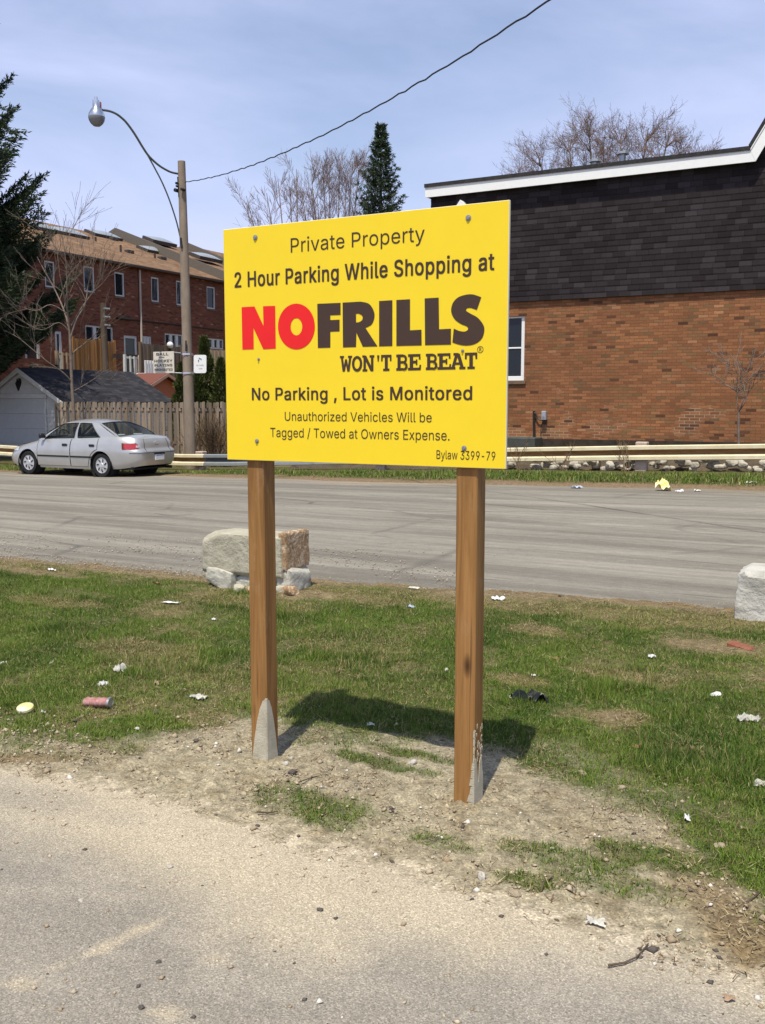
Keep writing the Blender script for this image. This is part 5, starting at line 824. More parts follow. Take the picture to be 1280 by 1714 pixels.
for side in (-1, 1):
    for (a, b, nm) in ((.075, .465, 'front'), (.515, .80, 'rear')):
        # door: a skin over the body side, with its window, handle and moulding
        x0, x1 = (1.22, 2.33) if nm == 'front' else (2.345, 3.22)
        def dskin(u, v):
            x = x0 + (x1 - x0) * u; zl = .25
            if nm == 'rear' and x > XW[1] - ARC - .10: zl = max(zl, WZ + math.sqrt(max(0, (ARC + .05) ** 2 - (x - XW[1]) ** 2)) if abs(x - XW[1]) < ARC + .05 else zl)
            zt = float(ztop(x)) - .012; z = zl + (zt - zl) * v; return side_at(x, z, side, .005)
        mb = MB(); mb.grid(dskin, 24, 12); d = obj('door', cmb(mb), M_paint, car, smooth=True)
        mb = MB(); e = [dskin(0, i / 12) for i in range(12, -1, -1)] + [dskin(i / 24, 0) for i in range(1, 25)] + [dskin(1, i / 12) for i in range(1, 13)]; mb.tube([(p[0], p[1] - side * .001, p[2]) for p in e], .0055, 5); obj('door_gap', cmb(mb), M_trim, d)
        hx = x1 - .17; mb = MB(); q = side_at(hx, .765, side, .006); mb.bbox((q[0] - .085, min(q[1], q[1] + side * .022), .735), (q[0] + .085, max(q[1], q[1] + side * .022), .795), .012); obj('handle', cmb(mb), M_trim, d)
        mb = MB(); mb.grid(lambda u, v: side_at(x0 + .02 + (x1 - x0 - (.04 if nm == 'front' else .16)) * u, .465 + .04 * v, side, .014 + .006 * math.sin(math.pi * v)), 20, 3); obj('side_moulding', cmb(mb), M_trim, d)
        mb = MB(); gpatch(mb, a + .006, b - .006, .055, .915, side, -.004); g = obj('window', cmb(mb), M_cglass, d, smooth=True)
        mb = MB(); e = [gs(a, i / 8 * .87 + .05, side, .006) for i in range(9)] + [gs(a + (b - a) * i / 8, .92, side, .006) for i in range(1, 9)] + [gs(b, .92 - .87 * i / 8, side, .006) for i in range(1, 9)] + [gs(b - (b - a) * i / 8, .05, side, .006) for i in range(1, 9)]; mb.tube(e, .0105, 5); obj('window_seal', cmb(mb), M_trim, d)
    q = side_at(1.42, .92, side, .02); mb = MB(); mb.bbox((1.36, min(side * .74, side * .93), .915), (1.45, max(side * .74, side * .93), 1.03), .025); obj('wing_mirror', cmb(mb), M_trim, car, smooth=True)
    # tail lamp: red wrap-round with a white patch inboard
    mb = MB(); 
    def tl(u, v):
        z = .685 + .15 * v
        if u < .45: x = 4.02 + .26 * (u / .45) ; return side_at(x + .0, z * (1 if u > .12 else 1) - .02 * (1 - u / .45) * (2 * v - 1), side, .008)
        f = (u - .45) / .55; yf = side * (.94 - .36 * f); p = list(end_at(yf, z - (.04 * f * (2 * v - 1)), True, .010)); return p
    mb.grid(lambda u, v: tl(u * .82, v), 20, 6); tlm = obj('tail_lamp', cmb(mb), M_tail, car, smooth=True)
    mb = MB(); mb.grid(lambda u, v: tl(.72 + .12 * u, .22 + .5 * v), 8, 5); 
    mb.v = [(p[0] + .006, p[1], p[2]) for p in mb.v]; obj('reverse_lamp', cmb(mb), M_tailw, tlm, smooth=True)
    mb = MB(); mb.grid(lambda u, v: (lambda p: p)(side_at(.12 + .40 * u, .585 + .10 * v, side, .008)), 10, 4); hl = obj('headlight', cmb(mb), M_head, car, smooth=True)
    mb = MB(); mb.grid(lambda u, v: side_at(.10 + .16 * u, .60 + .085 * v, side, .013), 8, 4); obj('turn_signal', cmb(mb), M_amber, hl, smooth=True)
# bumper lines, plate, boot seam and badge
mb = MB(); mb.tube([end_at(y, .605, True, .002) for y in np.linspace(-.9, .9, 25)], .007, 5); obj('bumper_seam', cmb(mb), M_trim, car)
mb = MB(); mb.tube([end_at(-.50, z, True, .004) for z in np.linspace(.62, .93, 8)] + [], .005, 5); mb.tube([end_at(.50, z, True, .004) for z in np.linspace(.62, .93, 8)], .005, 5); obj('boot_seam', cmb(mb), M_trim, car)
mb = MB(); mb.bbox((4.405, -.155, .42), (4.432, .155, .56), .006); pl = obj('licence_plate', cmb(mb), M_plate, car); mb = MB(); mb.box((4.4325, -.12, .525), (4.434, .12, .543)); obj('plate_band', cmb(mb), M_plateblue, pl)
mb = MB(); mb.bbox((4.405, -.18, .555), (4.436, .18, .60), .008); obj('plate_lamp_bar', cmb(mb), M_trim, car)
mb = MB(); c_ = end_at(0, .835, True, .004)
for i in range(16):
    a, b = 2 * math.pi * i / 16, 2 * math.pi * (i + 1) / 16; mb.tube([(c_[0] + .004, .052 * math.cos(t), c_[2] + .034 * math.sin(t)) for t in (a, b)], .006, 4)
obj('badge', cmb(mb), M_hub, car)
mb = MB(); mb.tube([(4.10, .45, .22), (4.40, .45, .22)], .025, 8); obj('exhaust_pipe', cmb(mb), M_trim, car)
mb = MB()
for (x, y) in ((1.98, -.36), (1.98, .36)): mb.bbox((x, y - .23, .6), (x + .16, y + .23, 1.02), .04); mb.bbox((x + .08, y - .13, 1.02), (x + .17, y + .13, 1.19), .03)
mb.bbox((2.95, -.60, .6), (3.12, .60, 1.0), .05); obj('seats', cmb(mb), M_inter, car)
mb = MB(); mb.grid(lambda u, v: (1.12 + 2.66 * u, -.69 + 1.38 * v, float(ztop(1.12 + 2.66 * u)) + .008 + .05 * (1 - (2 * v - 1) ** 2)), 20, 10); obj('cabin_lining', cmb(mb), M_inter, car)
mb = MB(); mb.box((1.3, -.62, .86), (1.62, .62, .965)); obj('dashboard', cmb(mb), M_trim, car)
mb = MB(); mb.tube([(1.68 - .06 * math.sin(t), -.36 + .18 * math.cos(t), .96 + .155 * math.sin(t)) for t in np.linspace(0, 2 * math.pi, 25)], .014, 6); mb.tube([(1.66, -.53, .96), (1.66, -.19, .96)], .012, 5); obj('steering_wheel', cmb(mb), M_trim, car)
mb = MB(); mb.bbox((3.40, -.42, .955), (3.55, -.2, 1.03), .02); mb.bbox((3.40, .2, .955), (3.55, .42, 1.03), .02); obj('parcel', cmb(mb), M_plate, car)
for wx in XW:
    for side in (-1, 1):
        yo = side * .825; s = side; mb = MB(); mb.lathe([(.185, s * .79), (.195, s * .812), (.235, s * .822), (.275, s * .818), (WR, s * .79), (WR, s * .66), (.2, s * .64)], (wx, 0, WZ), 'y', 32); ty = obj('wheel', cmb(mb), M_rubber, car, smooth=True, sharp=40)
        mb = MB(); mb.lathe([(0, s * .815), (.05, s * .815), (.06, s * .806), (.17, s * .800), (.183, s * .808), (.196, s * .802)], (wx, 0, WZ), 'y', 32); obj('rim', cmb(mb), M_hub, ty, smooth=True, sharp=30)
        mb = MB()
        for k in range(7):
            a = 2 * math.pi * k / 7 + .2; e = a + .22; mb.tube([(wx + r * math.cos(t), s * .806, WZ + r * math.sin(t)) for r, t in ((.085, a), (.125, a + .10), (.16, e))], [.010, .017, .010], 6)
        obj('rim_slots', cmb(mb), M_trim, ty)

# ================================================================== STREET LAMP POLE, SMALL SIGNS, CABLE
M_pole = mottled('weathered_concrete_pole', (.20, .155, .115), (.30, .24, .185), 5, .9, .3, 60, (1, 1, .35)); M_steel = plain('painted_steel_arm', (.16, .17, .17), .5, .4); M_alu = plain('bright_aluminium', (.72, .73, .75), .18, .9, var=.02)
M_lens = plain('grey_lamp_glass', (.20, .20, .22), .3); M_redglass = plain('red_photocell', (.45, .10, .12), .4); M_black = plain('black_iron', (.012, .012, .012), .5); M_wht = plain('white_sign_face', (.78, .77, .75), .5, var=.03); M_cream = plain('cream_sign_face', (.60, .55, .46), .6, var=.08); M_ink = plain('faded_ink', (.09, .065, .055), .6)
YP = 20.75; b = PY(319, 772, YP); t = PY(303.5, 270, YP); pole = empty('utility_pole', (b[0], YP, b[2] - .4), 'tall tan concrete pole carrying a curved lamp arm beside the silver car', 'utility pole')
PX_ = b[0]; mb = MB(); n = 14; mb.tube([b + (t - b) * i / n + (np.array([0, 0, -.4]) if i == 0 else 0) for i in range(n + 1)], [.155 - .055 * i / n for i in range(n + 1)], 18); obj('pole', mb, M_pole, pole, smooth=True, sharp=40)
def pw(x, y): return PXP(x, y, PY(x if x > 290 else 297, 291, YP)[0])
XA = PY(297, 291, YP)[0]
arm = [PXP(x, y, XA) for x, y in ((299, 291), (289, 289), (281, 286), (266, 277), (250, 262.5), (239, 247), (225, 224), (212, 206), (203, 197), (194, 190.5), (183, 186), (171, 184))]
def smooth(P_, k=4):
    out = []; n = len(P_)
    for i in range(n - 1):
        p0, p1, p2, p3 = P_[max(i - 1, 0)], P_[i], P_[i + 1], P_[min(i + 2, n - 1)]
        for j in range(k): tt = j / k; out.append(.5 * (2 * p1 + (p2 - p0) * tt + (2 * p0 - 5 * p1 + 4 * p2 - p3) * tt ** 2 + (3 * p1 - p0 - 3 * p2 + p3) * tt ** 3))
    return out + [P_[-1]]
mb = MB(); mb.tube(smooth(arm), .028, 8); lamp_arm = obj('lamp_arm', mb, M_steel, pole, smooth=True)
mb = MB(); mb.tube(smooth([PXP(x, y, XA) for x, y in ((246, 258), (258, 280), (270, 303), (280, 326), (288, 348), (296, 374), (302, 400))]), .02, 7); obj('arm_brace', mb, M_steel, pole, smooth=True)
lc = PXP(161.5, 196, XA); u_ = 30.0 / FPX * .78
dl_ = np.linalg.norm(lc - CC); px = dl_ / FPX
def lz(yy): return (196 - yy) * px
mb = MB(); mb.lathe([(12.0 * px, lz(196)), (11.2 * px, lz(191)), (8.5 * px, lz(186)), (5.2 * px, lz(182)), (5 * px, lz(172)), (2.8 * px, lz(171)), (2.6 * px, lz(167)), (0, lz(166.6))], lc, 'z', 20); hd = obj('lamp_head', mb, M_alu, lamp_arm, smooth=True, sharp=50)
mb = MB(); mb.lathe([(12.3 * px, lz(195.6)), (12.3 * px, lz(196.8)), (11.4 * px, lz(201)), (8.8 * px, lz(205.5)), (5 * px, lz(208.8)), (0, lz(209.8))], lc, 'z', 20); obj('lamp_glass', mb, M_lens, lamp_arm, smooth=True)
q = PXP(166, 178, XA); mb = MB(); mb.tube([q + np.array([0, 0, 6 * px]), q - np.array([0, .5 * px, 4 * px])], [3.2 * px, 3.6 * px], 8); obj('photocell', mb, M_redglass, lamp_arm)
mb = MB()
for (x, y, r) in ((296.5, 307, .035), (297, 312, .03), (294.5, 318.5, .05), (305, 317, .035)): q = PY(x, y, YP - .12); mb.tube([q - np.array([0, .05, 0]), q + np.array([0.0, .10, 0])], r, 8)
mb.tube([PY(297, 296, YP - .1), PY(299, 330, YP - .11)], .015, 5); obj('insulators', mb, M_black, pole)
mb = MB(); mb.tube([PY(302, 398, YP - .13), PY(304, 415, YP - .13)], .03, 6); mb.tube([PY(311, 570, YP - .16), PY(311, 588, YP - .16)], .02, 6); obj('conduit', mb, M_black, pole)
# two small signs strapped to the pole
YS = YP - .30
s1 = empty('ball_playing_sign', PY(273, 624, YS), 'weathered cream street sign about ball and hockey strapped left of the pole', 'sign')
a, d = PY(257, 625, YS), PY(290.5, 588, YS); mb = MB(); mb.bbox((a[0], YS, a[2]), (d[0], YS + .012, d[2]), .004); face = obj('sign_plate', mb, M_cream, s1)
def small(body, x0, x1, yb, yt, par, mat, w=.02, Y=YS):
    v, f = text_mesh(body, w); u0, z0 = PY(x0, yb, Y)[[0, 2]]; u1 = PY(x1, yb, Y)[0]; z1 = PY(x0, yt, Y)[2]; x_ = v[:, 0]; 
    vv = [(u0 + (p[0] - x_.min()) / np.ptp(x_) * (u1 - u0), Y - .004 - .0006 * p[2], z0 + p[1] / .555 * (z1 - z0)) for p in v]; mb = MB(); mb.add(vv, f); obj('lettering', mb, mat, par, fixn=False)
small('BALL', 261.5, 282, 595, 590.5, face, M_ink); small('AND', 266, 275, 599, 597, face, M_ink); small('HOCKEY', 258.3, 288.5, 606.5, 602, face, M_ink); small('PLAYING', 258.8, 288.5, 613.5, 609.3, face, M_ink); small('PROHIBITED', 258.8, 289, 621, 616.8, face, M_ink)
for a_, b_ in (((289, 589.5), (302, 591)), ((289, 624), (303, 624.5))): mb = MB(); mb.tube([PY(*a_, YS + .03), PY(*b_, YP - .12)], .018, 6); obj('bracket', mb, M_alu, s1)
s2 = empty('lane_sign', PY(334, 624, YS), 'small white rounded sign with a curved mark strapped right of the pole', 'sign')
def rrect(x0, x1, y0, y1, Y, r=4, k=5):
    out = []
    for cx, cy, a0 in ((x1 - r, y0 + r, -90), (x1 - r, y1 - r, 0), (x0 + r, y1 - r, 90), (x0 + r, y0 + r, 180)):
        for i in range(k + 1): a = math.radians(a0 + 90 * i / k); out.append(PY(cx + r * math.cos(a), cy + r * math.sin(a), Y))
    return out
mb = MB(); mb.prism(rrect(324, 345, 594, 624.5, YS, 3.5), (0, .012, 0)); f2 = obj('sign_plate', mb, M_wht, s2)
M_green = plain('faded_green_print', (.22, .42, .40), .6); M_greyp = plain('faded_grey_print', (.50, .49, .50), .6)
mb = MB(); mb.tube([PY(x, y, YS - .004) for x, y in ((332.5, 599.2), (334.5, 598.9), (336.2, 600), (337.2, 602))], [.012, .017, .017, .008], 5); obj('arc_mark', mb, M_green, f2)
mb = MB(); mb.tube([PY(332, 605.2, YS - .004), PY(332.1, 602.2, YS - .004)], .012, 5); obj('stroke_mark', mb, M_ink, f2)
small('IN THIS', 328.5, 340.5, 612.2, 610, f2, M_greyp, .01); small('LANE', 332.5, 338.5, 617.5, 615.6, f2, M_greyp, .01)
for y in (593, 624.5):
    mb = MB(); q = PY(312 + (y - 593) * .05, y, YP); mb.lathe([(.168, -.02), (.168, .02)], q, 'z', 20); mb.tube([PY(318, y, YP - .16), PY(326, y + (2 if y < 600 else -2), YS + .02)], .015, 5); obj('strap', mb, M_alu, s2)
# overhead cable, sagging from the pole to somewhere beyond the right of the picture
c0 = PY(310, 305, YP); ce = PY(920, 0, 11.5); best = None
for sg in np.arange(0, 3, .02):     # the sag that passes through the cable's middle in the photograph
    pts_ = [c0 + (ce - c0) * t - np.array([0, 0, sg * 4 * t * (1 - t)]) for t in np.linspace(0, 1, 80)]; e_ = min(abs((q - CC) @ CR / ((q - CC) @ CF) * FPX + 640 - 610) * 1e3 + abs(857 - (q - CC) @ CU / ((q - CC) @ CF) * FPX - 191) for q in pts_)
    j_ = min(range(80), key=lambda k: abs((pts_[k] - CC) @ CR / ((pts_[k] - CC) @ CF) * FPX + 640 - 610)); yy_ = 857 - (pts_[j_] - CC) @ CU / ((pts_[j_] - CC) @ CF) * FPX
    if best is None or abs(yy_ - 190) < best[0]: best = (abs(yy_ - 190), sg)
cm = [c0 + (ce - c0) * t - np.array([0, 0, best[1] * 4 * t * (1 - t)]) for t in np.linspace(0, 1.9, 30)]
r_ = random.Random(5); cp = smooth([np.array(p) for p in cm], 5); mb = MB(); mb.tube([p + np.array([0, 0, .008 * math.sin(i * 2.1) + r_.uniform(-.006, .006)]) for i, p in enumerate(cp)], .0115, 6); tag(obj('overhead_cable', mb, M_black, None, smooth=True, org=tuple(c0)), 'twisted black overhead cable sagging across the sky from the pole', 'cable')

# ================================================================== GUARD RAIL AND ROCKS
M_railcream = mottled('cream_rail_paint', (.60, .52, .33), (.74, .66, .46), 5, .6, .1, 40); M_railbrown = mottled('shaded_brown_rail_face', (.17, .085, .03), (.28, .15, .06), 6, .7, .2, 40, (.4, 2, 2)); M_galv = plain('galvanised_steel', (.42, .44, .45), .4, .5); M_galvd = plain('galvanised_shadow_band', (.10, .11, .115), .5, .4)
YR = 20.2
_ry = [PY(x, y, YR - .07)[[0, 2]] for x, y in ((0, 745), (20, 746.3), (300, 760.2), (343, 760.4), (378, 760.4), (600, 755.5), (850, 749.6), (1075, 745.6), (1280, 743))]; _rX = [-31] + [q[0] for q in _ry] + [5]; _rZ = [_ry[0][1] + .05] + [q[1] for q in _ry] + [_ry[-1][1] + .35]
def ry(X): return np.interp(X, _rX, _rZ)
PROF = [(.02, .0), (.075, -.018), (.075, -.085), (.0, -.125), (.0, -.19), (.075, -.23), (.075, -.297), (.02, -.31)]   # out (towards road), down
rail = empty('guard_rail', (-8, YR, 0), 'long painted steel guard rail with cream ridges and brown shaded valleys along the far verge', 'guard rail')
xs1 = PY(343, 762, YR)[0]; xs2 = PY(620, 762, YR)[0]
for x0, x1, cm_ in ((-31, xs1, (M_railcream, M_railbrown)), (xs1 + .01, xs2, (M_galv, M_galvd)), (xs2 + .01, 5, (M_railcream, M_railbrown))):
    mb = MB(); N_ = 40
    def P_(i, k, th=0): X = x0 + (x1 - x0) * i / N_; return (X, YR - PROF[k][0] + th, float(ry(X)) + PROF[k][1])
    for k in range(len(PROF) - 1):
        for i in range(N_): mb.add([P_(i, k), P_(i + 1, k), P_(i + 1, k + 1), P_(i, k + 1)], [(0, 1, 2, 3)], 0 if k in (0, 1, 4, 5) and k not in (2,) else 1)  # upward faces and ridges lighter, valleys darker: sun and shade in the colours
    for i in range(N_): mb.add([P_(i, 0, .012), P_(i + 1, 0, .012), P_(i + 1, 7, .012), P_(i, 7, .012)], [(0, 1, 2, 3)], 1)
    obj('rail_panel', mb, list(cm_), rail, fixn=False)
M_rpost = mottled('pinkish_concrete_post', (.38, .29, .23), (.52, .42, .35), 9, .9, .3, 50)
for x in (1075, 338, -60, 640): q = PY(x, 760, YR + .16); X = q[0]; zt = float(ry(X)) + .07; mb = MB(); mb.bbox((X - .12, YR + .02, -.6), (X + .12, YR + .22, zt), .015); obj('rail_post', mb, M_rpost, rail)
M_rock = stonemat('rubble_stone', (.30, .27, .22), (.48, .44, .37), (.64, .60, .52), None, 6)
rr = random.Random(17)
for q in range(58):
    x = 856 + q * 7.5 + rr.uniform(-5, 5); s = rr.uniform(.06, .155); g_ = PY(x, 780, 20.62 + rr.uniform(-.12, .25)); Z0 = float(gz(g_[0], g_[1])); zc = Z0 + rr.uniform(.03, .30)
    if 1062 < x < 1088: continue
    rock('verge_rock', (g_[0] - s, g_[1] - s * .7, zc - s * .5), (g_[0] + s, g_[1] + s * .7, zc + s * rr.uniform(.45, .85)), M_rock, 'pale broken stone in the row beneath the guard rail', 'rock', 100 + q, 6, 3.5, .12, rr.uniform(0, 3), rr.uniform(-.3, .3), group='rocks under the guard rail', cuts=6)
mb = MB(); g_ = PY(1050, 776, 20.6); zc = g_[2]; mb.lathe([(.07, -.10), (.11, -.10), (.11, .10), (.07, .10)], (g_[0], 20.75, zc - .03), 'y', 16); tag(obj('drain_pipe', mb, M_rock, None, org=tuple(g_)), 'round stone-grey pipe end among the rocks under the guard rail', 'pipe')

# ================================================================== BRICK BUILDING, RIGHT
BR = [(0, (.085, .036, .022)), (.04, (.12, .055, .032)), (.06, (.20, .085, .040)), (.35, (.262, .114, .052)), (.6, (.315, .142, .066)), (.76, (.25, .10, .048)), (.86, (.215, .118, .055)), (.94, (.16, .088, .045)), (1, (.37, .185, .098))]
M_brick = brickmat('orange_brick', 'X', BR, (.16, .085, .04), pale=((.46, .36, .25), .14, .37)); M_shing = shinglemat('black_shingles', 'X', 'Z', [(0, (.020, .015, .016)), (.3, (.025, .020, .021)), (.7, (.032, .026, .028)), (1, (.044, .037, .040))], .30, .142)
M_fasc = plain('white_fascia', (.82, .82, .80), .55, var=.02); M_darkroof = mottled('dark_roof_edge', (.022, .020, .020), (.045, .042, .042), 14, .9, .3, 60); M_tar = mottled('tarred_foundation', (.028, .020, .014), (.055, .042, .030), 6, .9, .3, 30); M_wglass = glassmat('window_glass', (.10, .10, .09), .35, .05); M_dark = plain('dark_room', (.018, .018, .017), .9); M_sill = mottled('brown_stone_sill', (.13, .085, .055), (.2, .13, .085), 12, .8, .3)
YW = 25.0; XL = PY(726, 420, YW)[0]; XR = 6.0; XK = PY(1255, 280, YW - .30)[0]
bld = empty('brick_building', (XL, YW, 0), 'orange brick building with black shingled upper wall and white fascia', 'building')
zsh = PY(853, 506, YW)[2]; zft = PY(900, 312, YW - .30)[2]; zfb = np.mean([PY(711, 329, YW - .30)[2], PY(1200, 279, YW - .30)[2]]); zft = np.mean([PY(711, 307.5, YW - .30)[2], PY(1250, 246, YW - .30)[2]]); zbr = .64
w0, w1 = PY(800, 540, YW)[0], PY(877.5, 580, YW)[0]; wz1, wz0 = PY(866, 529, YW)[2], PY(866, 637, YW)[2]
mb = MB(); mb.box((XL, YW, zbr), (w0, YW + .3, zsh)); mb.box((w1, YW, zbr), (XR, YW + .3, zsh)); mb.box((w0, YW, zbr), (w1, YW + .3, wz0 - .1)); mb.box((w0, YW, wz1), (w1, YW + .3, zsh)); mb.box((XL, YW + .3, zbr), (XL + .3, YW + 9, zsh)); wall = obj('wall', mb, M_brick, bld)
mb = MB(); mb.box((XL - .05, YW - .05, -.8), (XR, YW + 9, zbr)); obj('foundation', mb, M_tar, bld)
mb = MB(); nrow = int((zfb - zsh) / .142) + 1      # lapped courses of shingles on the upper wall
for i in range(nrow):
    z0 = zsh + i * .142; z1 = min(z0 + .155, zfb + .2); mb.add([(XL - .06, YW - .085, z0), (XR, YW - .085, z0), (XR, YW - .078, z1), (XL - .06, YW - .078, z1), (XL - .06, YW - .07, z0), (XR, YW - .07, z0)], [(0, 1, 2, 3), (0, 4, 5, 1)])
    mb.add([(XL - .06, YW - .10, z0), (XL - .06, YW + 9, z0), (XL - .04, YW + 9, z1), (XL - .04, YW - .078, z1)], [(0, 1, 2, 3)])
mb.box((XL, YW - .06, zsh), (XR, YW + .3, zfb + .25)); 
gx1 = XR; gh = (gx1 - XK) * 1.55
mb.add([(XK + .1, YW - .085, zfb + .1), (gx1, YW - .085, zfb + .1), (gx1, YW - .085, zfb + gh)], [(0, 1, 2)]); obj('shingle_siding', mb, M_shing, bld)
YF = YW - .30
mb = MB(); zm = zfb + (zft - zfb) * .70
xl_ = PY(711.5, 318, YF)[0]; th = .025
mb.prism([(xl_, YF, zfb), (XK + .12, YF, zfb), (XK, YF, zm), (xl_, YF, zm)], (0, .04, 0)); mb.prism([(xl_ - .01, YF - .02, zm + .004), (XK, YF - .02, zm + .004), (XK - .05, YF - .02, zft - .10), (xl_ - .01, YF - .02, zft - .10)], (0, .06, 0))
k = 1.72; ln = gx1 - XK      # the rake climbing to the gable at the right
mb.prism([(XK + .12, YF - .004, zfb), (gx1, YF - .004, zfb + ln * k), (gx1, YF - .004, zm + ln * k), (XK, YF - .004, zm)], (0, .04, 0)); mb.prism([(XK, YF - .024, zm + .006), (gx1, YF - .024, zm + .006 + ln * k), (gx1, YF - .024, zft - .06 + ln * k), (XK - .05, YF - .024, zft - .06)], (0, .06, 0))
mb.box((xl_, YF + .04, zfb + .02), (xl_ + .03, YW + 9, zft - .12)); obj('fascia', mb, M_fasc, bld)
mb = MB(); mb.box((xl_ + .03, YF + .04, zfb + .03), (XK, YW + .2, zfb + .05)); obj('soffit', mb, M_darkroof, bld)
mb = MB(); mb.box((xl_ - .02, YF - .03, zft - .095), (XK + .0, YW + 9, zft)); mb.prism([(XK, YF - .03, zft - .05), (gx1, YF - .03, zft - .05 + ln * k), (gx1, YF - .03, zft + .02 + ln * k), (XK - .05, YF - .03, zft + .02)], (0, 9, 0)); obj('roof', mb, M_darkroof, bld)
for x, yt, yb in ((996, 266, 276), (1042, 253, 268)):
    Yv = YW + 2.6; c_ = PY(x, yb, Yv); z0 = zft - .05; z1 = PY(x, yt, Yv)[2]; mb = MB(); mb.lathe([(.09, z0 - c_[2]), (.09, z1 - c_[2] - .09), (.17, z1 - c_[2] - .09), (.17, z1 - c_[2] - .03), (.05, z1 - c_[2]), (0, z1 - c_[2])], c_, 'z', 14); obj('roof_vent', mb, M_galv, bld)
mb = MB(); e = .055
mb.bbox((w0, YW + .06, wz0), (w1, YW + .16, wz0 + .12), .006); mb.bbox((w1 - .11, YW + .06, wz0 + .12), (w1, YW + .16, wz1), .006); mb.bbox((w0, YW + .06, wz0 + .12), (w0 + .11, YW + .16, wz1), .006); mb.bbox((w0 + .11, YW + .06, wz1 - .05), (w1 - .11, YW + .16, wz1), .006); zmid = PY(866, 582, YW)[2]; mb.bbox((w0 + .11, YW + .08, zmid - .02), (w1 - .11, YW + .13, zmid + .02), .005)
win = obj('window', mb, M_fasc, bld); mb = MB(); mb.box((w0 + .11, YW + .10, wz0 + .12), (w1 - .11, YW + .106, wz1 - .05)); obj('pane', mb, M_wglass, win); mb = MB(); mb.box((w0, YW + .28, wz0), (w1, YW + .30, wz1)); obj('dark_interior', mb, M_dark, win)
mb = MB(); mb.bbox((w0 - .06, YW - .05, wz0 - .10), (w1 + .06, YW + .16, wz0 - .003), .008); obj('window_sill', mb, M_sill, win)
q = PY(778, 338, YW - .12); mb = MB(); mb.prism([(q[0] - .32, YW - .45, q[2] - .42), (q[0] + .32, YW - .45, q[2] - .42), (q[0], YW - .45, q[2])], (0, .36, 0)); obj('gable_hood', mb, M_fasc, bld)
# electrical box with conduit
a, b_ = PY(906.5, 703, YW - .1), PY(914.5, 688, YW - .1); mb = MB(); mb.bbox((a[0], YW - .16, a[2]), (b_[0], YW - .005, b_[2]), .012); eb = obj('meter_box', mb, M_galv, bld); mb = MB(); mb.box((a[0] + .03, YW - .164, a[2] + .03), (b_[0] - .03, YW - .1605, a[2] + .10)); obj('box_label', mb, M_lens, eb)
mb = MB(); mb.tube([PY(893.5, 688, YW - .06), PY(893.5, 706, YW - .06), PY(894.5, 740, YW - .06)], .037, 8); mb.tube(smooth([PY(x, y, YW - .07) for x, y in ((893.5, 690), (896, 692), (899, 699), (903, 702.5), (908, 703))]), .02, 6); mb.bbox((a[0] + .02, YW - .12, a[2] - .09), (b_[0], YW - .02, a[2] - .005), .01); mb.tube(smooth([PY(x, y, YW - .06) for x, y in ((908, 706), (906, 714), (905, 728), (908, 742))]), .011, 5); obj('conduit', mb, M_black, bld)
mb = MB(); a, b_ = PY(840, 752, 22.6), PY(895, 733, 22.6); mb.bbox((a[0] - .6, 22.6, -.1), (b_[0], 23.2, b_[2]), .02); M_bin = mottled('grey_green_metal', (.045, .05, .042), (.075, .08, .07), 5, .6, .1); tag(obj('metal_bin', mb, M_bin, None, org=(b_[0], 22.6, -.1)), 'low dark grey-green metal box against the brick wall behind the guard rail', 'box')
# ================================================================== GARAGE, FENCE
M_siding = newmat('white_siding'); m, nt, P = M_siding; M_siding = m; P.inputs['Base Color'].default_value = (.62, .61, .58, 1); P.inputs['Roughness'].default_value = .6
nt.links.new(ramp(nt, noise(nt, coords(nt, (1, 1, 3)), 3, 5), [(.3, (.52, .51, .48)), (.7, (.64, .63, .60))]), P.inputs['Base Color'])
M_gshing = shinglemat('charcoal_shingles', 'Y', 'X', [(0, (.024, .023, .028)), (.5, (.035, .034, .040)), (1, (.055, .052, .058))], .3, .13); M_door = plain('white_garage_door', (.50, .50, .49), .55, var=.05)
YG = 24.0; xr_g = PY(107, 700, YG)[0]; zp = PY(35, 618, YG)[2]; xp = PY(35, 618, YG)[0]; ze = PY(108, 671, YG - .12)[2]; hwid = xr_g - xp; GD = 5.4; zg = -.35
gar = empty('garage', (xp, YG, zg), 'small white sided garage with charcoal gable roof behind the silver car', 'garage')
mb = MB(); rows = 22; sl_ = (zp - ze) / hwid; zt = zp - .06
for i in range(rows):       # lapped siding courses on the gable end
    z0 = zg + i * .145; z1 = z0 + .15
    def lim(z): return hwid if z < ze else max(0.0, (zp - z) / sl_)
    a_, b_ = lim(z0), lim(z1)
    if a_ <= 0: break
    mb.add([(xp - a_, YG - .022, z0), (xp + a_, YG - .022, z0), (xp + b_, YG - .002, z1), (xp - b_, YG - .002, z1), (xp - a_, YG, z0), (xp + a_, YG, z0)], [(0, 1, 2, 3), (0, 4, 5, 1)])
    mb.add([(xr_g + .022, YG, z0), (xr_g + .022, YG + GD, z0), (xr_g + .002, YG + GD, z1), (xr_g + .002, YG, z1)], [(0, 1, 2, 3)]) if z1 < ze else None
mb.box((xp - hwid, YG + .002, zg), (xr_g, YG + GD, ze - .02)); mb.prism([(xp - hwid, YG + .003, ze), (xr_g, YG + .003, ze), (xp, YG + .003, zp - .05)], (0, GD - .01, 0)); obj('wall', mb, M_siding, gar)
mb = MB(); 
for s in (-1, 1):
    e = (xp + s * (hwid + .16), ze - .16 * sl_); mb.prism([(xp, YG - .16, zp), (e[0], YG - .16, e[1]), (e[0], YG - .16, e[1] + .05), (xp, YG - .16, zp + .06)], (0, GD + .3, 0))
obj('roof', mb, M_gshing, gar)
mb = MB()
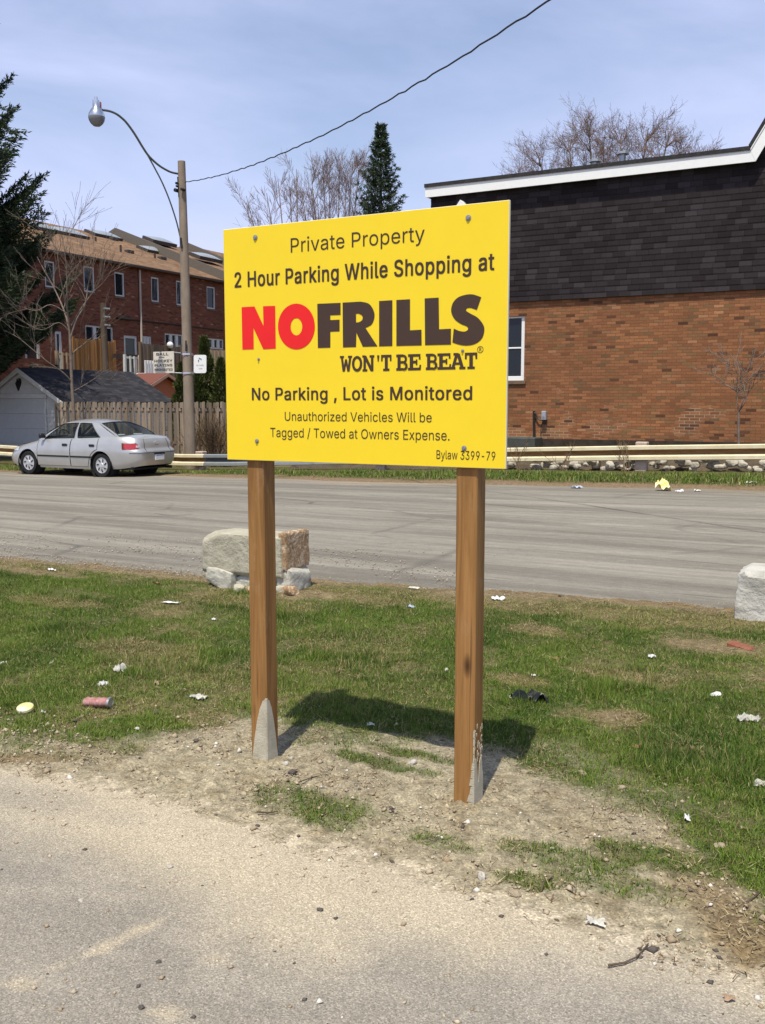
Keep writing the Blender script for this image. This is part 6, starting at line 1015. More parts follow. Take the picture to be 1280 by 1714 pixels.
for s in (-1, 1): e = (xp + s * (hwid + .16), ze - .16 * sl_); mb.prism([(xp, YG - .185, zp - .13), (e[0], YG - .185, e[1] - .11), (e[0], YG - .185, e[1] + .035), (xp, YG - .185, zp + .045)], (0, .024, 0))
obj('bargeboard', mb, M_siding, gar)
dx1 = PY(76, 700, YG)[0]; dzt = PY(40, 664, YG)[2]; mb = MB()
for i in range(4): h = (dzt - .06 - zg) / 4; mb.bbox((xp - hwid + .35, YG - .035, zg + i * h + .004), (dx1, YG - .028 + .02, zg + (i + 1) * h - .004), .006)
obj('garage_door', mb, M_door, gar); mb = MB(); mb.bbox((xp - hwid + .2, YG - .06, dzt - .06), (dx1 + .14, YG - .03, dzt + .10), .006); mb.bbox((dx1, YG - .055, zg), (dx1 + .09, YG - .03, dzt - .065), .006); obj('door_trim', mb, M_siding, gar)
q = PY(32, 644, YG); mb = MB(); mb.prism([(q[0] + a * .018, YG - .07, q[2] + b * .018) for a, b in ((-7, 3), (-4, 6), (-2, 12), (0, 5), (2, 6), (3, 13), (7, 12), (8, 4), (5, -3), (2, -8), (0, -12), (-3, -7))], (0, .04, 0)); obj('gable_ornament', mb, M_black, gar)
M_fence = woodmat('grey_fence_wood', [(.25, (.15, .115, .085)), (.5, (.24, .19, .145)), (.75, (.33, .27, .21))], 'z', .5, .85, board=('x', .125)); M_cedarw = woodmat('orange_fence_wood', [(.25, (.22, .105, .035)), (.5, (.33, .165, .06)), (.75, (.42, .22, .085))], 'z', .5, .8, board=('y', .14)); M_greyw2 = woodmat('brown_grey_boards', [(.25, (.10, .075, .055)), (.5, (.15, .11, .08)), (.75, (.2, .155, .115))], 'z', .5, .85, board=('y', .14)); M_beigew = woodmat('beige_boards', [(.25, (.33, .24, .15)), (.75, (.45, .34, .22))], 'z', .5, .8)
YB_ = 23.55; fx0, fx1 = xr_g + .05, PY(560, 700, YB_)[0]; fz = PY(230, 673, YB_)[2]
fen = empty('wooden_fence', (fx0, YB_, -.3), 'weathered grey board fence between the garage and the concrete pole', 'fence')
mb = MB(); rf = random.Random(2); x = fx0; i = 0
while x < fx1:
    w = .105; back = i % 2; h = fz + rf.uniform(-.02, .015); y0 = YB_ + (.045 if back else 0) + rf.uniform(-.004, .004); w2 = w * (1.25 if back else 1); mb.prism([(x, y0, -.3), (x + w2, y0, -.3), (x + w2, y0, h - .03), (x + w2 - .025, y0, h), (x + .025, y0, h), (x, y0, h - .03)], (0, .018, 0)); x += w + .022 + rf.uniform(-.004, .010); i += 1
obj('fence_boards', mb, M_fence, fen); mb = MB()
for z in (fz - .28, fz - 1.3): mb.box((fx0, YB_ + .02, z), (fx1, YB_ + .043, z + .09))
obj('fence_rails', mb, M_fence, fen)
mb = MB(); x = fx0 + .1; 
while x < fx1: mb.lathe([(.0, -.012), (.028, -.010), (.028, 0)], (x, YB_ + .0, fz - .20), 'y', 8); x += .254
obj('fence_shadow_dots', mb, M_black, fen)  # black discs stand in for the shade in the gaps between boards

# ================================================================== ROW HOUSES, LEFT
HR = [(0, (.11, .042, .030)), (.1, (.175, .062, .041)), (.4, (.205, .074, .048)), (.75, (.245, .092, .058)), (.92, (.21, .082, .054)), (.97, (.30, .13, .08)), (1, (.40, .24, .17))]
M_hbrick = brickmat('red_row_brick', 'Y', HR, (.15, .085, .06), .24, .0765, .009); M_hroof = shinglemat('tan_roof_shingles', 'Y', 'X', [(0, (.155, .092, .054)), (.5, (.20, .122, .073)), (1, (.25, .158, .098))], .32, .15, .008)
M_fire = mottled('grey_firewall_shingle', (.115, .098, .082), (.155, .135, .115), 18, .9, .3, 60); M_wfr = plain('white_window_frame', (.66, .65, .63), .5); M_skyl = plain('skylight_dome', (.33, .36, .39), .12, spec=.8); M_skyf = plain('skylight_kerb', (.055, .045, .04), .7); M_hglass = glassmat('house_glass', (.12, .13, .15), .25, .05); M_curt = plain('pale_curtain', (.42, .41, .38), .9); M_gutter = plain('dark_brown_gutter', (.05, .03, .022), .6); M_gdoor = plain('grey_green_door', (.14, .15, .13), .6); M_pipew = plain('pale_downpipe', (.52, .44, .36), .6)
HX = -34.0; RUN = 7.8; ze_h = PXP(200, 438, HX + .22)[2]; slope = (PPL(192, 397, (HX - RUN, 0, 0), (1, 0, 0))[2] - ze_h) / (RUN + .22); ridge = ze_h + slope * (RUN + .22); rn = np.array([-slope, 0, 1.0]) * -1
RP0 = np.array([HX + .22, 0, ze_h]); RN = np.array([slope, 0, 1.0])
def roofpt(x, y, lift=0): p = PPL(x, y, RP0 + np.array([0, 0, lift]), RN); return p
UN = [20.5, 26.5, 32.5, 38.5, 44.5, 50.5, 56.5, 62.5]; houses = []
LABS = ['row house furthest left, mostly hidden by the big dark spruce', 'red brick row house behind the garage with a white framed porch door by the spruce', 'red brick row house with the orange wooden privacy fence at its back door', 'red brick row house left of the grey roof firewall, white back door and pale downpipe', 'red brick row house beyond the grey firewall, behind the concrete pole', 'row house just left of the yellow sign panel, two skylights on its tan roof', 'last row house of the terrace, hidden behind the yellow sign']
OPEN = {i: [] for i in range(len(UN) - 1)}     # openings: (y0,y1,z0,z1,kind)
def hp(x, y): p = PXP(x, y, HX); return p[1], p[2]
def add_open(x0, y0, x1, y1, kind):
    xm, ym = (x0 + x1) / 2, (y0 + y1) / 2; a, c = hp(x0, ym)[0], hp(x1, ym)[0]; z1, z0 = hp(xm, y0)[1], hp(xm, y1)[1]; i = max(k for k in range(len(UN) - 1) if UN[k] <= (a + c) / 2); a = max(a, UN[i] + .05); c = min(c, UN[i + 1] - .05); OPEN[i].append((a, c, z0, z1, kind))
for r in ((75, 437, 92, 481), (140, 446, 158, 489), (192, 456, 208, 496), (251, 464, 266, 505), (295, 470, 304.5, 511), (346, 480, 360, 517)): add_open(*r, 'window')
for r in ((143, 546, 189, 575), (237, 563, 258, 585), (276, 559, 306, 590), (348, 567, 374, 584)): add_open(*r, 'wide')
for r in ((93, 555, 113, 632), (208, 562, 230, 635), (41, 539, 66, 600)): add_open(*r, 'door')
OPEN[0] += [(22, 23, 5.5, 7, 'window'), (24.5, 25.4, 5.5, 7, 'window')]; OPEN[5] += [(54, 55, 5.5, 7, 'window')]; OPEN[6] += [(58.5, 59.4, 5.5, 7, 'window')]
ZB = -.5
for i in range(len(UN) - 1):
    y0, y1 = UN[i], UN[i + 1]; h = empty('row_house', (HX, (y0 + y1) / 2, ZB), LABS[i], 'house', 'terrace of red brick row houses'); houses.append(h)
    ops = sorted(OPEN[i]); ye = sorted({y0, y1, *[o[0] for o in ops], *[o[1] for o in ops]}); mb = MB(); zt = ze_h - .06
    for a, b in zip(ye[:-1], ye[1:]):
        cuts = sorted((o[2], o[3]) for o in ops if o[0] <= a + 1e-6 and o[1] >= b - 1e-6); z = ZB
        for c0, c1 in cuts:
            if c0 > z: mb.box((HX - .3, a, z), (HX, b, c0))
            z = max(z, c1)
        mb.box((HX - .3, a, z), (HX, b, zt))
    if i == 0: mb.box((HX - 2 * RUN, y0, ZB), (HX - .3, y0 + .3, zt))
    obj('wall', mb, M_hbrick, h)
    lift = .0 if i < 4 else .22 * (i - 3); mb = MB(); xr_ = HX - RUN; zr = ridge + lift
    mb.prism([(HX + .22, y0, ze_h + lift * .0), (xr_, y0, zr), (2 * xr_ - HX - .22, y0, ze_h), (2 * xr_ - HX - .22, y0, ze_h - .16), (xr_, y0, zr - .2), (HX + .22, y0, ze_h - .12)], (0, y1 - y0, 0)); rf_ = obj('roof', mb, M_hroof, h)
    mb = MB(); mb.bbox((HX + .22, y0, ze_h - .15), (HX + .31, y1, ze_h - .02), .02); obj('gutter', mb, M_gutter, h)
    for (a, b, z0, z1, kd) in ops:
        mb = MB(); f = .07; 
        if kd == 'door': 
            mb.box((HX - .14, a, z0), (HX - .03, a + .13, z1)); mb.box((HX - .14, b - .13, z0), (HX - .03, b, z1)); mb.box((HX - .14, a + .13, z1 - .13), (HX - .03, b - .13, z1)); d = obj('door', mb, M_wfr, h); mb = MB(); mb.box((HX - .12, a + .13, z0), (HX - .07, b - .13, z1 - .13)); obj('door_leaf', mb, M_gdoor if a > 36 else M_gutter, d); mb = MB(); mb.tube([(HX - .05, b - .22, z0 + 1.0), (HX - .02, b - .22, z0 + 1.0)], .035, 8); obj('handle', mb, M_alu, d); continue
        mb.box((HX - .12, a, z0), (HX - .03, a + f, z1)); mb.box((HX - .12, b - f, z0), (HX - .03, b, z1)); mb.box((HX - .12, a + f, z0), (HX - .03, b - f, z0 + f)); mb.box((HX - .12, a + f, z1 - f), (HX - .03, b - f, z1))
        if kd == 'wide':
            for k in (1, 2): yy_ = a + (b - a) * k / 3; mb.box((HX - .11, yy_ - .10, z0 + f), (HX - .01, yy_ + .10, z1 - f))
        w = obj('window', mb, M_wfr, h); mb = MB(); mb.box((HX - .10, a + f, z0 + f), (HX - .09, b - f, z1 - f)); obj('pane', mb, M_hglass, w)
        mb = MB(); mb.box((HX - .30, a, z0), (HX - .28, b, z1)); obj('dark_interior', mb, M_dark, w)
        if kd == 'window': mb = MB(); mb.box((HX - .2, a + f, z0 + f), (HX - .19, b - f if int(a * 10) % 2 else (a + b) / 2, z1 - f)); obj('curtain', mb, M_curt, w)
        mb = MB(); mb.box((HX - .02, a - .05, z0 - .10), (HX + .05, b + .05, z0 - .004)); obj('sill', mb, M_sill, w)
def on_house(p): return houses[max(k for k in range(len(UN) - 1) if UN[k] <= p[1])]
mb = MB(); hw = houses[3]; k = slope; yf = UN[4]; mb.prism([(HX + .40, yf - .16, ze_h - .05), (HX - RUN, yf - .16, ridge - .05), (HX - 2 * RUN, yf - .16, ze_h), (HX - 2 * RUN, yf - .16, ze_h + .45), (HX - RUN, yf - .16, ridge + .55), (HX + .40, yf - .16, ze_h + .42)], (0, .159, 0)); obj('firewall', mb, M_fire, hw)
hw = houses[4]; yf = UN[5]; mb = MB(); mb.prism([(HX + .40, yf - .16, ze_h - .05), (HX - RUN, yf - .16, ridge + .2), (HX - RUN, yf - .16, ridge + .7), (HX + .40, yf - .16, ze_h + .42)], (0, .159, 0)); obj('firewall', mb, M_fire, hw)
def skylight(x0, y0, x1, y1, dome=True, lift=0):
    xm, ym = (x0 + x1) / 2, (y0 + y1) / 2; c = roofpt(xm, ym, lift); hL = abs(roofpt(x1, ym, lift)[1] - roofpt(x0, ym, lift)[1]) * .42; hL = min(max(hL, .4), 1.1); hx_ = .45; h = on_house(c); s = slope; ca = 1 / math.sqrt(1 + s * s)
    def rp(dx, dy, up): return (c[0] + dx * ca - up * (-s) * ca * 1.0, c[1] + dy, c[2] - s * dx * ca + up * ca)
    mb = MB(); B_ = [rp(-hx_, -hL, -.05), rp(hx_, -hL, -.05), rp(hx_, hL, -.05), rp(-hx_, hL, -.05)]; T_ = [rp(-hx_, -hL, .16), rp(hx_, -hL, .16), rp(hx_, hL, .16), rp(-hx_, hL, .16)]; mb.add(B_ + T_, [(0, 1, 5, 4), (1, 2, 6, 5), (2, 3, 7, 6), (3, 0, 4, 7), (4, 5, 6, 7)]); w = obj('skylight', mb, M_skyf, h)
    mb = MB(); mb.grid(lambda u, v: rp((-1 + 2 * u) * hx_ * .92, (-1 + 2 * v) * hL * .94, .165 + (.14 if dome else .05) * (math.sin(math.pi * u) * math.sin(math.pi * v)) ** .6), 10, 10); obj('dome', mb, M_skyl, w, smooth=True)
for r in ((56, 376, 78, 391), (94, 384, 133, 401), (155, 389, 191, 403), (240, 415, 277, 430)): skylight(*r)
for r in ((250, 400, 284, 412), (327, 426, 361, 440)): skylight(*r, True, .35)
for x, yt, yb in ((202, 411, 422), (259, 424, 432), (160, 397, 404)): c = roofpt(x, yb); p2 = np.array(c) + np.array([0, 0, (yb - yt) / FPX * 54]); mb = MB(); mb.tube([c - np.array([0, 0, .1]), p2], .055, 8); obj('vent_pipe', mb, M_gutter, on_house(c))
for x, y in ((216, 423), (271, 434), (190, 402), (325, 421)): c = roofpt(x, y); mb = MB(); mb.bbox((c[0] - .15, c[1] - .25, c[2] - .05), (c[0] + .15, c[1] + .25, c[2] + .14), .03); obj('roof_vent', mb, M_skyf, on_house(c))
a, b_ = hp(233, 500), hp(233.5, 574); mb = MB(); mb.tube([(HX + .07, a[0], ze_h - .2), (HX + .07, a[0], b_[1])], .055, 8); obj('downpipe', mb, M_pipew, on_house((0, a[0])))
a, b_ = hp(200, 533), hp(374, 546); mb = MB(); mb.tube([(HX + .05, a[0], a[1]), (HX + .05, UN[4] - .2, a[1] - .06)], .03, 5); mb.tube([(HX + .06, hp(194, 532)[0], hp(194, 532)[1]), (HX + .06, hp(217, 535)[0], hp(217, 535)[1])], .07, 6); obj('cable_run', mb, M_black, on_house((0, a[0])))
# back yards between garage and terrace
def yard(name, x0, x1, ytop, ybot, X, mat, label, cat, step=.15, th=.03, var=.05, rail=False, w=None, group=None):
    p, q = PXP(x0, ytop, X), PXP(x1, ytop, X); zt = PXP((x0 + x1) / 2, ytop, X)[2]; zb = PXP((x0 + x1) / 2, ybot, X)[2]; r = random.Random(int(x0)); root = empty(name, (X, (p[1] + q[1]) / 2, zb), label, cat, group); mb = MB(); y = p[1]; k = 0
    while y < q[1]:
        ww = (w or step * .93); mb.box((X + (.02 if k % 2 else 0), y, zb), (X + th + (.02 if k % 2 else 0), y + ww, zt + r.uniform(-var, 0))); y += step; k += 1
    obj('boards', mb, mat, root); mb = MB()
    mb.box((X - .05, p[1], zt - .12), (X - .002, q[1], zt - .03)); mb.box((X - .05, p[1], zb + .1), (X - .002, q[1], zb + .2)); 
    for yy_ in (p[1] - .04, q[1]): mb.box((X - .06, yy_, zb), (X + .06, yy_ + .1, zt + .06))
    obj('frame', mb, mat, root); return root
yard('privacy_fence', 121, 166, 567, 645, -32.0, M_cedarw, 'new orange wooden privacy fence behind the garage roof', 'fence'); yard('privacy_fence', 176, 189, 571, 645, -32.3, M_cedarw, 'short orange wooden fence panel right of the wooden pole', 'fence')
yard('deck_fence', 234, 300, 577, 650, -31.5, M_greyw2, 'brown-grey board deck fence behind the ball playing sign', 'fence'); yard('deck_railing', 94, 119, 590, 645, -31.6, M_beigew, 'pale baluster railing in front of the dark back door', 'railing', .26, .05, 0, w=.07)
yard('deck_railing', 30, 62, 556, 568, -31.8, M_beigew, 'pale deck railing at the porch door beside the big spruce', 'railing', .30, .05, 0, w=.13); yard('deck_railing', 208, 232, 596, 645, -31.8, M_wfr, 'white baluster railing below the white back door', 'railing', .3, .05, 0, w=.07)
yard('privacy_fence', 52, 93, 612, 645, -31.4, M_greyw2, 'low brown board fence behind the garage ridge', 'fence'); yard('privacy_fence', 348, 385, 586, 680, -30.0, M_beigew, 'beige board fence behind the cedars by the sign', 'fence')
p, q = PXP(190, 595.5, -31.9), PXP(262, 600, -31.9); mb = MB(); mb.box((-31.95, p[1], p[2] - .10), (-31.85, q[1], p[2] + .10)); tag(obj('hand_rail', mb, M_gutter, None, org=tuple(p)), 'long dark wooden rail crossing the white back door', 'railing')
a, b_ = PXP(172, 507, -30.6), PXP(174, 640, -30.6); yp = empty('wooden_pole', (-30.6, a[1], b_[2] - .5), 'short weathered wooden service pole behind the garage roof', 'utility pole'); mb = MB(); mb.tube([(-30.6, a[1], b_[2] - .5), (-30.6, a[1], a[2])], [.16, .13], 10); obj('pole', mb, M_greyw2, yp, smooth=True, sharp=40); mb = MB()
for z in (.25, .6, .95): mb.tube([(-30.45, a[1] - .1, a[2] - z), (-30.45, a[1] + .22, a[2] - z)], .045, 6)
obj('insulators', mb, M_galv, yp)
SX_, SY_ = -26.6, PXP(273, 627, -26.6)[1]; pk = PXP(273, 627, -26.6); shd = empty('garden_shed', (SX_, SY_, 0), 'small orange gabled shed behind the charcoal garage roof', 'shed'); M_shedw = plain('orange_shed_wall', (.42, .125, .05), .7); M_shedr = plain('brown_shed_roof', (.16, .05, .035), .8); M_shedt = plain('tan_shed_trim', (.42, .24, .17), .7)
mb = MB(); mb.box((SX_ - 1.2, SY_ - .85, -.3), (SX_ - .02, SY_ + .85, pk[2] - .42)); mb.prism([(SX_ - .02, SY_ - .85, pk[2] - .42), (SX_ - .02, SY_ + .85, pk[2] - .42), (SX_ - .02, SY_, pk[2] - .06)], (-1.1, 0, 0)); obj('wall', mb, M_shedw, shd); mb = MB(); mt = MB()
for s in (-1, 1): mb.prism([(SX_ + .25, SY_, pk[2]), (SX_ + .25, SY_ + s * 1.1, pk[2] - .5), (SX_ + .25, SY_ + s * 1.1, pk[2] - .42), (SX_ + .25, SY_, pk[2] + .07)], (-1.6, 0, 0)); mt.prism([(SX_ + .255, SY_, pk[2] - .08), (SX_ + .255, SY_ + s * 1.1, pk[2] - .58), (SX_ + .255, SY_ + s * 1.1, pk[2] - .44), (SX_ + .255, SY_, pk[2] + .05)], (.03, 0, 0))
obj('roof', mb, M_shedr, shd); obj('roof_trim', mt, M_shedt, shd)
c = PXP(284.5, 577.5, -31.3); mb = MB(); mb.lathe([(0, -.16)] + [(.16 * math.sin(t), -.16 * math.cos(t)) for t in np.linspace(.2, 2.9, 9)] + [(0, .16)], c, 'z', 14); gl = empty('globe_lamp', tuple(c - np.array([0, 0, 1.0])), 'small white globe lamp on a post above the ball playing sign', 'lamp'); obj('globe', mb, M_wht, gl, smooth=True); mb = MB(); mb.tube([c - np.array([0, 0, 1.0]), c - np.array([0, 0, .15])], .04, 6); obj('lamp_post', mb, M_black, gl)
c = PXP(250, 617, -29.5); chair = empty('garden_chair', tuple(c - np.array([0, 0, .6])), 'white plastic garden chair by the end of the garage roof', 'chair'); mb = MB()
for k in range(4): mb.bbox((c[0] - .03, c[1] - .3 + k * .17, c[2] - .25), (c[0] + .03, c[1] - .18 + k * .17, c[2] + .35), .01)
obj('chair_back', mb, M_wht, chair); mb = MB(); mb.bbox((c[0] - .5, c[1] - .32, c[2] - .27), (c[0] + .02, c[1] + .36, c[2] - .20), .02); obj('seat', mb, M_wht, chair)
for dx in (-.45, .0):
    for dy in (-.28, .3): mb = MB(); mb.box((c[0] + dx - .02, c[1] + dy - .02, c[2] - .65), (c[0] + dx + .02, c[1] + dy + .02, c[2] - .271)); obj('leg', mb, M_wht, chair)

# ================================================================== TREES AND SHRUBS
M_barkg = mottled('grey_bark', (.17, .135, .11), (.30, .25, .21), 9, .9, .4, 50, (1, 1, .3)); M_barkp = mottled('pinkish_twigs', (.165, .112, .097), (.245, .172, .15), 6, .9, 0); M_barkd = mottled('dark_bark', (.06, .045, .035), (.12, .09, .07), 8, .9, .4, 40, (1, 1, .3)); M_barkl = mottled('pale_young_bark', (.13, .10, .08), (.225, .18, .145), 9, .9, .2, 60)
class Wood:
    def __init__(s, seed, thick_min=.0): s.r = random.Random(seed); s.big = MB(); s.fine = MB(); s.n = 0
    def grow(s, p, d, L, r, depth, spread=.6, up=.25, nseg=4, kids=(3, 5), rmin=.004, shrink=(.5, .72), wig=.16, r_end=.35, start=.3):
        R = s.r; pts = [np.array(p, float)]; rad = [r]; d = np.array(d, float); d /= np.linalg.norm(d)
        for i in range(nseg):
            d = d + np.array([R.gauss(0, wig), R.gauss(0, wig), R.gauss(0, wig * .6) + up * .12]); d /= np.linalg.norm(d); pts.append(pts[-1] + d * L / nseg); rad.append(max(rmin * .7, r * (1 - (1 - r_end) * (i + 1) / nseg)))
        (s.big if r > .045 else s.fine).tube(pts, rad, 8 if r > .08 else (5 if r > .02 else 3), cap=False); s.n += 1
        if depth <= 0: return
        for k in range(R.randint(*kids)):
            f = start + (1 - start) * (k + R.random()) / kids[1] if k < kids[1] else 1; f = min(f, .98); j = min(int(f * nseg), nseg - 1); q = pts[j] + (pts[j + 1] - pts[j]) * (f * nseg - j); dd = pts[j + 1] - pts[j]; dd /= np.linalg.norm(dd)
            v = np.array([R.gauss(0, 1), R.gauss(0, 1), R.gauss(0, .7)]); v -= dd * (v @ dd); v /= np.linalg.norm(v) + 1e-6; a = spread * R.uniform(.7, 1.35); nd_ = dd * math.cos(a) + v * math.sin(a) + np.array([0, 0, up * .5])
            s.grow(q, nd_, L * R.uniform(*shrink), max(rmin, rad[j] * R.uniform(.45, .7)), depth - 1, spread, up, max(2, nseg - 1) if depth > 1 else 2, kids, rmin, shrink, wig, r_end, .2)
        s.grow(pts[-1], d, L * R.uniform(*shrink), max(rmin, rad[-1] * .95), depth - 1, spread, up, max(2, nseg - 1), kids, rmin, shrink, wig, r_end, .2)
def wood_tree(name, w, root, mbig, mfine):
    if w.big.f: obj('trunk', w.big, mbig, root, smooth=True, fixn=False)
    obj('crown', w.fine, mfine, root, smooth=True, fixn=False)
# young leafless tree in front of the garage
YT = 23.0; tb = PY(126, 755, YT); t1 = empty('bare_tree', (tb[0], YT, tb[2] - .5), 'young leafless tree with pale forked branches in front of the garage roof', 'tree'); w = Wood(4)
def path(*pts): return [PY(x, y, YT + (dy if True else 0)) for x, y, dy in pts]
def limb(pts, r0, r1, kidn=6, L=.9, depth=2):
    P_ = smooth([np.array(p) for p in pts], 4); n_ = len(P_); rad = [.72 * (r0 + (r1 - r0) * i / (n_ - 1)) for i in range(n_)]; (w.big if r0 > .045 else w.fine).tube(P_, rad, 7 if r0 > .03 else 5, cap=False)
    for k in range(kidn):
        i = int(n_ * (.35 + .62 * k / max(1, kidn))); i = min(i, n_ - 2); d = P_[i + 1] - P_[i]; d /= np.linalg.norm(d); v = np.array([w.r.gauss(0, 1), w.r.gauss(0, 1), w.r.gauss(.2, .6)]); v /= np.linalg.norm(v); w.grow(P_[i], d * .8 + v * .75, L * w.r.uniform(.5, 1.2), max(.008, rad[i] * .6), depth, .5, .3, 3, (1, 3), .007, (.5, .75), .14)
limb(path((127, 790, 0), (126, 740, 0), (122, 670, 0), (120, 640, 0), (118, 590, 0), (117, 560, 0)), .085, .065, 0)
limb(path((118, 572, 0), (113, 540, .1), (103, 510, .2), (88, 478, .3), (75, 455, .2), (62, 430, .3)), .05, .016, 7, 1.2); limb(path((117, 560, 0), (113, 525, -.1), (112, 490, -.2), (111, 450, -.2), (107, 415, -.3), (104, 395, -.3)), .045, .012, 7, 1.1)
limb(path((118, 565, 0), (128, 535, .1), (142, 510, .2), (147, 480, .3), (152, 455, .2), (160, 425, .2)), .045, .012, 7, 1.1); limb(path((117, 545, 0), (108, 500, -.3), (100, 460, -.5), (95, 420, -.6), (86, 398, -.6)), .035, .010, 5, 1.0)
limb(path((118, 595, 0), (128, 585, .2), (140, 576, .4), (163, 555, .6), (172, 530, .7)), .035, .010, 5, .9); limb(path((120, 640, 0), (110, 628, -.2), (98, 618, -.4), (80, 606, -.7), (58, 588, -1.), (30, 565, -1.3), (5, 552, -1.5)), .035, .010, 6, 1.1)
limb(path((122, 655, 0), (130, 651, .2), (142, 644, .4), (158, 634, .7), (170, 625, .9)), .028, .010, 3, .6); limb(path((112, 525, 0), (85, 510, -.4), (60, 520, -.8), (30, 512, -1.1), (0, 505, -1.3)), .028, .009, 5, 1.0); limb(path((117, 556, 0), (98, 540, -.3), (70, 552, -.7), (38, 538, -1.), (10, 520, -1.2)), .026, .009, 5, .9)
limb(path((119, 545, 0), (133, 520, .4), (155, 490, .8), (175, 470, 1.0), (190, 445, 1.1)), .032, .009, 6, 1.0); wood_tree('bare_tree', w, t1, M_barkl, M_barkl)
# sapling by the brick wall
YT = 22.8; tb = PY(1237, 760, YT); t2 = empty('sapling', (tb[0], YT, .1), 'thin leafless sapling growing in front of the brick wall at right', 'tree'); w = Wood(9); limb(path((1237, 790, 0), (1236, 730, 0), (1236, 690, 0)), .05, .035, 0); 
for pp in (((1236, 692, 0), (1234, 670, .1), (1235, 655, .1), (1240, 640, .1), (1246, 618, .1)), ((1236, 690, 0), (1243, 672, -.1), (1246, 648, 0), (1248, 630, 0), (1256, 600, 0)), ((1237, 688, 0), (1246, 675, -.1), (1251, 660, -.1), (1256, 640, -.2), (1266, 612, -.2)), ((1235, 657, .1), (1222, 648, .1), (1212, 642, .1), (1203, 632, .1), (1192, 630, .1)), ((1240, 640, .1), (1236, 615, .2), (1228, 600, .2), (1220, 592, .2))): limb(path(*pp), .022, .008, 4, .5, 2)
wood_tree('sapling', w, t2, M_barkl, M_barkl)
# big bare maple behind the brick building
c = PY(1015, 560, 48); w = Wood(21); t3 = empty('bare_tree', (c[0], 48, 0), 'wide leafless tree rising behind the roof of the brick building', 'tree'); base = np.array([c[0], 48, 0.])
w.big.tube([base, base + [0, 0, 3.5]], [.45, .36], 10)
for a, tx, ty, dy in ((0, 900, 215, -2), (1, 950, 190, 1), (2, 985, 165, -1), (3, 1040, 180, 2), (4, 1085, 170, 0), (5, 1120, 180, -2), (6, 1150, 215, 2), (7, 1185, 225, -1), (8, 868, 245, 1), (9, 1010, 200, 3)):
    e = PY(tx, ty + 44, 48 + dy); s0 = base + np.array([0, 0, 2.5 + (a % 4) * .5]); m1 = s0 * .45 + e * .55 + np.array([0, 0, -.4 if abs(tx - 1015) > 60 else 0]); P_ = smooth([s0, m1, e], 6); w.big.tube(P_, [.17 - .15 * i / (len(P_) - 1) for i in range(len(P_))], 6, cap=False)
    for k in range(40):
        i = int(len(P_) * (.38 + .60 * k / 40)); i = min(i, len(P_) - 2); d = P_[i + 1] - P_[i]; d /= np.linalg.norm(d); v = np.array([w.r.gauss(0, 1), w.r.gauss(0, 1), w.r.gauss(.1, .4)]); v /= np.linalg.norm(v); w.grow(P_[i], d * .8 + v * .7, w.r.uniform(.8, 1.5) * (1.1 - .4 * k / 40), .022, 3, .78, .16, 3, (2, 4), .0065, (.5, .72), .16)
wood_tree('bare_tree', w, t3, M_barkg, M_barkp)
# bare trees behind the sign
def vase(px_, py_, D, tops, seed, mat, label, dens=14, rk=.02, depth=3, tl=(1.0, 2.0), rmin=.010):
    global w
    c = PY(px_, py_, D); w = Wood(seed); t = empty('bare_tree', (c[0], D, 0), label, 'tree'); base = np.array([c[0], D, 0.]); w.big.tube([base, base + [0, 0, 2.5]], [.30, .22], 8)
    for a, (tx, ty, dy) in enumerate(tops):
        e = PY(tx, ty + 38, D + dy); s0 = base + np.array([0, 0, 2.0 + .3 * (a % 3)]); m1 = s0 * .5 + e * .5 + np.array([0, 0, -.3]); P_ = smooth([s0, m1, e], 6); w.big.tube(P_, [.10 - .085 * i / (len(P_) - 1) for i in range(len(P_))], 5, cap=False)
        for k in range(dens): i = min(int(len(P_) * (.3 + .68 * k / dens)), len(P_) - 2); d = P_[i + 1] - P_[i]; d /= np.linalg.norm(d); v = np.array([w.r.gauss(0, 1), w.r.gauss(0, 1), w.r.gauss(.1, .5)]); v /= np.linalg.norm(v); w.grow(P_[i], d * .9 + v * .5, w.r.uniform(*tl) * (1.1 - .5 * k / dens), rk, depth, .55, .28, 3, (2, 3), rmin, (.5, .75), .10)
    wood_tree('bare_tree', w, t, M_barkg, mat)
vase(500, 520, 44, [(412, 290, 0), (428, 320, 1), (446, 285, -1), (465, 262, 1), (485, 275, 0), (496, 245, 1), (455, 335, 2)], 31, M_barkp, 'leafless spreading tree behind the top left of the yellow sign', 10, .016, 3, (.8, 1.5), .008)
vase(560, 520, 52, [(520, 250, 0), (540, 242, 1), (568, 240, -1), (590, 232, 0), (602, 232, 1), (530, 290, 2), (505, 285, -1), (580, 265, 2), (618, 260, 0), (550, 260, 2)], 37, M_barkp, 'dense pinkish leafless tree between the spreading tree and the green spruce', 26, .016, 3, (.9, 1.7), .008)
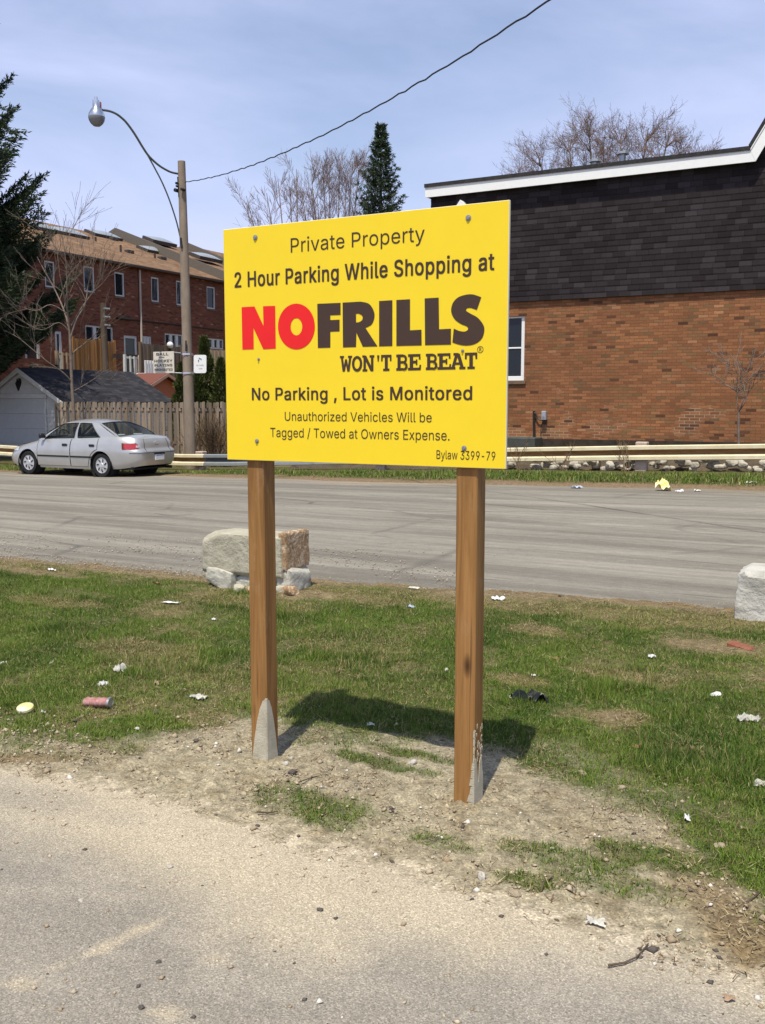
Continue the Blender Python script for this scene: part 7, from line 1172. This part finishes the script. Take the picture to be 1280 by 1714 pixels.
# conifers
def needles(name, pts, dirs, L, wd, mat, parent, c0, c1, tint=None):
    n = len(pts); v = RNG.normal(0, 1, (n, 3)); v -= dirs * (v * dirs).sum(1)[:, None]; v /= np.linalg.norm(v, axis=1)[:, None]; tip = pts + dirs * L[:, None]; mid = pts + dirs * (L * .45)[:, None]; s = v * (wd)[:, None]
    V = np.stack([pts, mid + s, tip, mid - s], 1).reshape(-1, 3); F = np.arange(n * 4).reshape(-1, 4); t = RNG.random(n)[:, None]; C = np.repeat(c0 * (1 - t) + c1 * t, 4, 0); return objnp(name, V, F, mat, parent, col=C)
M_needle = attrmat('conifer_needles', rough=.6, nscale=2, namp=.15, bumps=0, trans=.15, spec=.25)
def conifer(root, base, H, rad, seed, c0, c1, whorl=.45, z_start=.08, shape=1.0, nL=.13, dens=1.0, droop=.25, uptip=.35, keep=None, tw=1.0, wid=.22, spray=.5, skirt=0):
    R = np.random.default_rng(seed); mb = MB(); base = np.array(base, float); mb.tube([base, base + [0, 0, H * .5], base + [0, 0, H]], [H * .016, H * .010, .01], 8); P_, D_, LL = [], [], []; z = H * z_start; zi = 0
    while z < H * .985:
        f = 1 - z / H; rr_ = rad * (f ** shape) * R.uniform(.85, 1.1) * (min(1, .5 + .5 * (z - H * z_start) / skirt) if skirt else 1) + .05; nb = max(4, int(5 + 4 * f)); a0 = R.uniform(0, 6.28)
        for b in range(nb):
            a = a0 + 2 * math.pi * b / nb + R.normal(0, .18); L = rr_ * R.uniform(.72, 1.12); ns = max(5, int(L / .16)); u = np.linspace(0, 1, ns); ca, sa = math.cos(a), math.sin(a)
            zz = z + R.normal(0, whorl * .25) - droop * L * (u ** 1.0) * (.35 + .65 * f) + uptip * L * u ** 2.6 + (.25 * L * u if f < .3 else 0); sp = base + np.stack([u * L * ca, u * L * sa, zz], 1)
            if keep is not None and not keep(sp[-1]): continue
            if L > .5: mb.tube(sp[:: max(1, ns // 5)], .018, 3, cap=False)
            t = np.gradient(sp, axis=0); t /= np.linalg.norm(t, axis=1)[:, None]; side = np.array([-sa, ca, 0])
            for k in range(1, ns):
                wl_ = wid * L * (1 - .75 * u[k]) * (.4 + .6 * min(1, u[k] * 3)) + .10; m_ = max(2, int((5 + 14 * wl_) * dens))
                for sg in (-1, 1):
                    q = np.linspace(.05, 1, m_)[:, None]; dd = side * sg * .85 + t[k] * .55 + np.array([0, 0, -.18]); pts = sp[k] + dd * q * wl_ + R.normal(0, .03, (m_, 3)); P_.append(pts); dn = dd + R.normal(0, spray, (m_, 3)); dn /= np.linalg.norm(dn, axis=1)[:, None]; D_.append(dn)
                P_.append(sp[k] + R.normal(0, .04, (3, 3))); dn = t[k] + R.normal(0, spray, (3, 3)); D_.append(dn / np.linalg.norm(dn, axis=1)[:, None])
        z += whorl * (.55 + .45 * f) * R.uniform(.8, 1.2); zi += 1
    P_ = np.concatenate(P_); D_ = np.concatenate(D_); obj('trunk', mb, M_barkd, root, smooth=True, fixn=False); needles('crown', P_, D_, nL * R.uniform(.7, 1.4, len(P_)), nL * .16 * tw * R.uniform(.7, 1.3, len(P_)), M_needle, root, c0, c1)
sx, sy = -30.6, 21.4; sp1 = empty('spruce_tree', (sx, sy, -.3), 'big dark spruce with upswept boughs at the left edge of the picture', 'tree'); conifer(sp1, (sx, sy, -.3), 19.2, 6.7, 5, c3(.018, .034, .020), c3(.062, .088, .040), .33, .14, .63, .18, 3.4, .42, .55, tw=.75, wid=.36, spray=.42, skirt=.9)
D = 46; ct_ = PY(637, 204, D); sp2 = empty('spruce_tree', (ct_[0], D, 0), 'tall narrow green spruce rising behind the top of the yellow sign', 'tree'); conifer(sp2, (ct_[0], D, 0), ct_[2], 3.9, 8, c3(.025, .048, .028), c3(.075, .102, .050), .42, .10, .98, .17, 2.2, .28, .55, tw=.75, wid=.28, spray=.4)
def cedar(x, ytop, ybot, Y, r, seed, label):
    tp = PY(x, ytop, Y); H = tp[2] + .3; root = empty('cedar', (tp[0], Y, -.3), label, 'tree', 'columnar cedars behind the fence'); n = int(9000 * r * H / 3); R = np.random.default_rng(seed); h = R.random(n) ** .8; ra = r * np.minimum(1, (1 - h) * 1.25 + .03) ** .8 * (.72 + .35 * R.random(n)) * (1 + .25 * np.sin(h * 40 + seed)); a = R.uniform(0, 6.28, n); P_ = np.stack([tp[0] + ra * np.cos(a), Y + ra * np.sin(a), -.3 + h * H], 1); d = np.stack([np.cos(a) * .5, np.sin(a) * .5, .9 + 0 * a], 1) + R.normal(0, .3, (n, 3)); d /= np.linalg.norm(d, axis=1)[:, None]
    mb = MB(); mb.tube([(tp[0], Y, -.3), (tp[0], Y, -.3 + H * .9)], [.07, .02], 6); obj('trunk', mb, M_barkd, root); needles('crown', P_, d, R.uniform(.08, .17, n), R.uniform(.014, .03, n), M_needle, root, c3(.035, .05, .012), c3(.10, .115, .028))
cedar(341, 566, 690, 26.2, .62, 1, 'tallest pointed cedar just right of the concrete pole behind the fence'); cedar(303, 610, 690, 26.4, .45, 2, 'cedar left of the concrete pole behind the fence'); cedar(331, 622, 690, 25.6, .55, 4, 'low broad cedar under the small white lane sign'); cedar(369, 602, 690, 26.0, .55, 3, 'cedar touching the left edge of the yellow sign')
# brown shrub behind the rail
YT = 22.2; g_ = PY(352, 775, YT); w = Wood(44); sh = empty('shrub', (g_[0], YT, -.35), 'twiggy brown leafless shrub between the concrete pole and the sign', 'shrub')
for k in range(34): q = np.array([g_[0] + w.r.gauss(0, .35), YT + w.r.gauss(0, .2), -.35]); w.grow(q, (w.r.gauss(0, .28), w.r.gauss(0, .28), 1), w.r.uniform(.5, .9), .012, 3, .4, .3, 3, (2, 3), .005, (.55, .8), .12)
M_shrubm = mottled('brown_shrub_twigs', (.12, .075, .04), (.20, .13, .07), 6, .9, 0); obj('twigs', w.fine, M_shrubm, sh, fixn=False)
for x, y in ((1045, 770), (945, 768), (868, 770)):
    YT = 19.9; g_ = PY(x, 795, YT); w = Wood(int(x)); sd = empty('weed', (g_[0], YT, float(gz(g_[0], YT))), {1045: 'dry brown weed stalk right of the concrete rail post gap', 945: 'dry weed stalk against the rail below the brick wall', 868: 'dry weed stalk against the rail beside the sign edge'}[x].replace('right of the concrete rail post gap', 'against the rail left of its concrete post'), 'weed')
    for k in range(4): w.grow(np.array([g_[0] + w.r.gauss(0, .06), YT, float(gz(g_[0], YT))]), (w.r.gauss(0, .3), .1, 1), .38, .010, 2, .5, .3, 3, (1, 2), .005, (.5, .8), .15)
    obj('stalks', w.fine, M_shrubm, sd, fixn=False)
bpy.context.view_layer.update()
